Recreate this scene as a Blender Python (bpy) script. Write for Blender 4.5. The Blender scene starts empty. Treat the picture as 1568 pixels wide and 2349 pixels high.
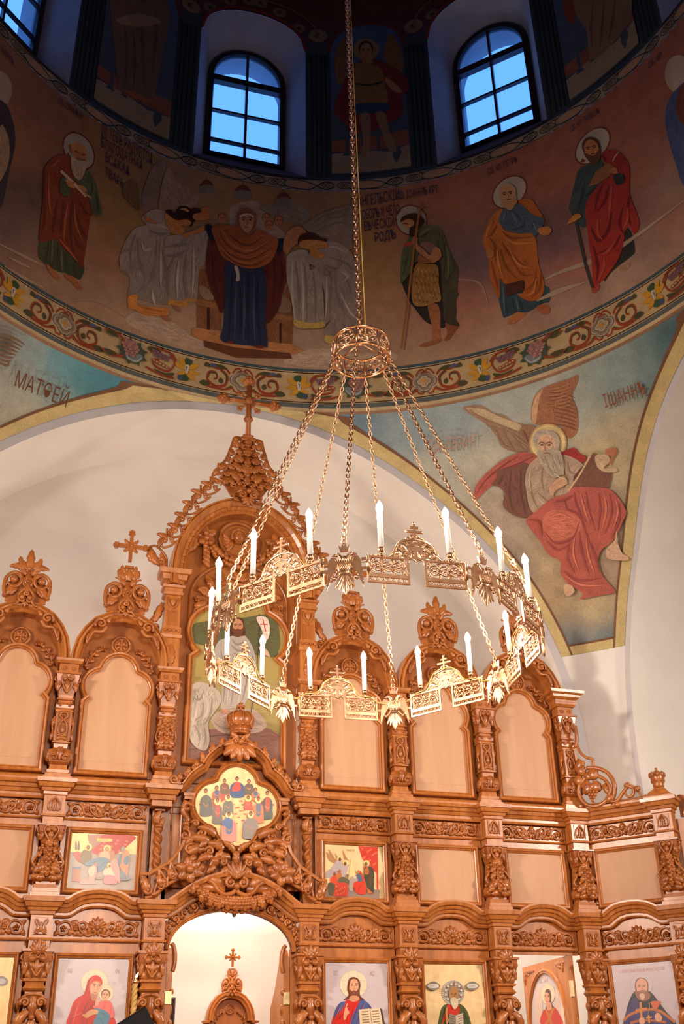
import bpy, math, random
import numpy as np
from mathutils import Vector, Matrix, geometry

PI = math.pi
SC = bpy.context.scene
COL = SC.collection
random.seed(7)

# ------------------------------------------------------------------ camera
IMG_W, IMG_H = 1568, 2349
CX, CY = 784.0, 1174.5
FPX, YAW, PITCH, ROLL = 2469.95, 0.312233, 0.499064, -0.01999
EYE = np.array([0.0, 0.0, 1.6])
_f0 = np.array([math.sin(YAW), math.cos(YAW), 0]); _r0 = np.array([math.cos(YAW), -math.sin(YAW), 0]); _u0 = np.array([0, 0, 1.0])
CAM_F = _f0 * math.cos(PITCH) + _u0 * math.sin(PITCH)
_u1 = _u0 * math.cos(PITCH) - _f0 * math.sin(PITCH)
CAM_R = _r0 * math.cos(ROLL) + _u1 * math.sin(ROLL)
CAM_U = _u1 * math.cos(ROLL) - _r0 * math.sin(ROLL)
cam_data = bpy.data.cameras.new('camera'); cam = bpy.data.objects.new('camera', cam_data); COL.objects.link(cam)
cam_data.sensor_fit = 'VERTICAL'; cam_data.sensor_height = 36.0; cam_data.lens = FPX / IMG_H * 36.0
cam_data.clip_start = 0.05; cam_data.clip_end = 200
cam.matrix_world = Matrix(((CAM_R[0], CAM_U[0], -CAM_F[0], EYE[0]), (CAM_R[1], CAM_U[1], -CAM_F[1], EYE[1]), (CAM_R[2], CAM_U[2], -CAM_F[2], EYE[2]), (0, 0, 0, 1)))
SC.camera = cam

# ------------------------------------------------------------------ world (dusk sky), exposure, light
world = bpy.data.worlds.new('dusk'); SC.world = world; world.use_nodes = True
_wn = world.node_tree.nodes; _wn['Background'].inputs[0].default_value = (0.10, 0.30, 0.95, 1); _wn['Background'].inputs[1].default_value = 2.1
SC.view_settings.view_transform = 'Standard'; SC.view_settings.look = 'None'; SC.view_settings.gamma = 1.0
SC.view_settings.exposure = 0.0; SC.view_settings.use_curve_mapping = False
SC.cycles.max_bounces = 7; SC.cycles.diffuse_bounces = 4; SC.cycles.glossy_bounces = 3; SC.cycles.transmission_bounces = 4
SC.cycles.caustics_reflective = False; SC.cycles.caustics_refractive = False
SC.cycles.sample_clamp_indirect = 6.0

BULB_STRENGTH = 430.0
WARM = (1.0, 0.82, 0.66)

def lamp(name, kind, loc, energy, color=WARM, size=0.3, target=None, size_y=None, spread=None):
    d = bpy.data.lights.new(name, kind); o = bpy.data.objects.new(name, d); COL.objects.link(o)
    d.energy = energy; d.color = color; o.location = loc
    if kind == 'AREA':
        d.size = size
        if size_y: d.shape = 'RECTANGLE'; d.size_y = size_y
        if spread: d.spread = spread
    else: d.shadow_soft_size = size
    if target is not None:
        o.rotation_euler = (Vector(target) - Vector(loc)).to_track_quat('-Z', 'Y').to_euler()
    return o
# unseen area lights added as fill: nave, both side arms, behind the screen
lamp('nave_fill_light', 'AREA', (1.4, -3.2, 5.4), 105, (1, .82, .68), 1.4, (2.4, 10, 2.4), spread=math.radians(74))  # added frontal fill, standing in for chandeliers inferred behind the viewer
lamp('south_arm_fill_light', 'AREA', (9.2, 3.4, 5.6), 98, (1, .83, .70), 0.9, (2.6, 10.2, 3.6), spread=math.radians(84))  # added fill from the south arm, no fixture modelled
lamp('north_arm_fill_light', 'AREA', (-5.2, 4.2, 5.6), 150, (1, .82, .68), 0.9, (5.6, 9.8, 4.0), spread=math.radians(84))  # added fill from the north arm, also brightens soffit and pendentive
lamp('altar_wall_fill_light', 'AREA', (2.2, 10.55, 4.0), 50, (1, .86, .70), 0.8, (2.2, 11.9, 1.8))  # added to brighten the wall seen through the royal doorway
lamp('altar_soffit_fill_light', 'AREA', (2.13, 11.0, 3.2), 75, (1, .84, .68), 0.5, (2.13, 11.25, 8), size_y=0.4)  # added behind the screen to brighten the arch soffit from below
lamp('altar_side_fill_light', 'AREA', (4.9, 10.6, 3.8), 42, (1, .88, .72), 0.6, (5.0, 11.9, 1.8))  # added to brighten the wall seen past the deacon door

# ------------------------------------------------------------------ materials
def lin(c):
    c = np.asarray(c, float) / 255.0
    return np.where(c <= 0.04045, c / 12.92, ((c + 0.055) / 1.055) ** 2.4)

def mat(name, base, rough=0.5, metal=0.0, coat=0.0, spec=0.5):
    m = bpy.data.materials.new(name); m.use_nodes = True
    b = m.node_tree.nodes['Principled BSDF']
    b.inputs['Base Color'].default_value = (*base, 1); b.inputs['Roughness'].default_value = rough; b.inputs['Metallic'].default_value = metal
    b.inputs['Coat Weight'].default_value = coat; b.inputs['Coat Roughness'].default_value = 0.2; b.inputs['Specular IOR Level'].default_value = spec
    return m

def noise_mix(m, ca, cb, scale, detail=5, stretch=None, lo=0.35, hi=0.65, bump=0.0):
    nt = m.node_tree; b = nt.nodes['Principled BSDF']
    tc = nt.nodes.new('ShaderNodeTexCoord'); n = nt.nodes.new('ShaderNodeTexNoise'); n.inputs['Scale'].default_value = scale; n.inputs['Detail'].default_value = detail
    src = tc.outputs['Object']
    if stretch:
        mp = nt.nodes.new('ShaderNodeMapping'); mp.inputs['Scale'].default_value = stretch; nt.links.new(src, mp.inputs['Vector']); src = mp.outputs['Vector']
    nt.links.new(src, n.inputs['Vector'])
    r = nt.nodes.new('ShaderNodeValToRGB'); r.color_ramp.elements[0].position = lo; r.color_ramp.elements[1].position = hi
    r.color_ramp.elements[0].color = (*ca, 1); r.color_ramp.elements[1].color = (*cb, 1)
    nt.links.new(n.outputs['Fac'], r.inputs['Fac']); nt.links.new(r.outputs['Color'], b.inputs['Base Color'])
    if bump:
        bp = nt.nodes.new('ShaderNodeBump'); bp.inputs['Strength'].default_value = bump; bp.inputs['Distance'].default_value = 0.004
        nt.links.new(n.outputs['Fac'], bp.inputs['Height']); nt.links.new(bp.outputs['Normal'], b.inputs['Normal'])
    return m

def paint_mat(name, rough=0.6, mottle=0.35, scale=9.0, fine=70.0, spec=0.3, metal=0.0, coat=0.0, gold=False):
    """Painted colour comes with the drawing (attribute Col); the plaster's own mottling is procedural."""
    m = mat(name, (1, 1, 1), rough, metal, coat, spec); nt = m.node_tree; b = nt.nodes['Principled BSDF']
    at = nt.nodes.new('ShaderNodeAttribute'); at.attribute_name = 'Col'
    tc = nt.nodes.new('ShaderNodeTexCoord'); n = nt.nodes.new('ShaderNodeTexNoise'); n.inputs['Scale'].default_value = scale; n.inputs['Detail'].default_value = 6
    n2 = nt.nodes.new('ShaderNodeTexNoise'); n2.inputs['Scale'].default_value = fine; n2.inputs['Detail'].default_value = 3
    nt.links.new(tc.outputs['Object'], n.inputs['Vector']); nt.links.new(tc.outputs['Object'], n2.inputs['Vector'])
    ad = nt.nodes.new('ShaderNodeMath'); ad.operation = 'ADD'; nt.links.new(n.outputs['Fac'], ad.inputs[0]); nt.links.new(n2.outputs['Fac'], ad.inputs[1])
    mr = nt.nodes.new('ShaderNodeMapRange'); mr.inputs['From Min'].default_value = 0.6; mr.inputs['From Max'].default_value = 1.4
    mr.inputs['To Min'].default_value = 1 - mottle; mr.inputs['To Max'].default_value = 1 + mottle * 0.55
    nt.links.new(ad.outputs[0], mr.inputs['Value'])
    mx = nt.nodes.new('ShaderNodeVectorMath'); mx.operation = 'SCALE'; nt.links.new(at.outputs['Color'], mx.inputs[0]); nt.links.new(mr.outputs[0], mx.inputs['Scale'])
    nt.links.new(mx.outputs[0], b.inputs['Base Color'])
    return m

M = {}
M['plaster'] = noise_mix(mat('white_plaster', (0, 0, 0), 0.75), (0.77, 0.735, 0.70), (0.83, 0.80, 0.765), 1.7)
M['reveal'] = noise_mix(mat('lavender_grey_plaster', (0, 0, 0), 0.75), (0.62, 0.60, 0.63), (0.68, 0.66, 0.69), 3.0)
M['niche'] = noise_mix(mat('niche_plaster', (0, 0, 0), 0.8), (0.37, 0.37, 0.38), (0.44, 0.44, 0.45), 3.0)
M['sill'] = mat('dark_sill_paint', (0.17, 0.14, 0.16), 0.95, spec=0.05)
M['wood'] = noise_mix(mat('carved_limewood', (0, 0, 0), 0.36, spec=0.5, coat=0.25), (0.37, 0.112, 0.021), (0.57, 0.208, 0.048), 3.5, 6, (6, 6, 0.8), 0.30, 0.72)
M['carve'] = noise_mix(mat('deep_carved_limewood', (0, 0, 0), 0.34, spec=0.5, coat=0.3), (0.29, 0.074, 0.012), (0.50, 0.165, 0.034), 6, 5, (2, 2, 1), 0.3, 0.7)
M['back'] = noise_mix(mat('stained_back_board', (0, 0, 0), 0.42, spec=0.4), (0.31, 0.090, 0.017), (0.42, 0.145, 0.034), 3.0, 6, (5, 5, 0.7), 0.3, 0.7)
M['panel'] = noise_mix(mat('plywood_blank_panel', (0, 0, 0), 0.5, spec=0.3), (0.56, 0.305, 0.17), (0.65, 0.385, 0.23), 1.6, 6, (4, 4, 0.6), 0.3, 0.7)
M['brass'] = noise_mix(mat('gilt_brass', (0, 0, 0), 0.30, 1.0), (0.74, 0.43, 0.245), (0.88, 0.57, 0.36), 20)
M['brass_dark'] = mat('rose_brass_tube', (0.80, 0.42, 0.20), 0.25, 1.0)
M['candle'] = mat('white_candle_tube', (0.88, 0.86, 0.82), 0.35)
M['wire'] = mat('yellow_wire', (0.75, 0.50, 0.12), 0.4)
M['frame_dark'] = mat('dark_window_frame', (0.022, 0.018, 0.024), 0.35)
M['black'] = mat('black_cloth', (0.012, 0.011, 0.012), 0.7)
M['dark_frame'] = mat('dark_picture_frame', (0.05, 0.025, 0.022), 0.35)
M['floor'] = noise_mix(mat('stone_floor', (0, 0, 0), 0.35), (0.36, 0.25, 0.17), (0.48, 0.36, 0.26), 1.2)
M['gold'] = noise_mix(mat('gold_leaf', (0, 0, 0), 0.42, 0.35), (0.72, 0.50, 0.24), (0.80, 0.60, 0.32), 14, 4)
M['hinge'] = mat('pale_brass_hinge', (0.80, 0.62, 0.34), 0.35, 0.8)
M['iron'] = mat('silver_dove_metal', (0.55, 0.50, 0.46), 0.35, 0.7)
M['fresco'] = paint_mat('fresco_paint', 0.65, 0.30, 5.0, 60.0)
M['fresco_pend'] = paint_mat('fresco_paint_pendentive', 0.65, 0.30, 6.0, 55.0)
M['icon'] = paint_mat('icon_paint', 0.30, 0.06, 8.0, 90.0, 0.45)
_g = bpy.data.materials.new('window_glass'); _g.use_nodes = True
_n = _g.node_tree.nodes; _n.remove(_n['Principled BSDF']); _t = _n.new('ShaderNodeBsdfTransparent'); _t.inputs[0].default_value = (0.93, 0.97, 1, 1); _s = _n.new('ShaderNodeBsdfGlossy'); _s.inputs['Roughness'].default_value = 0.02
_x = _n.new('ShaderNodeMixShader'); _x.inputs[0].default_value = 0.05; _g.node_tree.links.new(_t.outputs[0], _x.inputs[1]); _g.node_tree.links.new(_s.outputs[0], _x.inputs[2]); _g.node_tree.links.new(_x.outputs[0], _n['Material Output'].inputs[0])
M['glass'] = _g
def emit(name, color, strength):
    m = bpy.data.materials.new(name); m.use_nodes = True; nt = m.node_tree; nt.nodes.remove(nt.nodes['Principled BSDF'])
    e = nt.nodes.new('ShaderNodeEmission'); e.inputs[0].default_value = (*color, 1); e.inputs[1].default_value = strength
    nt.links.new(e.outputs[0], nt.nodes['Material Output'].inputs[0]); return m
M['bulb'] = emit('candle_bulb_glow', WARM, BULB_STRENGTH)
M['flame'] = emit('wax_candle_flame', (1, .62, .28), 14.0)
# ------------------------------------------------------------------ mesh helpers
def nrm(v):
    v = np.asarray(v, float); l = np.linalg.norm(v); return v / l if l > 1e-12 else v

class MB:
    """Collects shapes; build() links them as ONE mesh object."""
    def __init__(self): self.V = []; self.F = []; self.MI = []; self.SM = []; self.C = []; self.n = 0; self.col = False
    def add(self, V, F, m=0, smooth=True, T=None, col=None):
        V = np.asarray(V, float).reshape(-1, 3); flip = False
        if T is not None:
            V = V @ T[:3, :3].T + T[:3, 3]; flip = np.linalg.det(T[:3, :3]) < 0
        k = self.n; self.V.append(V); self.n += len(V)
        for f in F:
            f = [i + k for i in f]
            self.F.append(f[::-1] if flip else f)
        self.MI += [m] * len(F); self.SM += [smooth] * len(F)
        if col is not None: self.col = True
        c = np.ones((len(V), 3)) if col is None else np.broadcast_to(np.asarray(col, float), (len(V), 3))
        self.C.append(c)
    def merge(self, o, T=None):
        if o.n == 0: return
        V = np.concatenate(o.V); flip = False
        if T is not None:
            V = V @ T[:3, :3].T + T[:3, 3]; flip = np.linalg.det(T[:3, :3]) < 0
        k = self.n; self.V.append(V); self.n += len(V)
        self.F += [([i + k for i in f][::-1] if flip else [i + k for i in f]) for f in o.F]
        self.MI += o.MI; self.SM += o.SM; self.C.append(np.concatenate(o.C)); self.col |= o.col
    def mesh(self, name, mats):
        me = bpy.data.meshes.new(name)
        V = np.concatenate(self.V) if self.V else np.zeros((0, 3))
        L = np.fromiter((len(f) for f in self.F), int, len(self.F)); idx = np.fromiter((i for f in self.F for i in f), int, int(L.sum()))
        me.vertices.add(len(V)); me.vertices.foreach_set('co', V.astype(np.float32).ravel())
        me.loops.add(len(idx)); me.loops.foreach_set('vertex_index', idx.astype(np.int32))
        me.polygons.add(len(L)); st = np.concatenate([[0], np.cumsum(L)[:-1]]) if len(L) else np.zeros(0)
        me.polygons.foreach_set('loop_start', st.astype(np.int32)); me.polygons.foreach_set('loop_total', L.astype(np.int32))
        for m in mats: me.materials.append(m)
        me.polygons.foreach_set('material_index', np.array(self.MI, np.int32)); me.polygons.foreach_set('use_smooth', np.array(self.SM, bool))
        me.update(calc_edges=True); me.validate()
        if self.col:
            a = me.color_attributes.new('Col', 'FLOAT_COLOR', 'POINT'); C = np.concatenate(self.C)
            a.data.foreach_set('color', np.c_[C, np.ones(len(C))].astype(np.float32).ravel())
        return me
    def build(self, name, mats, parent=None, kind=None, label=None, loc=None):
        if not isinstance(mats, (list, tuple)): mats = [mats]
        o = bpy.data.objects.new(name, self.mesh(name, mats)); COL.objects.link(o)
        if parent is not None: o.parent = parent
        if kind: o['kind'] = kind
        if label: o['label'] = label
        if loc is not None: o.location = loc
        return o

def tag(o, label, cat, group=None, kind=None):
    o['label'] = label; o['category'] = cat
    if group: o['group'] = group
    if kind: o['kind'] = kind
    return o
def thing(name, label, cat, loc=(0, 0, 0), rotz=0.0, group=None, kind='thing'):
    o = bpy.data.objects.new(name, None); COL.objects.link(o); o.location = loc; o.rotation_euler = (0, 0, rotz); o.empty_display_size = 0.1
    return tag(o, label, cat, group, kind)
def dup(root, label, loc, rotz=0.0, name=None, mirror=False):
    r = root.copy(); COL.objects.link(r); r.location = loc; r.rotation_euler = (0, 0, rotz); r['label'] = label
    for ch in list(root.children):
        c = ch.copy(); COL.objects.link(c); c.parent = r
        for g in list(ch.children):
            d = g.copy(); COL.objects.link(d); d.parent = c
    return r

def TR(x=0, y=0, z=0): T = np.eye(4); T[:3, 3] = (x, y, z); return T
def SCL(x, y=None, z=None): y = x if y is None else y; z = x if z is None else z; return np.diag([x, y, z, 1.0])
def RX(a): c, s = math.cos(a), math.sin(a); return np.array([[1, 0, 0, 0], [0, c, -s, 0], [0, s, c, 0], [0, 0, 0, 1.0]])
def RY(a): c, s = math.cos(a), math.sin(a); return np.array([[c, 0, s, 0], [0, 1, 0, 0], [-s, 0, c, 0], [0, 0, 0, 1.0]])
def RZ(a): c, s = math.cos(a), math.sin(a); return np.array([[c, -s, 0, 0], [s, c, 0, 0], [0, 0, 1, 0], [0, 0, 0, 1.0]])
MIRX = np.diag([-1.0, 1, 1, 1])

def grid_faces(nu, nv, close_u=False, close_v=False):
    F = []
    for i in range(nu if close_u else nu - 1):
        for j in range(nv if close_v else nv - 1):
            a = i * nv + j; b = ((i + 1) % nu) * nv + j; c = ((i + 1) % nu) * nv + (j + 1) % nv; d = i * nv + (j + 1) % nv
            F.append([a, b, c, d])
    return F

def box(mb, x0, x1, y0, y1, z0, z1, m=0, T=None, bev=0.0):
    if bev <= 0:
        V = [(x, y, z) for x in (x0, x1) for y in (y0, y1) for z in (z0, z1)]
        mb.add(V, [(0, 1, 3, 2), (4, 6, 7, 5), (0, 4, 5, 1), (2, 3, 7, 6), (0, 2, 6, 4), (1, 5, 7, 3)], m, False, T)
    else:
        b = bev
        rings = [[(x0 + b, y0 + b), (x1 - b, y0 + b), (x1 - b, y1 - b), (x0 + b, y1 - b)], [(x0, y0), (x1, y0), (x1, y1), (x0, y1)], [(x0, y0), (x1, y0), (x1, y1), (x0, y1)], [(x0 + b, y0 + b), (x1 - b, y0 + b), (x1 - b, y1 - b), (x0 + b, y1 - b)]]
        zs = [z0, z0 + b, z1 - b, z1]; V = [(p[0], p[1], z) for r, z in zip(rings, zs) for p in r]
        F = [(3, 2, 1, 0), (12, 13, 14, 15)] + [(k * 4 + i, k * 4 + (i + 1) % 4, k * 4 + 4 + (i + 1) % 4, k * 4 + 4 + i) for k in range(3) for i in range(4)]
        mb.add(V, F, m, False, T)

def stack(mb, prof, hx, yf, yb, m=0, T=None, x=0.0):
    """A rectangular moulded block: prof = [(z, o)]; each ring reaches o beyond half-width hx at the sides and beyond yf at the front; the back stays at yb."""
    V = []
    for z, o in prof:
        V += [(x - hx - o, yb, z), (x - hx - o, yf - o, z), (x + hx + o, yf - o, z), (x + hx + o, yb, z)]
    n = len(prof); F = [(0, 1, 2, 3)[::-1], tuple(4 * (n - 1) + i for i in range(4))]
    for k in range(n - 1):
        for i in range(4): F.append((4 * k + i, 4 * k + (i + 1) % 4, 4 * k + 4 + (i + 1) % 4, 4 * k + 4 + i))
    mb.add(V, F, m, False, T)

def lathe(mb, prof, seg=16, m=0, T=None, smooth=True, a0=0.0):
    V = []; n = len(prof)
    for r, z in prof:
        for i in range(seg):
            a = a0 + 2 * PI * i / seg; V.append((r * math.cos(a), r * math.sin(a), z))
    F = [tuple(range(seg))[::-1], tuple((n - 1) * seg + i for i in range(seg))]
    for k in range(n - 1):
        for i in range(seg): F.append((k * seg + i, k * seg + (i + 1) % seg, (k + 1) * seg + (i + 1) % seg, (k + 1) * seg + i))
    mb.add(V, F, m, smooth, T)

def ball(mb, c, r, m=0, T=None, seg=8, rings=6):
    rx, ry, rz = (r, r, r) if np.isscalar(r) else r
    V = [(c[0], c[1], c[2] - rz)]
    for k in range(1, rings):
        t = PI * k / rings
        for i in range(seg):
            a = 2 * PI * i / seg; V.append((c[0] + rx * math.sin(t) * math.cos(a), c[1] + ry * math.sin(t) * math.sin(a), c[2] - rz * math.cos(t)))
    V.append((c[0], c[1], c[2] + rz)); F = []
    for i in range(seg): F.append((0, 1 + (i + 1) % seg, 1 + i))
    for k in range(rings - 2):
        for i in range(seg): a = 1 + k * seg; F.append((a + i, a + (i + 1) % seg, a + seg + (i + 1) % seg, a + seg + i))
    a = 1 + (rings - 2) * seg; e = len(V) - 1
    for i in range(seg): F.append((a + i, a + (i + 1) % seg, e))
    mb.add(V, F, m, True, T)

def tube(mb, P, R, sides=6, m=0, T=None, closed=False, flat=1.0, nref=(0, -1, 0), smooth=True):
    """A swept tube; flat<1 squeezes it along the reference normal."""
    P = np.asarray(P, float); n = len(P); R = np.broadcast_to(np.asarray(R, float), (n,)); nref = np.asarray(nref, float)
    if closed: D = np.roll(P, -1, 0) - np.roll(P, 1, 0)
    else: D = np.gradient(P, axis=0)
    D = D / np.maximum(np.linalg.norm(D, axis=1), 1e-9)[:, None]
    S = np.cross(D, nref); l = np.linalg.norm(S, axis=1)
    bad = l < 0.05
    if bad.any(): S[bad] = np.cross(D[bad], np.array([1.0, 0.013, 0.02])); l = np.linalg.norm(S, axis=1)
    S /= l[:, None]; B = np.cross(S, D)
    a = np.arange(sides) * 2 * PI / sides + PI / sides
    V = P[:, None, :] + R[:, None, None] * (np.cos(a)[None, :, None] * S[:, None, :] + flat * np.sin(a)[None, :, None] * B[:, None, :])
    F = grid_faces(n, sides, closed, True)
    if not closed: F += [tuple(range(sides)), tuple((n - 1) * sides + i for i in range(sides))[::-1]]
    mb.add(V.reshape(-1, 3), F, m, smooth, T)

def bez(pts, n=8, closed=False):
    """Catmull-Rom through pts (any dimension)."""
    P = np.asarray(pts, float); k = len(P); out = []
    for i in range(k if closed else k - 1):
        if closed: p0, p1, p2, p3 = P[(i - 1) % k], P[i], P[(i + 1) % k], P[(i + 2) % k]
        else: p0, p1, p2, p3 = P[max(i - 1, 0)], P[i], P[i + 1], P[min(i + 2, k - 1)]
        for j in range(n):
            t = j / n; out.append(0.5 * ((2 * p1) + (-p0 + p2) * t + (2 * p0 - 5 * p1 + 4 * p2 - p3) * t * t + (-p0 + 3 * p1 - 3 * p2 + p3) * t ** 3))
    if not closed: out.append(P[-1])
    return np.array(out)

def arc(cx, cz, r, a0, a1, n, rz=None):
    rz = r if rz is None else rz
    return [(cx + r * math.cos(math.radians(a0 + (a1 - a0) * i / n)), cz + rz * math.sin(math.radians(a0 + (a1 - a0) * i / n))) for i in range(n + 1)]

def sweep(mb, path, prof, y=0.0, m=0, closed=False, T=None, side=1, smooth=False, caps=True, vertical_ends=False):
    """Moulding along a path in the xz plane with mitred corners. prof = [(outward, depth)], depth toward the viewer (-y).
    side=+1 puts 'outward' to the left of the direction of travel."""
    P = np.asarray(path, float); n = len(P)
    if closed: a = P - np.roll(P, 1, 0); b = np.roll(P, -1, 0) - P
    else:
        a = np.vstack([P[1] - P[0], P[1:] - P[:-1]]); b = np.vstack([P[1:] - P[:-1], P[-1] - P[-2]])
    a = a / np.maximum(np.linalg.norm(a, axis=1), 1e-9)[:, None]; b = b / np.maximum(np.linalg.norm(b, axis=1), 1e-9)[:, None]
    na = np.c_[-a[:, 1], a[:, 0]] * side; nb = np.c_[-b[:, 1], b[:, 0]] * side
    N = na + nb; l = np.linalg.norm(N, axis=1); l[l < 1e-6] = 1; N /= l[:, None]
    s = 1.0 / np.maximum((N * na).sum(1), 0.38); N = N * s[:, None]
    if vertical_ends and not closed: N[0] = (0, 1.0) ; N[-1] = (0, 1.0)
    K = len(prof); V = np.zeros((n, K, 3))
    for k, (o, d) in enumerate(prof):
        V[:, k, 0] = P[:, 0] + N[:, 0] * o; V[:, k, 2] = P[:, 1] + N[:, 1] * o; V[:, k, 1] = y - d
    F = grid_faces(n, K, closed, True)
    if side > 0: F = [f[::-1] for f in F]
    if not closed and caps: F += [tuple(range(K)) if side < 0 else tuple(range(K))[::-1], tuple((n - 1) * K + i for i in range(K))[::-1] if side < 0 else tuple((n - 1) * K + i for i in range(K))]
    mb.add(V.reshape(-1, 3), F, m, smooth, T)

def prism(mb, poly, y0, y1, m=0, T=None, bev=0.0):
    """A plate cut to an outline in the xz plane, front at y0 (towards the viewer), back at y1."""
    P = [tuple(p) for p in poly]; n = len(P)
    A = sum(P[i][0] * P[(i + 1) % n][1] - P[(i + 1) % n][0] * P[i][1] for i in range(n))
    if A < 0: P = P[::-1]
    if bev > 0:
        Q = np.array(P); d = np.roll(Q, -1, 0) - np.roll(Q, 1, 0); d /= np.maximum(np.linalg.norm(d, axis=1), 1e-9)[:, None]
        inn = Q + np.c_[-d[:, 1], d[:, 0]] * bev
        V = [(x, y0, z) for x, z in inn] + [(x, y0 + bev, z) for x, z in P] + [(x, y1, z) for x, z in P]
        F = [tuple(range(n)), tuple(range(2 * n, 3 * n))[::-1]]
        for k in (0, 1): F += [(k * n + (i + 1) % n, k * n + i, (k + 1) * n + i, (k + 1) * n + (i + 1) % n) for i in range(n)]
    else:
        V = [(x, y0, z) for x, z in P] + [(x, y1, z) for x, z in P]
        F = [tuple(range(n)), tuple(range(n, 2 * n))[::-1]] + [((i + 1) % n, i, n + i, n + (i + 1) % n) for i in range(n)]
    mb.add(V, F, m, False, T)

# ------------------------------------------------------------------ carving vocabulary (xz plane, relief towards -y)
def leaf(mb, p0, p1, w, y=0.0, h=0.02, lobes=3, curl=0.0, bend=0.0, m=0, T=None, nu=13, twist=0.0):
    """One carved acanthus leaf from p0 to p1 with lobed edges, a raised midrib valley and a back."""
    p0 = np.asarray(p0, float); p1 = np.asarray(p1, float); d = p1 - p0; L = np.linalg.norm(d); d = d / L; s = np.array([-d[1], d[0]])
    V = []; sv = (-1, -0.55, 0, 0.55, 1)
    for i in range(nu):
        t = i / (nu - 1)
        wid = w * 1.12 * max(0.0, math.sin(PI * (0.08 + 0.92 * t) ** 0.9)) ** 0.46 * (0.64 + 0.36 * abs(math.sin(PI * (lobes + 0.5) * (t + .06))) ** 0.7) if t < 1 else 0.0
        c = p0 + d * L * t + s * bend * math.sin(PI * t) * L
        for q in sv:
            hh = h * (1.0 - 0.75 * abs(q) ** 1.6 - 0.38 * (1 - abs(q)) ** 3) * (0.45 + 0.55 * math.sin(PI * min(1, t * 0.85 + 0.12))) + curl * t * t + twist * q * t
            V.append((c[0] + s[0] * q * wid - d[0] * 0.18 * abs(q) * wid, y - hh, c[1] + s[1] * q * wid - d[1] * 0.18 * abs(q) * wid))
        V.append((c[0] + s[0] * wid, y + 0.004 - curl * t * t * 0.8, c[1] + s[1] * wid)); V.append((c[0] - s[0] * wid, y + 0.004 - curl * t * t * 0.8, c[1] - s[1] * wid))
    F = []
    for i in range(nu - 1):
        a = i * 7; b = a + 7
        for j in range(6): F.append((a + j, a + j + 1, b + j + 1, b + j))
        F.append((a + 6, a, b, b + 6))
    mb.add(V, F, m, True, T)

def spiral_pts(c, r0, turns, a0, sense=1, r1=0.12, n=None):
    n = n or int(14 * turns) + 2; out = []
    for i in range(n):
        t = i / (n - 1); a = a0 + sense * 2 * PI * turns * t; r = r0 * (1 - (1 - r1) * t ** 0.85); out.append((c[0] + r * math.cos(a), c[1] + r * math.sin(a)))
    return out

def vine(mb, pts, r, y=0.0, h=None, m=0, T=None, sides=6, flat=1.0, n=5, raw=False):
    """A carved stem along 2-D points; r is a number or (start, end)."""
    P = np.asarray(pts, float) if raw else bez(pts, n); k = len(P)
    R = np.linspace(r[0], r[1], k) if not np.isscalar(r) else np.full(k, r)
    dep = np.zeros(k) if h is None else (np.linspace(h[0], h[1], k) if not np.isscalar(h) else np.full(k, h))
    tube(mb, np.c_[P[:, 0], y - dep, P[:, 1]], R, sides, m, T, False, flat)

def volute(mb, c, r, turns=1.4, a0=0.0, sense=1, tr=None, y=0.0, h=0.01, m=0, T=None, eye=True):
    tr = tr or r * 0.2; P = spiral_pts(c, r, turns, a0, sense)
    vine(mb, P, (tr, tr * 0.6), y, (h, h * 1.6), m, T, raw=True)
    if eye: ball(mb, (c[0], y - h * 1.6, c[1]), r * 0.26, m, T, 7, 5)

def rosette(mb, c, r, y=0.0, h=0.015, n=5, m=0, T=None):
    for i in range(n):
        a = 2 * PI * i / n + PI / 2; ball(mb, (c[0] + 0.58 * r * math.cos(a), y - h * 0.5, c[1] + 0.58 * r * math.sin(a)), (r * 0.40, h * 0.8, r * 0.40), m, T, 7, 5)
    ball(mb, (c[0], y - h, c[1]), (r * 0.28, h * 0.7, r * 0.28), m, T, 7, 5)

def palmette(mb, c, r, n=5, y=0.0, h=0.02, a0=20, a1=160, w=0.28, m=0, T=None, curl=0.0, lobes=1):
    for i in range(n):
        a = math.radians(a0 + (a1 - a0) * i / max(n - 1, 1)); k = 0.8 + 0.2 * math.sin(PI * i / max(n - 1, 1))
        leaf(mb, c, (c[0] + r * k * math.cos(a), c[1] + r * k * math.sin(a)), r * w, y, h, lobes, curl, 0, m, T, 7)

def grapes(mb, c, w, hgt, r, y=0.0, m=0, T=None, rows=4):
    for k in range(rows):
        z = c[1] - hgt * k / (rows - 1); n = max(1, rows - k)
        for i in range(n):
            x = c[0] + (i - (n - 1) / 2) * w / rows; ball(mb, (x, y - r * (0.8 + 0.5 * math.sin(PI * (i + .5) / n)), z), r, m, T, 6, 5)

def both(mb, sub):
    mb.merge(sub); mb.merge(sub, MIRX)
# ------------------------------------------------------------------ the church: dimensions (metres, floor at z = 0)
DC = np.array([2.128, 6.32])                     # axis of the dome
RD = 4.40                                        # drum radius = half side of the crossing
ZS = 1.6 + 3.35                                  # springing of the arches = centre of the pendentive sphere
RHO = 5.99                                       # pendentive sphere radius
RA = 4.07                                        # arch radius where the pendentives end
RSOF = 3.95                                      # arch soffit radius
Z_DR0, Z_B0, Z_B1, Z_O0, Z_O1 = 9.025, 9.17, 9.62, 12.74, 12.94
Z_TOP = 17.2

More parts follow.
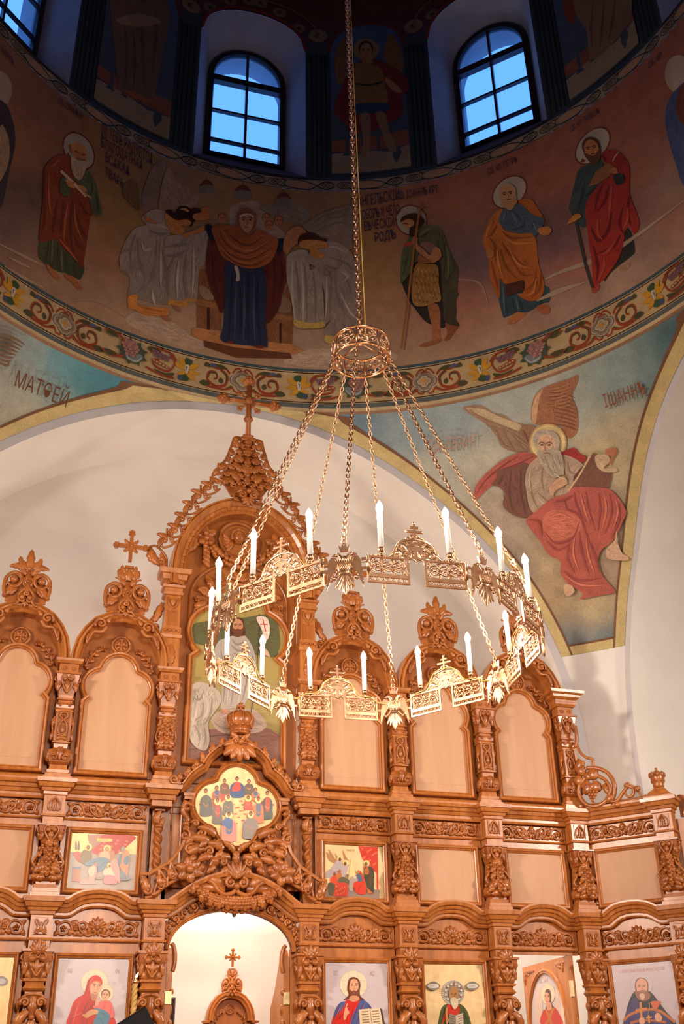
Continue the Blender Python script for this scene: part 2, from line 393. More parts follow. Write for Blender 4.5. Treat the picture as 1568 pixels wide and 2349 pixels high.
def stretch(z):
    t = np.clip((8.62 - np.asarray(z, float)) / 1.6, 0, 1); return 1 + 0.042 * t * t * (3 - 2 * t)
def widen(V):
    """The crossing is slightly wider on the south side below the drum."""
    V = np.array(V, float).reshape(-1, 3); dx = V[:, 0] - DC[0]; V[:, 0] = DC[0] + dx * np.where(dx > 0, stretch(V[:, 2]), 1.0); return V
def widen_mb(mb):
    mb.V = [widen(v) for v in mb.V]; return mb
def ray(px, py):
    return CAM_F + CAM_R * (px - CX) / FPX - CAM_U * (py - CY) / FPX
def to_px(P):
    D = np.asarray(P, float) - EYE; d = D @ CAM_F
    return np.stack([CX + FPX * (D @ CAM_R) / d, CY - FPX * (D @ CAM_U) / d], -1)
def on_plane(px, py, p0, n):
    v = ray(px, py); t = ((np.asarray(p0) - EYE) @ n) / (v @ n); return EYE + v * t
def on_y(px, py, y): return on_plane(px, py, (0, y, 0), np.array([0, 1.0, 0]))
def on_z(px, py, z): return on_plane(px, py, (0, 0, z), np.array([0, 0, 1.0]))
def on_cyl(px, py, R):
    v = ray(px, py); a = v[:2] @ v[:2]; b = -2 * v[:2] @ DC; c = DC @ DC - R * R
    t = (-b + math.sqrt(max(b * b - 4 * a * c, 0))) / (2 * a); return EYE + v * t
def on_sph(px, py, R):
    c0 = np.array([DC[0], DC[1], ZS]) - EYE; v0 = ray(px, py); s = 1.0
    for _ in range(4):
        k = np.array([1 / s, 1, 1]); v = v0 * k; d = c0 * k; a = v @ v; b = -2 * v @ d; c = d @ d - R * R
        t = (-b + math.sqrt(max(b * b - 4 * a * c, 0))) / (2 * a); P = EYE + v0 * t
        s = float(stretch(P[2])) if P[0] > DC[0] else 1.0
    return P

def blend_colors(P, samples, sig=60.0, seed=0):
    """Painted ground: smooth mixture of the painter's colours between sample points."""
    Q = to_px(P); S = np.array([s[:2] for s in samples], float); Cc = np.array([lin(s[2]) for s in samples])
    d2 = ((Q[:, None, :] - S[None]) ** 2).sum(-1); W = 1.0 / (d2 + sig * sig) ** 2
    return (W[..., None] * Cc[None]).sum(1) / W.sum(1)[:, None]

def cyl_patch(mb, R, a0, a1, z0, z1, na, nz, colf, m=0):
    """Inside of the drum between two angles (0 = towards the altar, clockwise from above) and heights."""
    A = np.radians(np.linspace(a0, a1, na)); Zv = np.linspace(z0, z1, nz); V = np.zeros((na, nz, 3))
    V[..., 0] = DC[0] + R * np.sin(A)[:, None]; V[..., 1] = DC[1] + R * np.cos(A)[:, None]; V[..., 2] = Zv[None]
    V = V.reshape(-1, 3); mb.add(V, grid_faces(na, nz), m, True, None, colf(V) if callable(colf) else lin(colf))

# ---- floor, altar wall, arms
mb = MB(); box(mb, -9, 13, -8, 13, -0.2, 0.0); mb.build('floor', M['floor'], kind='structure')
YE = DC[1] + RD; YW = YE + 1.18                 # east arch plane, altar wall plane
XS = DC[0] + RD; XN = DC[0] - RD; YWE = DC[1] - RD

def arch_wall(name, depth, rot):
    """One arm of the crossing: arch face ring, barrel soffit, piers and end wall, built looking along +y and turned about the dome axis."""
    T = TR(DC[0], DC[1]) @ RZ(rot)
    mb = MB(); n = 48
    A = np.linspace(0, PI, n + 1)
    def line(r, y): return [(r, y, 0.0)] + [(r * math.cos(a), y, ZS + r * math.sin(a)) for a in A] + [(-r, y, 0.0)]
    face = [line(RA, RD), line(RSOF, RD)]; V = np.array(face).reshape(-1, 3); k = n + 3
    mb.add(V, [(i, i + 1, k + i + 1, k + i) for i in range(k - 1)], 1, False, T)
    sof = [line(RSOF, RD), line(RSOF, RD + depth)]; V = np.array(sof).reshape(-1, 3)
    mb.add(V, [(i, i + 1, k + i + 1, k + i) for i in range(k - 1)], 0, True, T)
    e = line(RSOF, RD + depth); mb.add(e, [tuple(range(k))[::-1]], 0, False, T)
    return widen_mb(mb).build(name, [M['plaster'], M['reveal']], kind='structure')
_r = MB(); _V = []
for i in range(120):
    for z in (9.0, 9.14): _V.append((DC[0] + 4.425 * math.sin(PI * i / 60), DC[1] + 4.425 * math.cos(PI * i / 60), z))
_r.add(_V, grid_faces(120, 2, True)); _r.build('wall_drum_footing', M['plaster'], kind='structure')
arch_wall('wall_east', 1.18, 0); arch_wall('wall_south', 5.0, -PI / 2); arch_wall('wall_north', 5.0, PI / 2); arch_wall('wall_west', 8.0, PI)

# ---- pendentives: plaster sphere between the arches, painting only above the pier
PEND_SAMPLES = [(1568, 800, (70, 108, 118)), (1500, 870, (120, 148, 150)), (1400, 880, (150, 170, 168)), (1320, 930, (172, 180, 170)), (1180, 930, (168, 176, 170)), (1050, 970, (150, 166, 168)),
    (940, 990, (140, 158, 164)), (800, 975, (112, 136, 152)), (1000, 1080, (186, 184, 170)), (1110, 1060, (190, 186, 168)), (1200, 1000, (186, 184, 168)), (1420, 1000, (196, 182, 148)), (1380, 1060, (204, 184, 144)),
    (1490, 1000, (190, 176, 148)), (1480, 1100, (176, 162, 144)), (1440, 1200, (160, 146, 132)), (1130, 1180, (176, 160, 142)), (1180, 1300, (150, 136, 124)), (1230, 1300, (200, 176, 136)), (1330, 1400, (204, 180, 136)),
    (1400, 1360, (178, 152, 120)), (1250, 1390, (172, 148, 112)), (1290, 1450, (104, 116, 122)), (1360, 1460, (100, 122, 130)), (1430, 1440, (110, 134, 140)), (1240, 1340, (170, 140, 110)), (1430, 1300, (164, 140, 118)),
    (0, 780, (150, 140, 128)), (60, 800, (150, 168, 168)), (150, 830, (104, 160, 176)), (200, 870, (76, 140, 152)), (260, 900, (78, 138, 158)), (350, 915, (66, 116, 142)), (120, 930, (150, 176, 172)), (40, 900, (176, 178, 166)), (0, 960, (170, 166, 150)), (80, 960, (186, 170, 140))]
def pendentive(name, sx, sy, paint):
    mb = MB(); na = 100; zb = ZS + 0.001; ZP = 6.17
    def patch(z1, z0, nz, m, colf):
        pts = []
        for j in range(nz):
            z = z1 + (z0 - z1) * j / (nz - 1); h = math.sqrt(RHO ** 2 - (z - ZS) ** 2); lim = math.acos(min(1, RD / h))
            for i in range(na):
                a = lim + (PI / 2 - 2 * lim) * i / (na - 1); pts.append((DC[0] + sx * h * math.sin(a), DC[1] + sy * h * math.cos(a), z))
        P = np.array(pts); mb.add(P, grid_faces(nz, na), m, True, None, colf(P))
    white = lambda P: np.array([0.80, 0.77, 0.74])
    patch(Z_DR0, ZP, 70, 1 if paint else 0, (lambda P: blend_colors(P, PEND_SAMPLES, 45.0)) if paint else white)
    patch(ZP, zb, 12, 0, white)
    h = RHO; lim = math.acos(RD / h); a, b = (h * math.sin(lim), RD), (RD, h * math.sin(lim))
    V = [(DC[0] + sx * p[0], DC[1] + sy * p[1], z) for p in (a, b) for z in (0, zb)]; mb.add(V, [(0, 1, 3, 2)], 0, False, None, (0.80, 0.77, 0.74))
    return mb
PEND = {'wall_pendentive_southeast': (1, 1, True), 'wall_pendentive_northeast': (-1, 1, True), 'wall_pendentive_southwest': (1, -1, False), 'wall_pendentive_northwest': (-1, -1, False)}

# ---- upper drum: eight arched windows in deep niches
WOFF = 1.0; R2 = 4.42; NH = 10.4; Z_N0, Z_NS, Z_NA = 13.02, 15.6, 16.34
def niche_top(da): return Z_NS + (Z_NA - Z_NS) * math.sqrt(max(0, 1 - (da / NH) ** 2))
def dark_upper(V):
    """Deep blue-green painted ground, red-brown above the arches."""
    z = V[:, 2]; t = np.clip((z - 15.5) / 0.9, 0, 1)[:, None]
    return (lin((56, 66, 80)) * (1 - t) + lin((98, 48, 36)) * t) * 1.25
mb = MB()
for w in range(8):
    c = WOFF + 45 * w
    for a0, a1 in ((c - 22.5, c - NH), (c + NH, c + 22.5)): cyl_patch(mb, R2, a0, a1, Z_O1, Z_TOP, 10, 24, dark_upper)
    da = np.linspace(-NH, NH, 41); V = []
    for d in da:
        a = math.radians(c + d); zt = niche_top(d)
        for j in range(8):
            z = zt + (Z_TOP - zt) * j / 7; V.append((DC[0] + R2 * math.sin(a), DC[1] + R2 * math.cos(a), z))
    V = np.array(V); mb.add(V, grid_faces(41, 8), 0, True, None, dark_upper(V))
    V = [];
    for d in da:
        a = math.radians(c + d)
        for z in (Z_O1, Z_N0): V.append((DC[0] + R2 * math.sin(a), DC[1] + R2 * math.cos(a), z))
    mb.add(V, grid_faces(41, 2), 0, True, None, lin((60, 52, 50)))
cyl_n = 96; V = []
for i in range(cyl_n):
    a = 2 * PI * i / cyl_n
    for R in (RD, R2 + 0.02): V.append((DC[0] + R * math.sin(a), DC[1] + R * math.cos(a), Z_O1))
mb.add(V, grid_faces(cyl_n, 2, True), 0, False, None, lin((60, 52, 50)))
UPPER = mb
# niches + windows
def outline(hw, z0, zs, za, R, c, n=28):
    out = [];
    L = [(-hw, z0)] + [(-hw, z0 + (zs - z0) * k / 6) for k in range(1, 7)] + [(-hw * math.cos(PI * k / n), zs + (za - zs) * math.sin(PI * k / n)) for k in range(1, n)] + [(hw, zs - (zs - z0) * k / 6) for k in range(0, 6)] + [(hw, z0)]
    for x, z in L:
        if R is not None:
            a = math.radians(c) + x / R; out.append((DC[0] + R * math.sin(a), DC[1] + R * math.cos(a), z))
        else: out.append((x, z))
    return np.array(out)
mb = MB(); WH, WZ0, WZS, WZA, RW = 0.60, 13.58, 15.26, 15.92, 4.84
for w in range(8):
    c = WOFF + 45 * w; a = math.radians(c)
    o1 = outline(math.radians(NH) * R2, Z_N0, Z_NS, Z_NA, R2, c)
    fl = outline(WH, WZ0, WZS, WZA, None, c); rad = np.array([math.sin(a), math.cos(a)]); tan = np.array([math.cos(a), -math.sin(a)])
    def flat(R, f): return np.array([(DC[0] + rad[0] * R + tan[0] * x, DC[1] + rad[1] * R + tan[1] * x, z) for x, z in f])
    o2 = flat(RW, fl); o3 = flat(RW + 0.42, fl); k = len(o1)
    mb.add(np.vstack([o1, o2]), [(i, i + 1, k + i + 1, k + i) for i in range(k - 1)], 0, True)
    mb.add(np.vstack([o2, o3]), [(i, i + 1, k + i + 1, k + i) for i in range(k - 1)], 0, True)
    sl = []
    for q in np.linspace(-1, 1, 25):
        aa = math.radians(c + q * NH); sl += [(DC[0] + R2 * math.sin(aa), DC[1] + R2 * math.cos(aa), Z_N0), tuple(o2[0] + (o2[-1] - o2[0]) * (q + 1) / 2)]
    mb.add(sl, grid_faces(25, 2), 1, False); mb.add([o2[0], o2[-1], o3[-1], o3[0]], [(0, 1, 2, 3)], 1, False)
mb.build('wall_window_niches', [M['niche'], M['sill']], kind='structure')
for w in range(8):
    c = WOFF + 45 * w; a = math.radians(c)
    root = bpy.data.objects.new('window_%d' % (w + 1), None); COL.objects.link(root); root['kind'] = 'structure'
    root.location = (DC[0] + RW * math.sin(a), DC[1] + RW * math.cos(a), 0); root.rotation_euler = (0, 0, -a)
    f = MB(); fl = outline(WH, WZ0, WZS, WZA, None, 0)
    sweep(f, fl, [(0, -0.03), (0, 0.05), (-0.03, 0.06), (-0.085, 0.05), (-0.10, 0.0), (-0.10, -0.03)], 0.0, 0, False, None, 1)
    box(f, -WH, WH, -0.05, 0.03, WZ0, WZ0 + 0.05); box(f, -WH + .05, WH - .05, -0.06, 0.03, 15.12, 15.24)
    f.build('window_frame', M['frame_dark'], root)
    for nm, (x0, x1, z0, z1) in (('muntin', (-0.018, 0.018, WZ0, WZA - .05)), ('muntin', (-WH + .08, WH - .08, 14.50, 14.535)), ('muntin', (-WH + .08, WH - .08, 13.89, 13.925))):
        b = MB(); box(b, x0, x1, -0.035, 0.02, z0, z1); b.build(nm, M['frame_dark'], root)
    g = MB(); V = [(x, 0.0, z) for x, z in fl]; V2 = [(x, 0.008, z) for x, z in fl]; k = len(fl)
    g.add(V + V2, [tuple(range(k)), tuple(range(k, 2 * k))[::-1]] + [((i + 1) % k, i, k + i, k + (i + 1) % k) for i in range(k)], 0, False)
    g.build('pane', M['glass'], root)
# dome
mb = MB(); V = []
for i in range(48):
    a = 2 * PI * i / 48
    for j in range(14):
        t = PI / 2 * j / 13 * 0.999; V.append((DC[0] + R2 * math.cos(t) * math.sin(a), DC[1] + R2 * math.cos(t) * math.cos(a), Z_TOP + R2 * math.sin(t)))
mb.add(V, grid_faces(48, 14, True), 0, True, None, lin((96, 60, 48))); mb.build('ceiling_dome', M['fresco'], kind='structure')

# ---- drum wall with the fresco ground
DRUM_SAMPLES = [(0, 250, (150, 110, 84)), (60, 330, (156, 112, 82)), (40, 450, (110, 86, 78)), (20, 540, (116, 96, 90)), (30, 600, (150, 118, 98)), (90, 250, (140, 100, 76)), (260, 330, (150, 112, 72)), (300, 480, (156, 124, 74)), (250, 520, (158, 120, 80)), (240, 600, (166, 120, 86)),
    (220, 640, (166, 134, 112)), (120, 660, (160, 128, 104)), (60, 560, (140, 110, 92)), (330, 740, (172, 142, 116)), (250, 720, (168, 138, 112)), (400, 770, (176, 146, 120)), (340, 420, (140, 116, 80)), (400, 430, (146, 122, 96)), (480, 460, (160, 132, 92)), (560, 445, (160, 124, 78)), (650, 450, (150, 118, 76)),
    (740, 470, (146, 118, 84)), (790, 470, (160, 128, 84)), (800, 560, (168, 130, 76)), (830, 640, (170, 132, 82)), (860, 700, (176, 134, 100)), (840, 770, (170, 140, 116)), (700, 820, (170, 144, 122)), (760, 800, (172, 144, 122)), (900, 480, (164, 112, 80)), (1040, 470, (166, 108, 82)), (1050, 540, (130, 96, 86)), (1060, 590, (112, 94, 94)),
    (1090, 620, (116, 92, 94)), (1080, 680, (172, 116, 96)), (980, 800, (170, 140, 116)), (1100, 740, (172, 124, 102)), (1120, 770, (176, 148, 126)), (1250, 420, (158, 98, 76)), (1270, 500, (120, 88, 84)), (1280, 560, (112, 86, 92)), (1300, 620, (176, 112, 96)), (1290, 660, (160, 128, 112)), (1330, 700, (172, 144, 126)), (1450, 400, (150, 100, 80)),
    (1480, 480, (134, 100, 94)), (1530, 450, (150, 124, 110)), (1540, 520, (172, 118, 100)), (1500, 560, (150, 128, 116)), (1568, 560, (170, 138, 118)), (1420, 640, (176, 146, 128)), (1400, 260, (152, 96, 74)), (1500, 180, (150, 96, 76)), (1568, 250, (140, 96, 82)), (1180, 390, (156, 100, 76)), (700, 700, (168, 140, 116)), (1000, 740, (172, 122, 100))]
def drum_col(V):
    z = V[:, 2]; q = to_px(V); c = blend_colors(V, DRUM_SAMPLES, 38.0)
    back = ((V - EYE) @ CAM_F) < 1.0; c[back] = lin((150, 112, 84))
    return c * np.array([1.28, 1.22, 1.12])
DRUM = MB()
cyl_patch(DRUM, RD, -180, 180, Z_B1, Z_O0, 241, 40, drum_col)
def bandstrip(z0, z1, c, R=RD, mbx=None): cyl_patch(mbx or DRUM, R, -180, 180, z0, z1, 181, 2, c)
# ------------------------------------------------------------------ painting: thin coats of paint laid on a wall or panel
class Painter:
    """Lays polygons of paint on a surface. map(px, py, lift) gives the point of the surface under a spot of the sketch."""
    def __init__(self, mp, h=40.0, step=0.0005, base=0.004, mi=0):
        self.mb = MB(); self.mp = mp; self.h = h; self.step = step; self.k = base; self.base = base; self.z = (0, 0, 1.0); self.mi = mi; self.tint = 1.0; self.hatch = 0; self.rg = random.Random(3); self.last = (128, 100, 80)
    def zoom(self, ox, oy, s): self.z = (ox, oy, s); return self
    def reset(self): self.k = self.base
    def P(self, pts): return [(self.z[0] + p[0] / self.z[2], self.z[1] + p[1] / self.z[2]) for p in pts]
    def raw(self, V2, F, col, col2=None, yr=None):
        self.k += self.step
        V = np.array([self.mp(x, y, self.k) for x, y in V2]); c = lin(col) * self.tint
        if col2 is not None:
            ys = np.array([p[1] for p in V2]); t = ((ys - ys.min()) / max(np.ptp(ys), 1e-6))[:, None]; c = c * (1 - t) + lin(col2) * self.tint * t
        self.mb.add(V, F, self.mi, False, None, c)
    def fill(self, Q, col, col2=None):
        h = self.h; B = []
        n = len(Q)
        for i in range(n):
            a, b = Q[i], Q[(i + 1) % n]; d = math.hypot(b[0] - a[0], b[1] - a[1])
            if d < 0.02: continue
            m = max(1, int(math.ceil(d / h)))
            for j in range(m): B.append((a[0] + (b[0] - a[0]) * j / m, a[1] + (b[1] - a[1]) * j / m))
        if len(B) < 3: return
        xs = [p[0] for p in B]; ys = [p[1] for p in B]; nb = len(B); I = []
        if max(xs) - min(xs) > h or max(ys) - min(ys) > h:
            A = np.array(B); C = np.roll(A, -1, 0)
            y = min(ys) + h * .5
            while y < max(ys):
                x = min(xs) + h * .5
                while x < max(xs):
                    cr = ((A[:, 1] > y) != (C[:, 1] > y)) & (x < (C[:, 0] - A[:, 0]) * (y - A[:, 1]) / np.where(C[:, 1] == A[:, 1], 1e-9, C[:, 1] - A[:, 1]) + A[:, 0])
                    if cr.sum() % 2 and np.min((A[:, 0] - x) ** 2 + (A[:, 1] - y) ** 2) > (.35 * h) ** 2: I.append((x, y))
                    x += h
                y += h
        r = geometry.delaunay_2d_cdt([Vector(p) for p in B + I], [], [list(range(nb))], 1, 1e-5)
        if r[2]: self.raw([(v.x, v.y) for v in r[0]], [list(f) for f in r[2]], col, col2)
    def poly(self, pts, col, col2=None, smooth=True):
        Q = self.P(pts); self.last = col
        if smooth and len(Q) > 3: Q = [tuple(p) for p in bez(Q, 4, True)]
        self.fill(Q, col, col2)
        if self.hatch: self.hatching(Q, col, col2)
    def ell(self, cx, cy, rx, ry, col, rot=0.0, n=22, col2=None):
        c, s = math.cos(rot), math.sin(rot); self.fill(self.P([(cx + rx * math.cos(t) * c - ry * math.sin(t) * s, cy + rx * math.cos(t) * s + ry * math.sin(t) * c) for t in np.linspace(0, 2 * PI, n + 1)[:-1]]), col, col2)
    def hatching(self, Q, col, col2):
        """Short brush marks, darker and lighter than the coat they lie on, along the long axis of the patch."""
        A = np.array(Q); C = np.roll(A, -1, 0); area = abs((A[:, 0] * C[:, 1] - C[:, 0] * A[:, 1]).sum()) / 2
        if area < 260: return
        ev, U = np.linalg.eigh(np.cov(A.T)); d = U[:, 1]; L = min(26.0, math.sqrt(area) * .34); lo, hi = A.min(0), A.max(0)
        def inside(x, y):
            cr = ((A[:, 1] > y) != (C[:, 1] > y)) & (x < (C[:, 0] - A[:, 0]) * (y - A[:, 1]) / np.where(C[:, 1] == A[:, 1], 1e-9, C[:, 1] - A[:, 1]) + A[:, 0]); return cr.sum() % 2 == 1
        n = int(min(90, area / 60 * self.hatch))
        for f in (.80, 1.16, .90):
            V = []; F = []
            for _ in range(n):
                x, y = self.rg.uniform(lo[0], hi[0]), self.rg.uniform(lo[1], hi[1]); a = self.rg.gauss(0, .30); dx, dy = d[0] * math.cos(a) - d[1] * math.sin(a), d[0] * math.sin(a) + d[1] * math.cos(a); l = L * self.rg.uniform(.4, 1.0) / 2; b = self.rg.uniform(-.3, .3) * l
                if not (inside(x - dx * l * 1.1, y - dy * l * 1.1) and inside(x + dx * l * 1.1, y + dy * l * 1.1) and inside(x, y)): continue
                w = self.rg.uniform(.35, .95); k = len(V)
                V += [(x - dx * l, y - dy * l), (x - dy * (b + w), y + dx * (b + w)), (x + dx * l, y + dy * l), (x - dy * (b - w), y + dx * (b - w))]; F.append((k, k + 1, k + 2, k + 3))
            if V: self.raw(V, F, tuple(min(255, v * f) for v in (np.array(col) if col2 is None else (np.array(col) + np.array(col2)) / 2)))
    def stroke(self, pts, w, col, n=5, closed=False, raw=False):
        """A brush stroke; w = width or (start, middle, end)."""
        P = np.array(self.P(pts)); P = P if raw else bez(P, n, closed); k = len(P)
        if k < 2: return
        W = np.full(k, float(w)) if np.isscalar(w) else np.interp(np.linspace(0, 1, k), np.linspace(0, 1, len(w)), w)
        W = W / self.z[2] * .5
        D = (np.roll(P, -1, 0) - np.roll(P, 1, 0)) if closed else np.gradient(P, axis=0); D /= np.maximum(np.linalg.norm(D, axis=1), 1e-9)[:, None]; N = np.c_[-D[:, 1], D[:, 0]]
        V = np.empty((2 * k, 2)); V[0::2] = P + N * W[:, None]; V[1::2] = P - N * W[:, None]
        F = [(2 * i, 2 * i + 1, (2 * i + 3) % (2 * k), (2 * i + 2) % (2 * k)) for i in range(k if closed else k - 1)]
        self.raw(V, F, col)
    def folds(self, L, w, col, n=4):
        col = tuple(.62 * a + .38 * b for a, b in zip(col, self.last))
        for pts in L: self.stroke(pts, (w * .3, w, w * .2), col, n)
    def halo(self, cx, cy, rx, ry, rot, col, rim): self.ell(cx, cy, rx * 1.09, ry * 1.09, rim, rot, 30); self.ell(cx, cy, rx, ry, col, rot, 30)
    def face(self, cx, cy, r, rot, skin, hair, beard=None, dark=(70, 40, 26), hairtop=True, longhair=False):
        """A head: hair behind, face, features, beard; r = half width of the face."""
        c, s = math.cos(rot), math.sin(rot)
        def L(x, y): return (cx + r * (x * c - y * s), cy + r * (x * s + y * c))
        def E(x, y, rx, ry, col): self.ell(*L(x, y), r * rx, r * ry, col, rot, 14)
        if longhair: self.poly([L(-1.25, -.2), L(-1.0, -1.25), L(0, -1.65), L(1.0, -1.25), L(1.25, -.2), L(1.4, 1.5), L(.8, 1.9), L(-.8, 1.9), L(-1.4, 1.5)], hair)
        elif hairtop: E(0, -.35, 1.22, 1.3, hair)
        if beard is not None: self.poly([L(-1.0, .1), L(-.95, 1.1), L(-.5, 1.9), L(0, 2.15), L(.5, 1.9), L(.95, 1.1), L(1.0, .1)], beard)
        E(0, 0, .98, 1.3, skin); 
        if beard is not None: self.poly([L(-.9, .45), L(-.5, .62), L(0, .55), L(.5, .62), L(.9, .45), L(.7, 1.35), L(0, 1.6), L(-.7, 1.35)], beard)
        for q in (-.42, .42):
            self.stroke([L(q - .28, -.22), L(q, -.36), L(q + .28, -.22)], r * .13, dark); E(q, -.08, .16, .09, dark)
        self.stroke([L(.02, -.15), L(.10, .25), L(-.06, .36)], r * .11, tuple(int(v * .78) for v in skin)); self.stroke([L(-.28, .68), L(0, .64), L(.28, .68)], r * .14, (150, 80, 66) if beard is None else dark)
    def text(self, s, x, y, dirx, diry, height, col, upx=None, upy=None, squeeze=1.0):
        """Lettering: baseline starts at (x, y) and runs along (dirx, diry)."""
        cu = bpy.data.curves.new('t', 'FONT'); cu.body = s; cu.size = 1.0; ob = bpy.data.objects.new('t', cu); COL.objects.link(ob)
        me = bpy.data.meshes.new_from_object(ob.evaluated_get(bpy.context.evaluated_depsgraph_get()))
        V = np.zeros(len(me.vertices) * 3); me.vertices.foreach_get('co', V); V = V.reshape(-1, 3); F = [list(p.vertices) for p in me.polygons]
        bpy.data.objects.remove(ob); bpy.data.curves.remove(cu); bpy.data.meshes.remove(me)
        if not len(V): return
        l = math.hypot(dirx, diry); d = (dirx / l, diry / l); u = (d[1], -d[0]) if upx is None else (upx / math.hypot(upx, upy), upy / math.hypot(upx, upy))
        hh = height / 0.70
        Q = [(x + v[0] * hh * squeeze * d[0] + v[1] * hh * u[0], y + v[0] * hh * squeeze * d[1] + v[1] * hh * u[1]) for v in V]
        self.raw(self.P(Q), F, col)

# ------------------------------------------------------------------ drum: ornament and figures
def map_drum(px, py, lift): return on_cyl(px, py, RD - lift)
def map_upper(px, py, lift): return on_cyl(px, py, R2 - lift)
def map_ang(a, z, lift):      # sketch in (angle in degrees, height in cm)
    return np.array([DC[0] + (RD - lift) * math.sin(math.radians(a)), DC[1] + (RD - lift) * math.cos(math.radians(a)), z])
CREAM, SLATE, BROWN, OLIVE, RUST = (228, 200, 152), (106, 112, 108), (70, 46, 22), (92, 84, 54), (164, 74, 44)
for z0, z1, c in ((Z_DR0, 9.09, CREAM), (9.09, 9.155, SLATE), (9.155, 9.162, CREAM), (9.162, 9.178, BROWN), (9.178, 9.60, (206, 176, 128)), (9.60, 9.607, CREAM), (9.607, 9.624, BROWN), (9.624, 9.632, CREAM), (9.632, 9.675, (78, 96, 100)), (Z_O0, Z_O0 + .012, (66, 40, 30)), (Z_O0 + .012, Z_O1, (168, 154, 124))):
    bandstrip(z0, z1, c, RD - (.002 if z1 == 9.675 else 0))
OR = Painter(lambda u, v, l: map_ang(u / 13.02, 9.39 - v / 100.0, l), h=14, step=0.0004, base=0.003)   # u: cm along the band from the axis, v: cm downwards
DEG = 7.68                                       # cm of band per degree of arc
def orn(mirror, a0):
    """One repeat (30 degrees) of the grape and lily border starting at a quatrefoil."""
    sg = -1 if mirror else 1
    def q(pts): return [((a0 + sg * p[0] / DEG) * 13.02, p[1]) for p in pts]
    K = 13.02 / DEG
    def st(pts, w, c): OR.stroke(q(pts), w * 1.25 if np.isscalar(w) else tuple(v * 1.25 for v in w), c)
    def pl(pts, c): OR.poly(q(pts), c)
    def el(x, y, r, ry, c): OR.ell((a0 + sg * x / DEG) * 13.02, y, r * K, ry, c, 0, 14)
    OR.reset()
    # vine from the quatrefoil to the lily
    def sprig(x0, f=1):
        X = lambda x: x0 + f * x
        st([(X(14), -8), (X(20), -15), (X(30), -13), (X(40), -16)], (3.2), RUST); st([(X(26), -12), (X(17), -3), (X(20), 10), (X(32), 14), (X(42), 6), (X(40), -5), (X(32), -6), (X(30), 1), (X(34), 4)], (4.0, 3.4, 2.4), RUST)
        st([(X(25), -12), (X(18), -3), (X(20), 9)], (1, 3.0, 1), OLIVE); st([(X(30), 1), (X(32), -5), (X(39), -4), (X(41), 4)], (1, 2.2, 1), OLIVE)
        pl([(X(18), -14), (X(24), -19), (X(34), -18), (X(28), -13)], OLIVE); pl([(X(36), -14), (X(44), -19), (X(47), -13), (X(41), -12)], OLIVE); pl([(X(12), 9), (X(20), 15), (X(30), 18), (X(22), 18), (X(14), 14)], OLIVE); pl([(X(30), -15), (X(36), -19), (X(40), -16), (X(35), -14)], (92, 102, 140))
        st([(X(10), 12), (X(22), 17), (X(40), 16), (X(50), 12)], (2.4), RUST); pl([(X(38), 12), (X(46), 8), (X(52), 14), (X(44), 17)], OLIVE); pl([(X(22), 4), (X(26), 0), (X(28), 6), (X(24), 9)], OLIVE)
        st([(X(11), -9), (X(7), -16), (X(2), -18), (X(0), -14), (X(4), -13)], 2.0, RUST); st([(X(11), 10), (X(8), 17), (X(3), 18), (X(2), 14)], 2.0, RUST)
    sprig(2); sprig(228, -1)
    # lily
    x = 70
    for dx, dy, ex, ey in ((-2, -2, -14, -12), (-2, 2, -16, 2), (0, 4, -10, 14), (3, -3, 10, -16), (3, 0, 17, -6), (2, 4, 12, 10)):
        pl([(x + dx, dy), (x + dx + .4 * (ex - dx) - .25 * (ey - dy), dy + .4 * (ey - dy) + .25 * (ex - dx)), (x + ex, ey), (x + dx + .4 * (ex - dx) + .25 * (ey - dy), dy + .4 * (ey - dy) - .25 * (ex - dx))], (220, 160, 52))
    pl([(x - 6, -14), (x + 2, -17), (x + 3, -8), (x - 3, -7)], (70, 92, 62)); pl([(x + 2, 8), (x + 9, 12), (x + 4, 18), (x - 3, 14)], (70, 92, 62)); pl([(x + 6, 12), (x + 11, 11), (x + 11, 17), (x + 7, 18)], (78, 92, 120)); pl([(x - 2, -7), (x + 3, -5), (x + 2, 6), (x - 1, 4)], (222, 206, 176)); pl([(x - .5, -5), (x + 2, -4), (x + 1.4, 3)], (110, 120, 130))
    # small grapes in a curl
    st([(84, -8), (92, -17), (110, -18), (118, -10)], (2.6), RUST); st([(92, -15), (86, -4), (94, 10), (110, 8), (114, 0), (106, -2)], 2.4, RUST); pl([(104, -15), (116, -19), (122, -13), (112, -12)], OLIVE); pl([(86, 10), (98, 14), (112, 12), (100, 19), (90, 18)], OLIVE); st([(86, 18), (104, 18), (122, 13)], 2.2, RUST)
    for k in range(5): el(96 + 4.2 * k, 5 - 1.1 * k, 3.0, 2.4, RUST); el(96 + 4.2 * k, 5 - 1.1 * k, 1.7, 1.3, (206, 176, 128))
    for r_ in range(3):
        for k in range(8 - r_): el(93 + 3.1 * k + r_ * 1.5, -10 + 3.2 * r_ - k * .5, 1.7, 1.7, (150, 104, 110) if (k + r_) % 2 else (128, 92, 104))
    # large bunch
    x = 141
    for a in range(9):
        t = a * 40; pl([(x + 15 * math.cos(math.radians(t - 14)), 15 * math.sin(math.radians(t - 14))), (x + 21 * math.cos(math.radians(t)), 19.5 * math.sin(math.radians(t))), (x + 15 * math.cos(math.radians(t + 14)), 15 * math.sin(math.radians(t + 14)))], (80, 90, 66))
    el(x, 0, 16, 15.5, (80, 90, 76)); pl([(x - 14, 4), (x - 6, 14), (x + 5, 13), (x + 9, 5), (x, 8), (x - 8, 0)], (132, 140, 142)); st([(x - 12, 5), (x - 6, 12), (x + 4, 11), (x + 7, 6)], 1.4, (190, 190, 180))
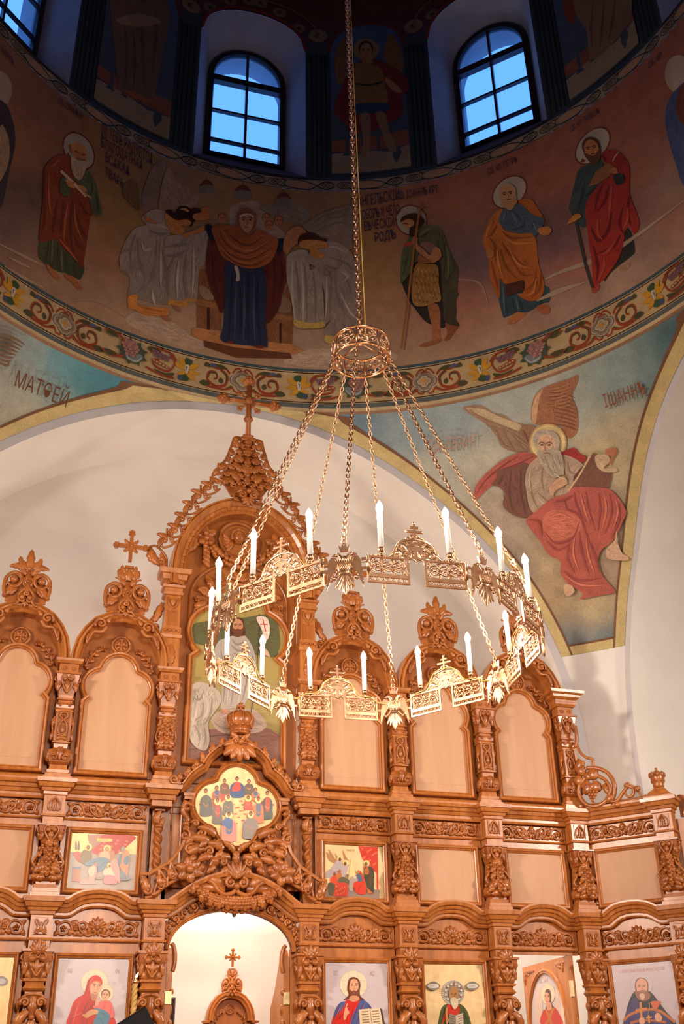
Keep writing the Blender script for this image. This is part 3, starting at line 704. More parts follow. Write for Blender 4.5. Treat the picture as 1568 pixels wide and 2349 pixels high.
    for r_ in range(6):
        for k in range(6 - abs(r_ - 2)): el(x - 7 + 4 * k + abs(r_ - 2) * 2, -13 + 3.9 * r_ - k * .4, 2.2, 2.2, (188, 134, 116) if (k + r_) % 2 else (164, 116, 112))
    st([(152, -10), (162, -17), (178, -16)], 2.6, RUST); st([(152, 12), (166, 16), (180, 13)], 2.6, RUST); pl([(160, -13), (170, -19), (176, -13), (167, -11)], OLIVE); pl([(160, 12), (170, 18), (178, 12), (168, 10)], OLIVE)
def quatre(a0):
    OR.reset(); K = 13.02 / DEG
    for r, c in ((1.0, (98, 104, 140)), (.92, (214, 190, 150)), (.84, (158, 130, 106)), (.62, (106, 116, 86)), (.54, (206, 184, 150))):
        for dx, dy in ((1, 0), (-1, 0), (0, 1), (0, -1)): OR.ell(a0 * 13.02 + dx * 8.0 * r * K * .95, dy * 7.6 * r, 8.6 * r * K, 8.2 * r, c, 0, 20)
        OR.ell(a0 * 13.02, 0, 7 * r * K, 7 * r, c, 0, 16)
    for dx, dy in ((1, 0), (-1, 0), (0, 1), (0, -1)): OR.ell(a0 * 13.02 + dx * 4.0 * K, dy * 4.0, 2.8 * K, 2.8, (188, 160, 130), 0, 14)
    OR.ell(a0 * 13.02, 0, 2.6 * K, 2.6, (222, 150, 44), 0, 12)
for k in range(-3, 4): quatre(1.0 + 29.6 * k)
for k in range(0, 3): orn(False, 1.0 + 29.6 * k); orn(True, 1.0 - 29.6 * k)
# upper ornament: running loops with rosettes
UO = Painter(lambda u, v, l: map_ang(u / 13.02, (Z_O0 + Z_O1) / 2 - v / 100.0, l), h=14, step=0.0004, base=0.003)
K = 13.02 / DEG; INK = (38, 44, 60)
for k in range(-6, 8):
    a0 = (1.0 + 12.6 * k); UO.reset(); X = lambda x: (a0 + x / DEG) * 13.02
    UO.ell(X(-25), 0, 17 * K, 7.2, (190, 150, 112), 0.0, 20)
    UO.stroke([(X(-48), 0), (X(-42), -7), (X(-25), -8), (X(-8), -3), (X(4), 5), (X(14), 7), (X(23), 2), (X(20), -6), (X(10), -7), (X(0), 0), (X(-10), 7), (X(-25), 8), (X(-42), 6), (X(-48), 0)], 1.6, INK)
    for s in (11, 37):
        UO.stroke([(X(s + 10 * math.cos(t)), 6.4 * math.sin(t)) for t in np.linspace(0, 2 * PI, 13)[:-1]], 1.3, INK, closed=True)
        for j in range(6): UO.ell(X(s + 5 * math.cos(j * 1.047)), 3.6 * math.sin(j * 1.047), 2.2 * K, 1.6, (120, 104, 84))
        UO.ell(X(s), 0, 2 * K, 1.4, (90, 72, 56))
    for s, d in ((-3, 1), (50, -1)): UO.poly([(X(s), 3), (X(s + 5), 7), (X(s + 8 * d), 7.5), (X(s + 2 * d), 5)], (70, 74, 56)); UO.poly([(X(s), -3), (X(s + 4), -7), (X(s + 7 * d), -7), (X(s + 2 * d), -5)], (120, 70, 50))
DP = Painter(map_drum, h=22, step=0.0005, base=0.004); DP.tint = 1.25; DP.hatch = 1.0
SK = (196, 138, 84)
# --- old apostle with a scroll
p = DP.zoom(60, 280, 5.807); p.reset()
p.halo(700, 385, 175, 255, -.55, (178, 166, 140), (120, 60, 40))
p.poly([(640, 330), (560, 300), (590, 420), (640, 470)], (150, 104, 60)); p.poly([(600, 300), (700, 275), (790, 340), (810, 450), (770, 540), (690, 520), (630, 440)], (200, 140, 80))
p.poly([(205, 1540), (400, 1520), (560, 1700), (770, 1900), (725, 2090), (640, 2060), (560, 2020), (430, 1990), (270, 1900), (165, 1790)], (92, 92, 58), (64, 70, 48)); p.folds([[(300, 1560), (270, 1850)], [(430, 1640), (420, 1960)], [(520, 1760), (540, 2010)], [(640, 1900), (660, 2050)]], 34, (50, 54, 36)); p.folds([[(470, 1680), (475, 1990)], [(350, 1560), (340, 1900)]], 26, (130, 126, 84))
p.poly([(270, 1890), (360, 1960), (440, 2050), (460, 2095), (400, 2090), (310, 2000)], (168, 104, 58)); p.poly([(530, 2030), (630, 2070), (740, 2190), (750, 2230), (690, 2225), (600, 2130), (530, 2070)], (168, 104, 58))
p.poly([(420, 445), (250, 600), (225, 800), (215, 1100), (175, 1500), (205, 1600), (400, 1560), (430, 1620), (620, 1790), (700, 1900), (745, 1940), (790, 1740), (850, 1300), (880, 1230), (820, 1000), (640, 700), (600, 470)], (150, 76, 46), (120, 54, 34))
p.folds([[(500, 1050), (480, 1300), (450, 1500)], [(620, 1020), (590, 1300), (600, 1600), (640, 1760)], [(700, 1030), (790, 1200), (850, 1240)], [(660, 1200), (720, 1400), (800, 1560)], [(640, 1500), (700, 1650), (790, 1700)], [(260, 620), (240, 900), (250, 1300), (200, 1480)], [(420, 1050), (380, 1300), (360, 1480)]], 40, (84, 36, 24)); p.folds([[(560, 1050), (520, 1300), (500, 1600)], [(300, 700), (300, 1000), (330, 1240)], [(640, 1060), (660, 1350), (760, 1600)], [(450, 480), (380, 560), (290, 610)], [(440, 1560), (560, 1700), (700, 1880)]], 34, (190, 104, 62))
p.poly([(770, 640), (870, 700), (940, 850), (980, 1050), (1015, 1200), (960, 1250), (890, 1210), (820, 1000), (680, 800), (640, 740)], (96, 102, 70)); p.folds([[(860, 760), (880, 900), (850, 1000)], [(930, 900), (950, 1100), (960, 1220)]], 30, (58, 66, 46)); p.poly([(470, 740), (560, 760), (600, 860), (570, 980), (490, 980), (440, 880)], (92, 96, 66))
p.poly([(600, 460), (690, 510), (790, 530), (790, 640), (720, 770), (640, 720), (600, 600)], (190, 168, 132)); p.folds([[(660, 540), (680, 640), (710, 740)], [(740, 560), (740, 660), (720, 750)]], 14, (150, 128, 98))
p.stroke([(460, 650), (620, 800), (800, 990)], 38, (206, 184, 146), raw=True); p.poly([(520, 760), (600, 790), (670, 810), (650, 880), (570, 860)], SK); p.poly([(690, 850), (760, 850), (810, 910), (780, 940), (860, 990), (870, 1020), (800, 980)], SK); p.stroke([(650, 385), (700, 410)], 14, (90, 50, 30)); p.stroke([(740, 430), (780, 445)], 14, (90, 50, 30)); p.stroke([(680, 470), (740, 500), (790, 500)], 16, (150, 96, 60))
# --- white-robed angels on the altar side of the praying woman
p = DP.zoom(260, 420, 5.871); p.reset(); WHT = (176, 160, 142); WSH = (112, 100, 94)
p.poly([(420, 380), (350, 200), (420, 60), (560, 20), (680, 60), (640, 200), (600, 300)], (140, 120, 104)); p.poly([(600, 330), (700, 180), (800, 60), (900, 30), (1100, 200), (1000, 300), (900, 320), (700, 400)], (160, 136, 112)); p.stroke([(620, 330), (720, 230), (790, 130)], 16, (120, 96, 80))
p.poly([(690, 780), (820, 700), (1230, 640), (1270, 760), (1240, 1050), (1150, 1180), (1120, 1580), (980, 1610), (720, 1610), (700, 1200)], WHT, (150, 134, 118)); p.poly([(720, 1570), (980, 1600), (970, 1660), (730, 1630)], (206, 144, 66)); p.poly([(980, 1550), (1110, 1560), (1110, 1590), (980, 1600)], (196, 136, 66))
p.poly([(440, 560), (250, 640), (95, 950), (100, 1180), (210, 1250), (215, 1400), (195, 1510), (340, 1560), (700, 1640), (740, 1500), (700, 1100), (680, 780), (770, 660), (740, 480), (680, 380), (560, 350), (450, 400), (380, 480)], WHT, (140, 124, 110))
p.folds([[(300, 680), (230, 900), (230, 1200)], [(330, 760), (340, 1000), (420, 1300), (330, 1480)], [(580, 780), (560, 1100), (450, 1380), (260, 1490)], [(620, 800), (700, 1100), (720, 1500)], [(100, 950), (180, 900), (260, 880)], [(110, 1170), (200, 1220)], [(480, 640), (640, 690), (760, 670)], [(980, 960), (960, 1300), (990, 1560)], [(830, 980), (740, 1200), (740, 1500)], [(700, 980), (860, 970), (990, 900)], [(700, 860), (860, 840), (1000, 820)]], 40, WSH); p.folds([[(380, 800), (420, 900), (520, 880)], [(640, 820), (640, 1200), (640, 1400)], [(880, 1020), (860, 1300), (860, 1560)], [(1080, 860), (1080, 1200), (1060, 1500)], [(500, 560), (620, 570), (740, 620)], [(520, 1440), (540, 1560), (560, 1640)]], 40, (202, 188, 166))
p.poly([(200, 1520), (330, 1510), (330, 1640), (700, 1690), (740, 1770), (640, 1790), (420, 1770), (280, 1700), (210, 1690)], (206, 132, 62)); p.folds([[(330, 1650), (500, 1700), (720, 1740)]], 26, (168, 84, 40)); p.poly([(640, 1780), (720, 1790), (770, 1860), (700, 1850)], (170, 110, 76)); p.poly([(800, 1640), (860, 1660), (910, 1730), (850, 1710)], (160, 106, 80))
p.poly([(710, 370), (780, 360), (830, 400), (880, 320), (980, 310), (1050, 350), (1150, 340), (1170, 420), (1090, 520), (1050, 590), (1000, 560), (820, 500), (740, 450)], (58, 32, 24)); p.poly([(890, 350), (960, 335), (1020, 370), (1000, 390), (950, 365)], (196, 140, 90))
p.poly([(700, 400), (780, 460), (860, 500), (1000, 490), (1050, 540), (980, 580), (900, 560), (950, 610), (930, 680), (800, 680), (760, 620), (700, 500)], (198, 136, 70)); p.poly([(1070, 430), (1150, 400), (1260, 420), (1300, 470), (1200, 500), (1090, 490)], (196, 128, 76)); p.poly([(940, 690), (1080, 640), (1200, 570), (1210, 640), (1060, 690), (990, 730)], (196, 134, 70)); p.ell(1240, 390, 60, 70, (190, 118, 60)); p.poly([(430, 440), (480, 480), (600, 540), (520, 530), (440, 500)], (200, 120, 60))
# --- small domes of a city, far heads
p = DP.zoom(250, 300, 4.9); p.reset()
for cx, cy, r in ((1095, 640, 78), (1500, 700, 90), (1960, 780, 80)): p.poly([(cx - r, cy + 60), (cx - r, cy - 20), (cx, cy - 80), (cx + r, cy - 20), (cx + r, cy + 60)], (126, 120, 102)); p.poly([(cx - r, cy - 20), (cx - .5 * r, cy - 75), (cx, cy - 90), (cx + .5 * r, cy - 75), (cx + r, cy - 20), (cx, cy - 40)], (104, 62, 40)); p.stroke([(cx, cy - 90), (cx, cy - 125)], 8, (104, 62, 40))
p.poly([(180, 590), (300, 560), (340, 700), (340, 900), (240, 820), (150, 700)], (122, 98, 60)); p.poly([(370, 800), (460, 460), (600, 330), (640, 420), (560, 640), (520, 860)], (142, 118, 100)); p.poly([(650, 420), (760, 560), (900, 640), (1000, 760), (940, 860), (700, 880), (560, 840)], (160, 134, 108))
p = DP.zoom(440, 440, 3.92); p.reset()
p.poly([(330, 300), (340, 160), (420, 100), (580, 90), (660, 180), (760, 300), (840, 420), (500, 380), (200, 330)], (176, 150, 124)); p.poly([(600, 130), (800, 100), (930, 110), (1060, 180), (1000, 300), (800, 250), (680, 200)], (140, 126, 106))
for x, y in ((270, 240), (668, 240), (695, 305), (780, 262), (45, 200)): p.face(x, y, 32, 0, (186, 128, 84), (140, 84, 52))
# --- right-hand angels
p.poly([(1000, 320), (1060, 260), (1180, 190), (1400, 120), (1450, 160), (1440, 400), (1420, 520), (1200, 440)], (150, 130, 108)); p.folds([[(1060, 300), (1200, 210), (1420, 150)], [(1080, 330), (1240, 240), (1430, 220)], [(1120, 350), (1300, 280), (1430, 300)]], 16, (118, 98, 80))
p.poly([(830, 420), (880, 340), (960, 310), (1030, 360), (1000, 420), (900, 500), (860, 560), (820, 520)], (186, 128, 84)); p.poly([(870, 560), (1040, 530), (1060, 700), (1150, 700), (1190, 1120), (1180, 1200), (1060, 1230), (930, 1210), (900, 1000), (850, 760)], WHT, (150, 134, 116)); p.folds([[(930, 620), (960, 900), (960, 1200)], [(1010, 640), (1030, 900), (1030, 1200)], [(1090, 720), (1110, 960), (1110, 1200)]], 26, WSH); p.folds([[(900, 640), (900, 900), (930, 1180)], [(985, 640), (1000, 900), (1000, 1200)]], 24, (200, 188, 164)); p.poly([(920, 1150), (1060, 1180), (1190, 1170), (1180, 1220), (1060, 1230), (930, 1210)], (196, 160, 84))
p.poly([(1050, 560), (1200, 450), (1340, 470), (1440, 560), (1480, 740), (1500, 1000), (1510, 1260), (1400, 1330), (1230, 1330), (1190, 1250), (1250, 1150), (1190, 1180), (1200, 950), (1120, 690), (1040, 640)], (168, 150, 132), (140, 122, 108)); p.folds([[(1190, 680), (1250, 760), (1240, 1000), (1240, 1140)], [(1290, 700), (1300, 900), (1380, 1100), (1480, 1180)], [(1380, 760), (1430, 900), (1400, 900)], [(1360, 620), (1300, 690), (1180, 660)], [(1440, 700), (1380, 640), (1220, 580)], [(1290, 1140), (1280, 1300)], [(1350, 1160), (1400, 1300)], [(1190, 700), (1200, 750), (1280, 690)]], 24, WSH); p.folds([[(1210, 760), (1210, 960), (1200, 1140)], [(1340, 720), (1400, 760), (1340, 820)], [(1220, 500), (1300, 500), (1400, 560)], [(1330, 900), (1420, 1080), (1500, 1150)]], 22, (204, 188, 166)); p.poly([(1200, 1290), (1290, 1310), (1280, 1360), (1200, 1350)], (196, 160, 84))
p.poly([(950, 440), (990, 380), (1080, 365), (1160, 410), (1210, 420), (1190, 450), (1130, 440), (1000, 440), (970, 480)], (76, 48, 32)); p.poly([(970, 450), (1060, 430), (1200, 450), (1210, 500), (1120, 510), (1190, 560), (1160, 600), (1060, 570), (1060, 520), (980, 500)], (198, 138, 74))
# --- praying woman in a broad veil on a stone throne
p.reset()
p.poly([(40, 960), (40, 700), (130, 690), (130, 760), (240, 1000), (270, 1100), (260, 1250), (40, 1220)], (140, 92, 56), smooth=False); p.poly([(740, 1090), (800, 1000), (860, 830), (890, 840), (910, 1150), (900, 1370), (660, 1340), (660, 1180)], (140, 92, 56), smooth=False); p.poly([(35, 960), (260, 1010), (250, 1060), (30, 1010)], (160, 108, 66), smooth=False); p.poly([(730, 1090), (910, 1120), (905, 1160), (720, 1140)], (160, 108, 66), smooth=False)
p.stroke([(148, 1040), (148, 1240)], 22, (66, 36, 22)); p.stroke([(795, 1180), (795, 1360)], 18, (66, 36, 22)); p.poly([(60, 850), (130, 860), (200, 960), (100, 960)], (156, 128, 100)); p.poly([(800, 960), (870, 960), (890, 1080), (770, 1070)], (140, 112, 88))
p.poly([(0, 1220), (270, 1260), (700, 1350), (900, 1370), (1010, 1430), (880, 1470), (400, 1420), (110, 1340), (0, 1290)], (184, 124, 78), smooth=False); p.poly([(105, 1335), (400, 1400), (880, 1450), (900, 1500), (400, 1490), (110, 1390)], (104, 62, 36), smooth=False)
p.poly([(150, 430), (125, 640), (150, 800), (220, 1000), (280, 1080), (330, 700), (250, 560), (200, 420)], (112, 54, 40), (84, 36, 30)); p.poly([(770, 520), (820, 520), (850, 760), (830, 860), (780, 1050), (720, 1140), (660, 1150), (640, 700)], (112, 54, 40), (84, 36, 30)); p.folds([[(180, 560), (200, 800), (260, 1000)], [(740, 620), (740, 900), (700, 1100)], [(800, 600), (810, 760), (780, 940)]], 26, (66, 26, 24))
p.poly([(120, 300), (185, 310), (200, 440), (160, 420)], (34, 44, 56)); p.poly([(770, 430), (850, 430), (810, 520), (760, 540)], (34, 44, 56))
p.poly([(320, 620), (300, 900), (280, 1200), (260, 1330), (400, 1370), (640, 1390), (680, 1380), (660, 1150), (640, 680)], (50, 56, 76), (44, 50, 72)); p.folds([[(360, 720), (350, 1000), (330, 1330)], [(430, 820), (440, 1100), (420, 1350)], [(510, 720), (500, 1000), (510, 1370)], [(590, 760), (590, 1100), (620, 1370)]], 30, (28, 32, 48)); p.folds([[(400, 800), (390, 1100), (380, 1340)], [(560, 740), (555, 1100), (570, 1370)], [(470, 760), (470, 1100), (460, 1340)]], 22, (78, 86, 108))
p.poly([(380, 670), (415, 680), (430, 790), (395, 800), (400, 740)], (196, 180, 158))
p.poly([(185, 310), (420, 310), (500, 400), (600, 340), (700, 390), (775, 430), (740, 580), (660, 660), (540, 690), (400, 660), (270, 570), (210, 440)], (160, 92, 52), (176, 98, 54)); p.folds([[(240, 340), (320, 480), (500, 560), (700, 450)], [(230, 420), (340, 560), (520, 610), (720, 500)], [(300, 340), (400, 440), (520, 480), (640, 400)], [(270, 540), (400, 640), (560, 660), (700, 580)]], 20, (104, 52, 32)); p.folds([[(270, 340), (360, 470), (520, 530), (680, 440)], [(250, 480), (370, 600), (530, 640), (720, 540)]], 16, (206, 132, 80))
p.poly([(405, 240), (430, 165), (500, 150), (570, 190), (580, 270), (560, 340), (500, 400), (430, 340)], (150, 92, 58)); p.poly([(430, 230), (500, 205), (555, 230), (550, 300), (500, 370), (440, 310)], (196, 146, 104)); p.stroke([(430, 220), (500, 200), (555, 222)], 14, (220, 200, 176)); 
for q in (465, 525): p.stroke([(q - 20, 238), (q, 228), (q + 20, 240)], 8, (80, 44, 30)); p.ell(q, 250, 11, 6, (56, 34, 26))
p.stroke([(496, 250), (500, 285), (488, 292)], 7, (150, 100, 70)); p.stroke([(475, 318), (492, 322), (512, 318)], 9, (150, 76, 60)); p.ell(345, 1352, 30, 12, (120, 40, 34)); p.ell(610, 1392, 40, 14, (110, 40, 36))
# --- clouds under the figures
p = DP.zoom(0, 0, 1.0); p.reset()
for pts in ([(300, 720), (340, 712), (390, 735), (440, 770), (470, 785), (460, 802), (400, 790), (340, 770), (290, 740)], [(650, 830), (690, 805), (760, 800), (820, 812), (900, 808), (900, 830), (780, 845), (700, 842)]): p.poly(pts, (188, 158, 132))
p.folds([[(300, 740), (360, 745), (430, 780)], [(670, 826), (740, 812), (850, 820)]], 7, (202, 174, 148)); p.folds([[(160, 690), (220, 690), (290, 730)], [(1050, 640), (1100, 650), (1120, 700)]], 6, (150, 118, 100))
p.folds([[(1250, 640), (1290, 622), (1380, 590), (1460, 540), (1568, 460)], [(1230, 690), (1280, 668), (1340, 648)]], 12, (170, 150, 124)); p.folds([[(0, 560), (60, 590), (100, 610)], [(10, 610), (60, 640), (100, 660)], [(20, 590), (70, 615)]], 7, (168, 136, 112))
# --- barefoot prophet with a staff
p = DP.zoom(870, 440, 6.182); p.reset()
p.halo(450, 405, 215, 200, .5, (178, 162, 136), (120, 60, 40))
p.poly([(320, 1300), (420, 1540), (520, 1680), (640, 1830), (760, 1890), (940, 1910), (900, 1500), (860, 1000), (500, 1000), (360, 1200)], (52, 44, 36)); p.poly([(690, 1600), (810, 1590), (860, 1720), (860, 2000), (880, 2110), (760, 2120), (740, 1900), (700, 1720)], (166, 104, 66)); p.poly([(560, 2180), (700, 2120), (860, 2080), (880, 2120), (760, 2170), (640, 2200)], (150, 92, 56)); p.poly([(930, 1860), (1040, 1880), (1130, 1890), (1040, 2020), (990, 2090), (910, 2110), (960, 2000)], (140, 84, 52))
p.poly([(560, 540), (700, 460), (850, 500), (930, 650), (1020, 900), (1110, 1080), (1110, 1200), (1100, 1400), (1120, 1450), (1080, 1540), (1090, 1700), (1080, 1800), (1130, 1900), (1030, 1890), (920, 1830), (900, 1600), (880, 1200), (860, 950), (780, 760), (640, 700), (520, 740)], (96, 94, 64), (70, 58, 42)); p.folds([[(880, 620), (940, 900), (900, 1260)], [(1000, 900), (1060, 1080), (920, 1320)], [(1060, 1380), (980, 1540), (920, 1640)], [(700, 520), (640, 620), (560, 640)]], 40, (56, 52, 36)); p.folds([[(940, 760), (980, 1000), (960, 1240)], [(760, 500), (640, 560), (560, 620)]], 34, (124, 120, 84))
p.poly([(440, 620), (390, 700), (320, 850), (300, 1050), (295, 1250), (310, 1300), (430, 1150), (540, 900), (560, 760)], (92, 98, 66)); p.folds([[(420, 800), (380, 1000), (330, 1200)], [(490, 800), (450, 1000), (400, 1120)]], 30, (64, 66, 46)); p.poly([(340, 770), (400, 710), (470, 720), (440, 760)], (176, 70, 40))
p.poly([(540, 1010), (640, 1020), (820, 1050), (840, 1300), (870, 1530), (780, 1570), (640, 1620), (490, 1600), (450, 1400), (470, 1150)], (156, 110, 52), (166, 122, 70))
for i in range(46): rx_, ry_ = 480 + (i * 97) % 360, 1080 + (i * 61) % 480; p.stroke([(rx_, ry_), (rx_ + 14, ry_ + 36)], (4, 16, 4), (126, 84, 40) if i % 2 else (196, 150, 90))
p.poly([(540, 740), (640, 830), (720, 900), (780, 780), (860, 820), (870, 930), (760, 1010), (680, 960), (560, 860), (470, 740), (480, 640), (540, 650)], (178, 118, 76)); p.poly([(560, 900), (640, 940), (740, 1000), (560, 1010)], (150, 94, 56))
p.poly([(300, 430), (330, 350), (480, 300), (570, 330), (640, 420), (600, 480), (540, 540), (480, 600), (430, 640), (420, 560), (440, 470), (380, 400)], (66, 40, 26)); p.poly([(320, 440), (380, 390), (470, 400), (490, 460), (440, 500), (370, 500)], (188, 126, 78)); p.stroke([(340, 452), (400, 450)], 16, (80, 46, 30)); p.stroke([(310, 2230), (420, 1400), (490, 760), (560, 300), (590, 140)], 30, (150, 96, 48), raw=True); p.stroke([(530, 245), (640, 205)], 18, (150, 96, 48))
# --- apostle in blue and ochre
p = DP.zoom(1080, 380, 6.023); p.reset()
p.halo(530, 365, 255, 180, -.72, (186, 172, 146), (120, 60, 40))
p.poly([(400, 1580), (430, 2060), (510, 2080), (640, 2030), (780, 2020), (900, 1960), (990, 1900), (1080, 1880), (1090, 1760), (1000, 1650)], (66, 84, 88), (56, 72, 76)); p.folds([[(480, 1830), (500, 2060)], [(570, 1820), (600, 2030)], [(660, 1850), (720, 2010)], [(1000, 1780), (960, 1900)]], 30, (36, 46, 50)); p.folds([[(440, 1620), (460, 2040)], [(620, 1820), (660, 2020)]], 26, (104, 122, 124))
p.poly([(620, 2030), (700, 2030), (760, 2050), (640, 2150), (540, 2200), (510, 2150)], (176, 112, 66)); p.poly([(910, 1940), (1000, 1920), (1080, 1960), (1080, 2030), (1000, 2055), (930, 2010)], (170, 100, 62))
p.poly([(430, 600), (280, 700), (170, 980), (180, 1100), (250, 1300), (260, 1560), (390, 1830), (400, 1560), (480, 1640), (720, 1590), (720, 1750), (640, 1780), (800, 1870), (950, 1830), (1010, 1650), (930, 1350), (900, 1050), (830, 930), (640, 940), (430, 860)], (188, 112, 50), (176, 92, 40)); p.poly([(640, 480), (820, 460), (900, 560), (1000, 720), (1000, 800), (850, 680), (680, 540)], (180, 100, 44))
p.folds([[(420, 900), (560, 1000), (880, 980)], [(420, 1050), (520, 1200), (800, 1440)], [(400, 1150), (480, 1400), (640, 1560)], [(540, 1250), (700, 1500), (880, 1500)], [(280, 1320), (330, 1560), (380, 1720)], [(900, 1440), (860, 1640), (740, 1720)], [(960, 1500), (940, 1700), (820, 1830)], [(240, 980), (320, 1100), (330, 1300)], [(350, 820), (300, 920), (240, 980)]], 34, (120, 62, 26)); p.folds([[(440, 960), (600, 1070), (880, 1060)], [(500, 1100), (640, 1350), (820, 1420)], [(300, 760), (230, 900), (200, 1020)], [(360, 1150), (380, 1350), (440, 1560)], [(900, 1560), (860, 1740), (760, 1800)]], 34, (220, 146, 72))
p.poly([(440, 600), (560, 590), (660, 520), (850, 680), (990, 720), (990, 820), (880, 980), (830, 930), (700, 940), (560, 910), (390, 790)], (82, 96, 106)); p.folds([[(740, 760), (720, 840), (560, 890)], [(880, 760), (830, 880)], [(600, 640), (700, 780)]], 34, (52, 62, 72)); p.folds([[(470, 640), (440, 780)], [(860, 780), (900, 900)], [(560, 640), (640, 800)]], 30, (120, 130, 136))
p.poly([(920, 870), (1060, 840), (1110, 890), (1060, 960), (960, 950)], (190, 122, 60)); p.poly([(470, 1640), (720, 1580), (730, 1720), (480, 1810)], (84, 48, 32), smooth=False); p.poly([(210, 1170), (300, 1160), (310, 1240), (240, 1280)], (184, 118, 62))
p.face(505, 400, 100, -.18, (200, 146, 100), (186, 154, 116), (176, 142, 104)); p.poly([(420, 500), (500, 520), (600, 470), (640, 500), (560, 580), (460, 580)], (190, 134, 84))
# --- apostle with a sword and book
p = DP.zoom(1270, 270, 5.591); p.reset()
p.halo(495, 360, 265, 160, -.85, (178, 166, 144), (120, 60, 40))
p.poly([(960, 1420), (1040, 1700), (960, 1800), (830, 1900), (720, 2000), (640, 2080), (760, 1500)], (56, 54, 46)); p.poly([(870, 1900), (960, 1860), (970, 1910), (920, 1950), (840, 1960)], (176, 132, 100)); p.poly([(500, 2150), (580, 2130), (580, 2200), (510, 2250), (480, 2210)], (170, 80, 58))
p.poly([(430, 600), (310, 680), (250, 900), (190, 1140), (220, 1230), (300, 1350), (400, 1400), (560, 1100), (640, 700), (600, 540)], (66, 76, 74)); p.folds([[(400, 800), (360, 1000), (300, 1200)], [(560, 860), (470, 960), (400, 1000)]], 40, (40, 46, 46))
p.poly([(620, 440), (760, 410), (900, 500), (970, 650), (970, 980), (1050, 1200), (1095, 1370), (1030, 1490), (960, 1400), (900, 1480), (900, 1560), (830, 1800), (660, 2050), (560, 2130), (500, 2150), (480, 1850), (420, 1400), (410, 1100), (560, 880), (740, 700), (640, 560)], (140, 48, 44), (168, 56, 40)); p.folds([[(640, 840), (560, 1000), (520, 1200)], [(700, 850), (660, 1050), (560, 1200)], [(740, 1200), (690, 1450), (540, 1600)], [(850, 1500), (760, 1650), (540, 1750)], [(880, 1150), (840, 1350), (880, 1480)], [(500, 1640), (560, 1900), (540, 2100)], [(960, 1000), (940, 1200), (980, 1380)], [(620, 480), (660, 560)], [(470, 1400), (560, 1580), (680, 1500)]], 40, (88, 24, 30)); p.folds([[(560, 1300), (560, 1480), (620, 1560)], [(940, 1150), (940, 1300), (880, 1440)], [(800, 1560), (700, 1700), (600, 1760)], [(740, 880), (720, 1100), (700, 1300)], [(640, 1780), (640, 1900), (580, 2080)]], 40, (200, 92, 60))
p.poly([(440, 880), (540, 690), (700, 580), (760, 620), (720, 740), (560, 850)], (140, 92, 56), smooth=False); p.poly([(700, 690), (780, 630), (820, 700), (780, 720)], (170, 104, 64)); p.poly([(760, 740), (880, 720), (900, 820), (800, 860)], (52, 54, 48)); p.poly([(170, 1360), (240, 1260), (310, 1230), (350, 1270), (260, 1330)], (196, 128, 56)); p.stroke([(280, 1340), (330, 1560), (400, 1880), (490, 2180)], 34, (66, 62, 58), raw=True); p.stroke([(750, 560), (790, 490), (830, 440)], 14, (186, 160, 124))
p.face(480, 400, 95, -.25, (180, 118, 68), (84, 56, 36), (92, 62, 40))
# partial figures at the picture edges
p = DP.zoom(0, 0, 1.0); p.reset(); p.ell(-4, 205, 32, 42, (176, 160, 130)); p.poly([(-40, 240), (10, 235), (30, 280), (35, 330), (20, 400), (0, 480), (-50, 480)], (70, 60, 60)); p.poly([(0, 290), (20, 320), (18, 380), (-10, 420)], (170, 140, 106)); p.ell(1556, 170, 32, 44, (176, 160, 136)); p.poly([(1590, 200), (1545, 210), (1525, 260), (1530, 310), (1550, 380), (1570, 430), (1600, 430)], (72, 84, 120)); p.poly([(1560, 200), (1590, 190), (1590, 300), (1550, 260)], (110, 64, 46))
# lettering
TX = (64, 50, 74)
for s, x, y, dx, dy, h, sq in (('Ѿ ТЕБѢ РАДУЕТСѦ', 232, 305, 105, 66, 24, .42), ('БЛАГОДАТНАѦ', 231, 336, 74, 42, 22, .46), ('ВСѦКАѦ', 240, 370, 46, 28, 22, .52), ('ТВАРЬ', 240, 402, 34, 24, 20, .58), ('СВ. ІОАННЪ БГ.', 134, 238, 82, 55, 14, .46), ('АНГЕЛЬСКІЙ', 820, 476, 72, -14, 24, .44), ('СОБОРЪ И ЧЕЛО-', 822, 506, 74, -12, 22, .36), ('ВѢЧЕСКІЙ', 834, 530, 58, -9, 21, .46), ('РОДЪ', 858, 556, 32, -6, 21, .56), ('СВ. ІОАННЪ КРТ.', 910, 458, 104, -18, 17, .48), ('СВ. АП. ПЕТРЪ', 1118, 402, 80, -36, 14, .52), ('СВ. АП. ПАВЕЛЪ', 1306, 304, 84, -56, 13, .55), ('СВ. АП.', 1486, 158, 80, -66, 14, .6), ('МАРКЪ', 2, 118, 46, 50, 14, .6)):
    p.text(s, x, y, dx, dy, h, TX, 0.06 * dy / max(abs(dy), 1), -1, sq)
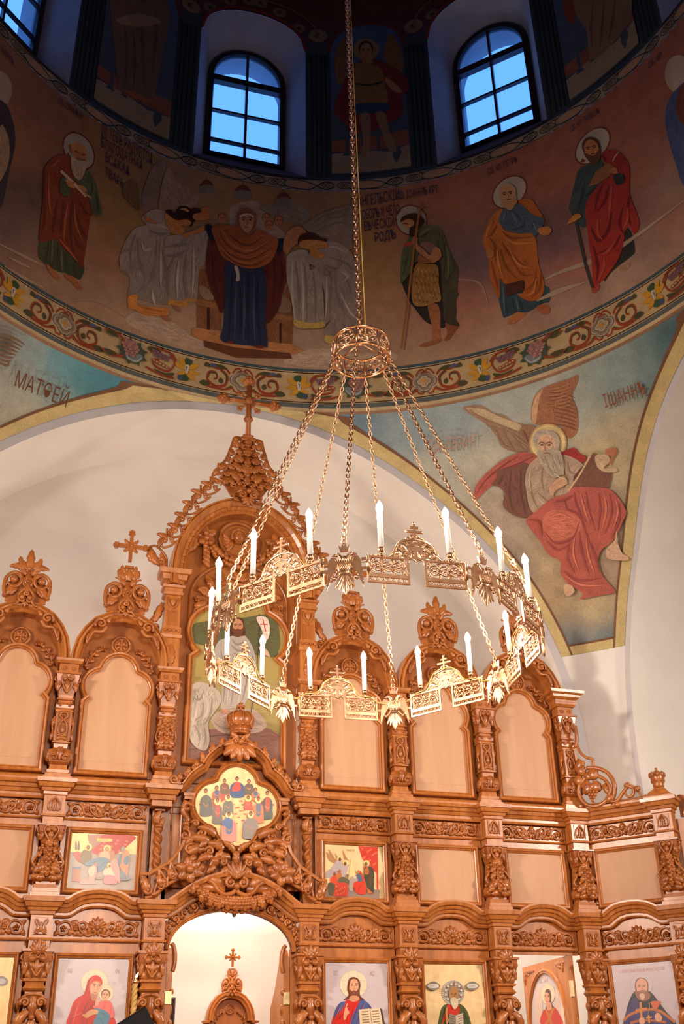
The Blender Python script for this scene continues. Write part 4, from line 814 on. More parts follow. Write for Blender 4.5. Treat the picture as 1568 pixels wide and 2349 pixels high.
# --- upper drum: painted pilasters, saints in panels, flowered arches
UPA = Painter(lambda u, v, l: np.array([DC[0] + (R2 - l) * math.sin(math.radians(u / 10.0)), DC[1] + (R2 - l) * math.cos(math.radians(u / 10.0)), v / -100.0]), h=30, step=.0006, base=.004); UPA.tint = 1.5
for w in range(8):
    c = WOFF + 45 * w; UPA.reset()
    for s in (-1, 1):
        a = c + s * 12.9
        UPA.poly([((a - 2.0) * 10, -1302), ((a + 2.0) * 10, -1302), ((a + 2.0) * 10, -1560), ((a - 2.0) * 10, -1560)], (44, 54, 52), smooth=False)
        for k in (-1.3, -.4, .5, 1.4): UPA.stroke([((a + k) * 10, -1304), ((a + k) * 10, -1556)], 4, (24, 30, 32), raw=True)
        UPA.poly([((a - 2.3) * 10, -1560), ((a + 2.3) * 10, -1560), ((a + 2.3) * 10, -1580), ((a - 2.3) * 10, -1580)], (58, 60, 60), smooth=False)
        UPA.ell(a * 10, -1600, 19, 15, (126, 104, 66)); UPA.ell(a * 10, -1600, 7, 6, (80, 58, 40))
        for k in range(3): x = c + s * (9.0 - 3.9 * k); UPA.ell(x * 10, -(niche_top(min(10, abs(x - c))) + .17 + .04 * k) * 100, 14, 11, (112, 92, 62)); UPA.ell(x * 10, -(niche_top(min(10, abs(x - c))) + .17 + .04 * k) * 100, 5, 4, (76, 54, 40))
    UPA.stroke([((c + d) * 10, -(niche_top(d) + .035) * 100) for d in np.linspace(-NH, NH, 31)], 6, (120, 40, 34), raw=True)
    UPA.stroke([((c + d) * 10, -(niche_top(d * .8) + .34) * 100) for d in np.linspace(-13, 13, 31)], 4, (104, 84, 56), raw=True)
    g = c + 22.5; UPA.stroke([((g + d) * 10, -(15.62 + .62 * math.sqrt(max(0, 1 - (d / 7.6) ** 2))) * 100) for d in np.linspace(-7.6, 7.6, 25)], 8, (96, 40, 36), raw=True)
    UPA.poly([((g - 7.3) * 10, -1305)] + [((g + d) * 10, -(15.62 + .58 * math.sqrt(max(0, 1 - (d / 7.3) ** 2))) * 100) for d in np.linspace(-7.3, 7.3, 15)] + [((g + 7.3) * 10, -1305)], (72, 86, 104), (58, 66, 70), smooth=False)
    UPA.poly([((g - 7.3) * 10, -1308), ((g - 7.3) * 10, -1345), ((g - 2) * 10, -1352), ((g + 3) * 10, -1344), ((g + 7.3) * 10, -1350), ((g + 7.3) * 10, -1308)], (132, 116, 88), smooth=False); UPA.poly([((g - 7.3) * 10, -1350), ((g - 7.3) * 10, -1372), ((g + 7.3) * 10, -1382), ((g + 7.3) * 10, -1350)], (122, 74, 56), smooth=False)
UPS = Painter(map_upper, h=22, step=.0006, base=.03); UPS.tint = 1.35
p = UPS.zoom(740, 40, 6.527); p.reset()
for pts in ([(210, 960), (190, 560), (280, 330), (340, 340), (360, 700), (340, 950)], [(920, 600), (980, 260), (1080, 300), (1180, 520), (1200, 780), (1100, 800)]): p.poly(pts, (122, 84, 48))
p.ell(650, 480, 195, 165, (142, 108, 66)); p.poly([(440, 720), (600, 640), (760, 620), (980, 700), (1220, 860), (1290, 1060), (1180, 1200), (1190, 1440), (960, 1600), (720, 1700), (480, 1720), (240, 1500), (170, 1360), (300, 1000)], (112, 42, 38)); p.poly([(450, 720), (600, 680), (860, 760), (930, 1000), (960, 1280), (700, 1310), (480, 1290), (480, 1000)], (134, 96, 52)); p.stroke([(490, 990), (700, 1010), (900, 960)], 28, (46, 52, 48)); p.poly([(480, 1300), (960, 1280), (960, 1400), (720, 1440), (480, 1440)], (46, 62, 82))
p.poly([(560, 1450), (700, 1450), (720, 1720), (700, 1980), (620, 2090), (560, 2070), (600, 1850), (570, 1650)], (132, 104, 72)); p.poly([(790, 1440), (930, 1430), (980, 1660), (1100, 1940), (1060, 2010), (960, 1960), (880, 1720)], (132, 104, 72)); p.poly([(930, 900), (1010, 930), (1180, 1090), (1110, 1130), (960, 1010)], (160, 108, 72)); p.face(645, 500, 92, 0, (164, 112, 72), (60, 38, 28)); p.poly([(600, 600), (720, 600), (740, 680), (600, 690)], (158, 106, 68))
p = UPS.zoom(0, 0, 1.96); p.reset()
p.poly([(500, -120), (700, -100), (760, 60), (720, 300), (690, 440), (620, 430), (540, 410), (520, 260), (500, 90)], (120, 88, 60), (104, 84, 66)); p.folds([[(560, 120), (570, 250), (560, 390)], [(640, 60), (640, 200), (650, 400)], [(600, 130), (605, 260), (600, 400)], [(700, 60), (700, 180), (680, 330)]], 16, (78, 58, 42)); p.poly([(520, 90), (620, 60), (720, 90), (700, 110), (600, 120)], (148, 118, 84)); p.ell(600, -160, 60, 66, (150, 104, 70)); p.poly([(550, 400), (640, 430), (680, 460), (600, 440)], (140, 84, 56))
p = UPS.zoom(768, 0, 1.96); p.reset(); p.poly([(1050, -60), (1300, -80), (1330, 60), (1260, 180), (1150, 270), (1130, 140), (1080, 60)], (124, 96, 70)); p.folds([[(1160, 10), (1150, 140), (1160, 240)], [(1210, 0), (1200, 120), (1190, 220)], [(1260, -10), (1250, 80), (1230, 180)]], 14, (84, 62, 46)); p.poly([(1050, -40), (1080, 60), (1060, 110), (1020, 20)], (120, 60, 44))

# ------------------------------------------------------------------ pendentive paintings
def map_pend(px, py, lift): return on_sph(px, py, RHO - lift)
PP = Painter(map_pend, h=22, step=.0005, base=.004, mi=1); PP.hatch = 1.0; p = PP.zoom(1060, 860, 3.733); p.reset()
p.poly([(0, 285), (110, 260), (180, 265), (260, 320), (360, 345), (440, 400), (520, 420), (600, 480), (590, 640), (480, 665), (380, 640), (330, 610), (300, 540), (230, 450), (140, 380)], (160, 128, 104)); p.poly([(30, 285), (170, 290), (300, 350), (500, 430), (480, 480), (300, 420), (170, 370)], (196, 174, 140)); p.folds([[(290, 470), (330, 560), (390, 640)], [(350, 480), (400, 570), (450, 650)], [(240, 440), (420, 500), (560, 600)], [(60, 300), (200, 380), (470, 480)], [(420, 500), (480, 580), (520, 640)]], 13, (122, 84, 66))
p.poly([(600, 410), (590, 290), (620, 180), (690, 110), (800, 70), (920, 30), (985, 0), (985, 60), (940, 180), (980, 290), (990, 400), (980, 490), (920, 545), (860, 500), (840, 440), (700, 430)], (164, 110, 80)); p.poly([(600, 410), (595, 290), (630, 180), (690, 115), (660, 200), (640, 320), (630, 410)], (200, 160, 124))
for k in range(9): p.stroke([(740 + 8 * k, 150 + 34 * k), (850 + 8 * k, 160 + 36 * k), (965 + 2 * k, 195 + 35 * k)], (3, 10, 3), (126, 76, 54))
for k in range(7): p.stroke([(720, 120 + 30 * k), (820 + 10 * k, 110 + 26 * k), (930, 70 + 30 * k)], (3, 9, 3), (190, 138, 98))
p.poly([(490, 470), (530, 430), (600, 430), (640, 470), (600, 540), (570, 590), (520, 560), (480, 520)], (150, 116, 88)); p.folds([[(520, 470), (545, 520), (560, 580)]], 16, (92, 58, 44))
p.halo(732, 580, 148, 150, 0, (236, 212, 156), (196, 160, 110))
p.poly([(640, 690), (500, 665), (360, 720), (240, 810), (140, 910), (100, 990), (105, 1080), (180, 1010), (250, 950), (330, 900), (360, 1040), (345, 1110), (400, 1180), (520, 1225), (600, 1180), (560, 1000), (560, 800)], (184, 96, 86)); p.poly([(300, 820), (430, 790), (560, 760), (560, 1000), (610, 1190), (520, 1225), (400, 1180), (345, 1110), (360, 1020), (310, 960), (250, 940), (290, 880)], (126, 84, 72)); p.folds([[(480, 700), (360, 770), (200, 900), (120, 1020)], [(600, 700), (460, 770), (330, 810)]], 16, (150, 52, 54)); p.folds([[(440, 700), (300, 790), (160, 930)]], 12, (216, 126, 104)); p.folds([[(420, 820), (400, 1000), (430, 1160)], [(500, 820), (500, 1000), (540, 1180)], [(350, 860), (330, 900), (300, 940)]], 20, (92, 56, 52))
p.poly([(830, 680), (900, 640), (960, 625), (1000, 670), (1050, 690), (1060, 740), (990, 750), (900, 720)], (160, 52, 50))
p.poly([(620, 720), (560, 790), (535, 900), (550, 1010), (570, 1120), (630, 1190), (760, 1110), (880, 1060), (960, 900), (1040, 800), (1000, 740), (900, 690), (820, 680), (700, 680)], (184, 158, 136)); p.folds([[(690, 780), (680, 900), (700, 1000)], [(900, 740), (920, 830), (990, 850)], [(580, 900), (600, 1040), (650, 1150)], [(650, 1010), (700, 1060), (740, 1090)], [(880, 830), (890, 900), (860, 1010)]], 18, (134, 100, 86)); p.folds([[(590, 800), (570, 900), (590, 1000)], [(640, 1040), (680, 1090), (720, 1110)], [(860, 720), (880, 790), (890, 860)]], 16, (222, 202, 176))
p.poly([(960, 860), (1060, 760), (1060, 860), (960, 920)], (110, 66, 64)); p.poly([(1100, 690), (1140, 680), (1150, 780), (1200, 830), (1270, 840), (1260, 930), (1240, 970), (1140, 960), (940, 970), (1000, 880)], (128, 88, 72)); p.stroke([(1095, 690), (1000, 860), (905, 995)], 16, (214, 184, 136), raw=True); p.poly([(1140, 690), (1240, 685), (1260, 740), (1210, 800), (1310, 795), (1315, 830), (1210, 830), (1150, 780)], (206, 180, 148)); p.poly([(1225, 640), (1300, 620), (1320, 660), (1290, 710), (1270, 760), (1250, 760), (1270, 700), (1230, 680)], (186, 124, 92))
p.poly([(890, 1020), (960, 960), (1180, 965), (1290, 1000), (1400, 1160), (1370, 1260), (1330, 1350), (1270, 1440), (1190, 1500), (1160, 1600), (1200, 1720), (1300, 1840), (1280, 1870), (1160, 1890), (1010, 1920), (1030, 1870), (920, 1800), (840, 1700), (840, 1600), (740, 1540), (660, 1420), (570, 1300), (545, 1240), (640, 1160), (760, 1060)], (186, 96, 86), (178, 92, 76))
p.poly([(690, 1220), (760, 1160), (900, 1170), (1010, 1240), (1010, 1330), (900, 1400), (760, 1420), (690, 1330)], (202, 114, 92)); p.folds([[(960, 1000), (980, 1120), (1060, 1260)], [(1060, 1000), (1080, 1140), (1130, 1300)], [(1170, 1010), (1180, 1160), (1160, 1340)], [(1260, 1020), (1280, 1180), (1220, 1360)], [(880, 1060), (900, 1150), (1000, 1200), (1060, 1360), (1110, 1500)], [(700, 1340), (800, 1440), (940, 1400), (1000, 1260)], [(720, 1420), (820, 1500), (930, 1440)], [(1000, 1340), (1020, 1500), (1080, 1700)], [(920, 1440), (900, 1560), (960, 1700)], [(870, 1680), (1000, 1760), (1180, 1740)], [(1100, 1440), (1140, 1560), (1170, 1680)], [(570, 1240), (660, 1260), (680, 1380)], [(780, 1090), (880, 1070), (950, 1030)], [(1340, 1100), (1340, 1240), (1280, 1400)]], 20, (124, 44, 50)); p.folds([[(1010, 1010), (1040, 1140), (1090, 1280)], [(1210, 1010), (1230, 1160), (1190, 1340)], [(1310, 1060), (1330, 1180), (1290, 1320)], [(740, 1230), (840, 1190), (960, 1250)], [(960, 1400), (950, 1540), (1000, 1680)], [(1060, 1420), (1080, 1560), (1130, 1700)], [(880, 1720), (1020, 1800), (1220, 1800)]], 18, (222, 130, 104))
p.poly([(870, 1800), (930, 1800), (960, 1850), (920, 1890), (880, 1880)], (208, 170, 136)); p.poly([(1320, 1330), (1330, 1440), (1370, 1530), (1420, 1560), (1400, 1590), (1270, 1580), (1230, 1550), (1240, 1480), (1300, 1420)], (206, 168, 138))
p.poly([(640, 480), (700, 470), (790, 490), (830, 560), (820, 640), (780, 620), (650, 620), (610, 580), (610, 520)], (178, 164, 150)); p.poly([(645, 560), (670, 520), (740, 510), (790, 550), (790, 630), (740, 680), (680, 660), (645, 610)], (216, 176, 144)); p.poly([(640, 640), (690, 650), (720, 640), (790, 620), (850, 680), (870, 840), (840, 860), (790, 880), (740, 850), (680, 780), (650, 700)], (180, 164, 144)); p.folds([[(700, 690), (730, 770), (780, 860)], [(760, 680), (790, 760), (830, 850)], [(670, 680), (700, 760)], [(810, 680), (840, 780)]], 9, (138, 116, 98)); p.folds([[(730, 680), (760, 770), (800, 860)], [(780, 690), (810, 770)]], 7, (214, 202, 184))
for q in (678, 742): p.stroke([(q - 24, 590), (q, 578), (q + 26, 590)], 9, (120, 84, 66)); p.ell(q + 2, 600, 13, 7, (84, 56, 46))
p.stroke([(706, 590), (704, 640), (720, 650)], 7, (170, 120, 94)); p.stroke([(690, 672), (720, 668), (750, 674)], 8, (150, 88, 72)); p.poly([(740, 970), (800, 900), (850, 870), (890, 890), (895, 930), (850, 960), (790, 1000), (770, 1040)], (208, 164, 130)); p.stroke([(785, 845), (830, 875), (870, 890)], 7, (222, 206, 180))
p.zoom(0, 0, 1.0); RB = (140, 80, 52)
p.text('ІѠАННЪ', 1386, 936, 88, -30, 30, RB, -.22, -1, .56); p.text('СВ. ЕВАНГ', 978, 1038, 98, -12, 28, (178, 140, 126), .05, -1, .58)
p.text('МАТѲЕЙ', 30, 884, 96, 40, 36, (104, 64, 38), .28, -1, .60)
for k in range(8): p.stroke([(0, 770 + 9 * k), (30 - 2 * k, 775 + 9 * k), (56 - 5 * k, 790 + 6 * k)], (3, 7, 2), (120, 94, 74))
# cream border, brown line; along arches and the pier foot
def pend_pt(sx, sy, a, z, lift=.006):
    h = math.sqrt((RHO - lift) ** 2 - (z - ZS) ** 2); return (DC[0] + sx * h * math.sin(a), DC[1] + sy * h * math.cos(a), z)
def pend_border(mb, sx, sy):
    ZP = 6.17
    def edge(t, z): h = math.sqrt(RHO ** 2 - (z - ZS) ** 2); lim = math.acos(min(1, RD / h)); d = t / h; return lim, d
    for t0, t1, c, lf in ((0.0, .105, (206, 184, 128), .006), (.105, .128, (120, 82, 56), .007)):
        for side in (0, 1):
            V = []
            zs = np.linspace(ZP, 9.02, 60)
            for z in zs:
                lim, _ = edge(0, z); h = math.sqrt(RHO ** 2 - (z - ZS) ** 2); sl = math.sqrt(max(.0, 1 - ((z - ZS) / RA) ** 2)) if z - ZS < RA else .02
                k = 1.0 / max(abs((z - ZS) / RA) * .0 + sl, .18) if False else 1.0
                mid = PI / 4
                a0 = min(lim + t0 * k / (h * max(sl, .12)) * (1 if True else 0), mid); a1 = min(lim + t1 * k / (h * max(sl, .12)), mid)
                for a in (a0, a1): V.append(pend_pt(sx, sy, a if side == 0 else PI / 2 - a, z, lf))
            mb.add(V, grid_faces(len(zs), 2), 1, False, None, lin(c))
    for z0, z1, c, lf in ((ZP, ZP + .10, (206, 184, 128), .0065), (ZP + .10, ZP + .125, (120, 82, 56), .0075), (9.0, 9.024, (150, 112, 84), .0065)):
        V = []; n = 30
        for i in range(n):
            for z in (z0, z1):
                lim, _ = edge(0, z); q = lim + .02; V.append(pend_pt(sx, sy, q + (PI / 2 - 2 * q) * i / (n - 1), z, lf))
        mb.add(V, grid_faces(n, 2), 1, False, None, lin(c))
for n, a in PEND.items():
    q = pendentive(n, *a)
    if a[2]: pend_border(q, a[0], a[1])
    widen_mb(q)
    if n.endswith('southeast'): q.merge(PP.mb)
    q.build(n, [M['plaster'], M['fresco_pend']], kind='structure')
for pa in (OR, UO, DP): DRUM.merge(pa.mb)
DRUM.build('wall_drum', [M['fresco']], kind='structure')
for pa in (UPA, UPS): UPPER.merge(pa.mb)
UPPER.build('wall_upper_drum', [M['fresco']], kind='structure')
# ------------------------------------------------------------------ the iconostasis (local x along the screen, viewer on the -y side, z = height)
YSCR = 10.0
BAYX = [-0.002, 0.952, 2.128, 3.303, 4.257, 5.210]
PILX = [-0.479, 0.475, 1.429, 2.826, 3.780, 4.733, 5.687]
def mirp(pts): return [tuple(p) for p in pts] + [(-x, z) for x, z in reversed(pts[:-1] if abs(pts[-1][0]) < 1e-6 else pts)]

def trefoil(o=0.0):
    """Opening outline of an arched blank panel (clockwise from bottom left)."""
    L = [(-.288 - o, 4.30 - o), (-.288 - o, 4.935), (-.252 - o, 4.975)]
    L += arc(-.145, 5.105, .160 + o, 232, 102, 11)
    L += arc(0, 5.265, .157 + o, 172, 90, 9)
    return mirp(L)
FRAME_PROF = [(0, 0), (0, .030), (.010, .036), (.016, .030), (.022, .046), (.034, .050), (.044, .044), (.050, .030), (.055, .0)]
HOOD_IN = mirp([(-.372, 5.312), (-.368, 5.38), (-.345, 5.49), (-.295, 5.59), (-.22, 5.68), (-.115, 5.738), (0, 5.757)])
HOOD_PROF = [(0, 0), (0, .12), (.010, .136), (.022, .128), (.032, .150), (.048, .176), (.064, .178), (.075, .150), (.088, .168), (.102, .162), (.104, 0)]

def crest(top):
    s = MB(); c = MB(); y = -.06
    vine(s, [(.195, 5.885), (.215, 5.98), (.20, 6.08), (.135, 6.135), (.075, 6.115), (.06, 6.05), (.10, 5.99), (.16, 5.99)], (.020, .015), y, .012)
    ball(s, (.132, y - .022, 6.06), (.040, .030, .040), seg=10, rings=8); vine(s, spiral_pts((.132, 6.06), .066, 1.0, 0, 1, 1.0, 18), .014, y, .008, raw=True)
    leaf(s, (.13, 6.0), (.215, 5.872), .035, y, .03, 2); leaf(s, (.10, 5.985), (.15, 5.90), .026, y, .025, 1)
    vine(s, [(.015, 5.97), (.06, 5.92), (.065, 5.86), (.03, 5.83), (.012, 5.86)], .012, y - .02, .012); ball(s, (.036, y - .05, 5.868), .026)
    vine(s, [(.02, 5.90), (.085, 5.80), (.12, 5.80)], (.014, .008), y - .02, .01)
    leaf(s, (.02, 6.13), (.085, 6.20), .03, y, .03, 2); vine(s, [(.03, 6.0), (.08, 6.17), (.13, 6.20)], (.014, .008), y, .008)
    leaf(s, (.0, 5.99), (.055, 6.10), .025, y, .03, 2, bend=.15)
    both(c, s)
    palmette(c, (0, 5.83), .055, 3, y - .02, .03, 230, 310); leaf(c, (0, 5.90), (0, 6.05), .035, y - .01, .04, 2); ball(c, (0, y - .04, 5.925), .018); leaf(c, (0, 6.02), (0, 6.17), .032, y, .036, 2); ball(c, (0, y - .035, 6.045), .020)
    prism(c, mirp([(-.19, 5.84), (-.20, 6.0), (-.12, 6.12), (-.05, 6.17), (0, 6.22)]), y + .015, y + .03)
    if top == 'cross':
        s = MB(); leaf(s, (.03, 6.20), (.105, 6.30), .035, y, .03, 2, bend=-.1); leaf(s, (.02, 6.26), (.075, 6.345), .028, y, .03, 2, bend=-.15); vine(s, spiral_pts((.075, 6.235), .042, 1.1, 2.0, -1), .012, y, .012, raw=True)
        both(c, s); leaf(c, (0, 6.18), (0, 6.31), .04, y, .045, 3); box(c, -.045, .045, y - .03, y + .03, 6.315, 6.338, bev=.006)
    else:
        s = MB(); leaf(s, (.03, 6.16), (.19, 6.205), .035, y, .035, 3, bend=.18); leaf(s, (.01, 6.18), (.105, 6.315), .035, y, .035, 2, bend=-.12)
        both(c, s); leaf(c, (0, 6.16), (0, 6.40), .042, y, .045, 3); ball(c, (0, y - .03, 6.18), .025)
    return c
def wood_cross(zc, arm, up, dn, w, y=-.06, rays=True):
    c = MB()
    for (dx, dz, L) in ((1, 0, arm), (-1, 0, arm), (0, 1, up), (0, -1, dn)):
        px, pz = -dz, dx
        prism(c, [(dx * 0 + px * w, zc + pz * w), (dx * L * .72 + px * w, zc + dz * L * .72 + pz * w), (dx * L * .72 - px * w, zc + dz * L * .72 - pz * w), (-px * w, zc - pz * w)], y - .02, y + .02, bev=.005)
        if dz >= 0:
            e = np.array([dx, dz]) * L; q = np.array([px, pz]); b = np.array([0, zc])
            tri = [(-.30, 1.0), (-.28, 2.0), (-.12, 1.5), (0, 0)]
            P = [b + e * .70 + q * w, b + e * .72 + q * w * 2.0, b + e * .80 + q * w * 1.6, b + e * .88 + q * w * 1.9, b + e, b + e * .88 - q * w * 1.9, b + e * .80 - q * w * 1.6, b + e * .72 - q * w * 2.0, b + e * .70 - q * w]
            prism(c, [tuple(p) for p in P], y - .026, y + .02, bev=.008)
    if rays:
        for sx in (1, -1):
            for sz in (1, -1): leaf(c, (sx * w * .6, zc + sz * w * .6), (sx * (w + .048), zc + sz * (w + .048)), .022, y, .02, 1); ball(c, (sx * (w + .045), y - .01, zc + sz * (w + .045)), .014)
    ball(c, (0, y - .02, zc), (w * 1.1, .02, w * 1.1))
    return c
def medallion(zc, r=.098, y=.085):
    c = MB(); vine(c, spiral_pts((0, zc), r - .012, 1, 0, 1, 1.0, 28), .014, y, .010, raw=True); vine(c, spiral_pts((0, zc), r - .038, 1, 0, 1, 1.0, 24), .007, y, .006, raw=True)
    for a in range(4):
        t = a * PI / 2; d = np.array([math.cos(t), math.sin(t)]); q = np.array([-d[1], d[0]]); b = np.array([0, zc]); R = r - .04
        prism(c, [tuple(b + q * .008), tuple(b + d * R * .7 + q * .007), tuple(b + d * R + q * .02), tuple(b + d * R - q * .02), tuple(b + d * R * .7 - q * .007), tuple(b - q * .008)], y - .022, y + .01)
        t += PI / 4; leaf(c, (0.012 * math.cos(t), zc + .012 * math.sin(t)), (R * .95 * math.cos(t), zc + R * .95 * math.sin(t)), .02, y, .022, 2)
    ball(c, (0, y - .015, zc), .016)
    d = MB(); prism(d, [(r * math.cos(t), zc + r * math.sin(t)) for t in np.linspace(0, 2 * PI, 33)[:-1]], y, y + .02)
    return c, d
def spandrel():
    s = MB(); y = .09
    pts = [(.325, 5.285), (.30, 5.37), (.25, 5.435), (.19, 5.475), (.135, 5.505)]
    vine(s, pts, (.010, .014), y, .016)
    for i, (a, b, w) in enumerate((((.31, 5.33), (.335, 5.40), .02), ((.30, 5.36), (.24, 5.36), .02), ((.27, 5.41), (.285, 5.47), .022), ((.25, 5.43), (.20, 5.42), .018), ((.20, 5.47), (.205, 5.52), .018), ((.325, 5.30), (.29, 5.27), .018))):
        leaf(s, a, b, w, y, .032, 2)
    rosette(s, (.165, 5.49), .034, y, .034); rosette(s, (.28, 5.385), .028, y, .034, 4); ball(s, (.32, y - .025, 5.30), .02); ball(s, (.225, y - .03, 5.452), .018)
    return s

def upper_bay(label, x, top, rot=0.0, crack=False):
    t = thing('arched_panel_bay', label, 'carved panel', (x, YSCR, 0), rot, 'arched panel bays of the upper tier')
    b = MB(); prism(b, mirp([(-.382, 4.255), (-.382, 5.35), (-.37, 5.52), (-.28, 5.66), (-.15, 5.76), (0, 5.80)]), .10, .14); b.build('back_board', M['back'], t)
    p = MB(); prism(p, trefoil(.004), .085, .102)
    box(p, -.292, .292, .083, .09, 4.384, 4.387)
    p.build('blank_panel', M['panel'], t, label='pale plywood board without a picture')
    f = MB(); sweep(f, trefoil(), FRAME_PROF, .085, closed=True, side=1); f.build('trefoil_frame', M['wood'], t)
    h = MB(); sweep(h, HOOD_IN, HOOD_PROF, .10, side=1, vertical_ends=False); h.build('ogee_hood', M['wood'], t)
    for sx in (1, -1):
        s = MB(); volute(s, (.225, 5.685), .062, 1.5, -.6, 1, .017, -.075, .016); vine(s, [(.17, 5.66), (.21, 5.605), (.285, 5.60), (.315, 5.55), (.335, 5.50)], (.024, .010), -.07, .01)
        leaf(s, (.28, 5.61), (.345, 5.475), .026, -.06, .04, 2, bend=.1); leaf(s, (.17, 5.71), (.13, 5.765), .022, -.07, .03, 1)
        o = MB(); o.merge(s, None if sx > 0 else MIRX); o.build('scroll', M['carve'], t)
        o = MB(); o.merge(spandrel(), None if sx > 0 else MIRX); o.build('spandrel_carving', M['carve'], t)
    c, d = medallion(5.545); mo = c.build('medallion', M['carve'], t); d.build('medallion_disc', M['back'], mo)
    k = crest(top).build('crest', M['carve'], t)
    if top == 'cross': wood_cross(6.565, .18, .185, .24, .017).build('cross', M['carve'], k)
    return t
UB = [(0, 'leaf', 'arched blank panel bay cut by the picture edge, its crest ending in a leaf'), (1, 'cross', 'arched blank panel bay whose crest cross stands clear against the white wall'),
      (3, 'cross', 'arched blank panel bay beside the tall gable, on the deacon door side'), (4, 'leaf', 'leaf-tipped arched blank panel bay behind the chandelier, between two other such bays'), (5, 'leaf', 'last arched blank panel bay of the upper tier beside the pierced vine wing')]
for i, top, lab in UB: upper_bay(lab, BAYX[i], top)

# ---- pilasters
def shield_cap(mb, z1, z0, hx, yf, flame=False):
    """Capital with a heart / shield on its face and scroll ears."""
    H = z1 - z0
    stack(mb, [(z0, 0), (z0 + .25 * H, .012), (z0 + .6 * H, .03), (z1 - .10 * H, .038), (z1 - .09 * H, .052), (z1, .052)], hx, yf, .086)
    y = yf - .03
    for sx in (1, -1):
        T = None if sx > 0 else MIRX
        vine(mb, [(0, z0 + .05 * H), (hx * .55, z0 + .36 * H), (hx * .85, z0 + .72 * H), (hx * .45, z0 + .88 * H), (0, z0 + .66 * H)], .010, y, (.004, .012), T=T)
        ball(mb, (hx * .38, y - .016, z0 + .66 * H), .022, T=T)
        volute(mb, (hx + .028, z0 + .70 * H), .028, 1.2, 1.5, -1, .011, yf + .02, .01, T=T)
        leaf(mb, (hx * .9, z0 + .6 * H), (hx * 1.0 + .02, z0 + .12 * H), .024, y + .02, .03, 2, T=T)
        leaf(mb, (hx + .03, z0 + .62 * H), (hx + .01, z0 + .2 * H), .02, yf + .05, .035, 2, T=T)
    leaf(mb, (0, z0 + .62 * H), (0, z0 + .12 * H), .024, y, .03, 2)
    if flame: palmette(mb, (0, z0 + .86 * H), .11, 5, y - .01, .035, 35, 145, .24); ball(mb, (0, y - .03, z0 + .86 * H), .022)
def cluster(mb, z0, z1, hx0, hx1, yf, seed):
    """Fruit and leaf drop covering a shaft."""
    rg = random.Random(seed); n = 13
    for k in range(n):
        t = k / (n - 1); z = z0 + (z1 - z0) * t; hx = hx0 + (hx1 - hx0) * t
        for sx in (1, -1):
            x = hx * rg.uniform(.35, .95); T = None if sx > 0 else MIRX
            if k % 3 == 0: leaf(mb, (x * .5, z + .02), (x * 1.1, z - .035), .026, yf - .01, .045, 2, T=T)
            else: ball(mb, (x, yf - .022 + .02 * (x / hx) ** 2, z), (.017, .02, .019), T=T, seg=6, rings=5)
        if k % 2 == 0: leaf(mb, (0, z + .035), (0, z - .04), .03, yf - .015, .045, 2)
        else: ball(mb, (0, yf - .045, z), .021, seg=7, rings=5)
    for sx in (1, -1):
        T = None if sx > 0 else MIRX
        leaf(mb, (hx0 * .2, z0 + .06), (hx0 * .95, z0 - .005), .035, yf - .01, .05, 3, T=T)
        vine(mb, [(hx0 * .9, z0 + .05), (hx0 * 1.1, z0 + .02 + .3 * (z1 - z0)), (hx1 * 1.0, z0 + .75 * (z1 - z0)), (hx1 * .7, z1)], .011, yf + .02, .01, T=T)
        for k in range(5): ball(mb, ((hx0 + (hx1 - hx0) * k / 5) * 1.02, yf + .035, z0 + .03 + (z1 - z0) * k / 5.5), .018, T=T, seg=6, rings=5)
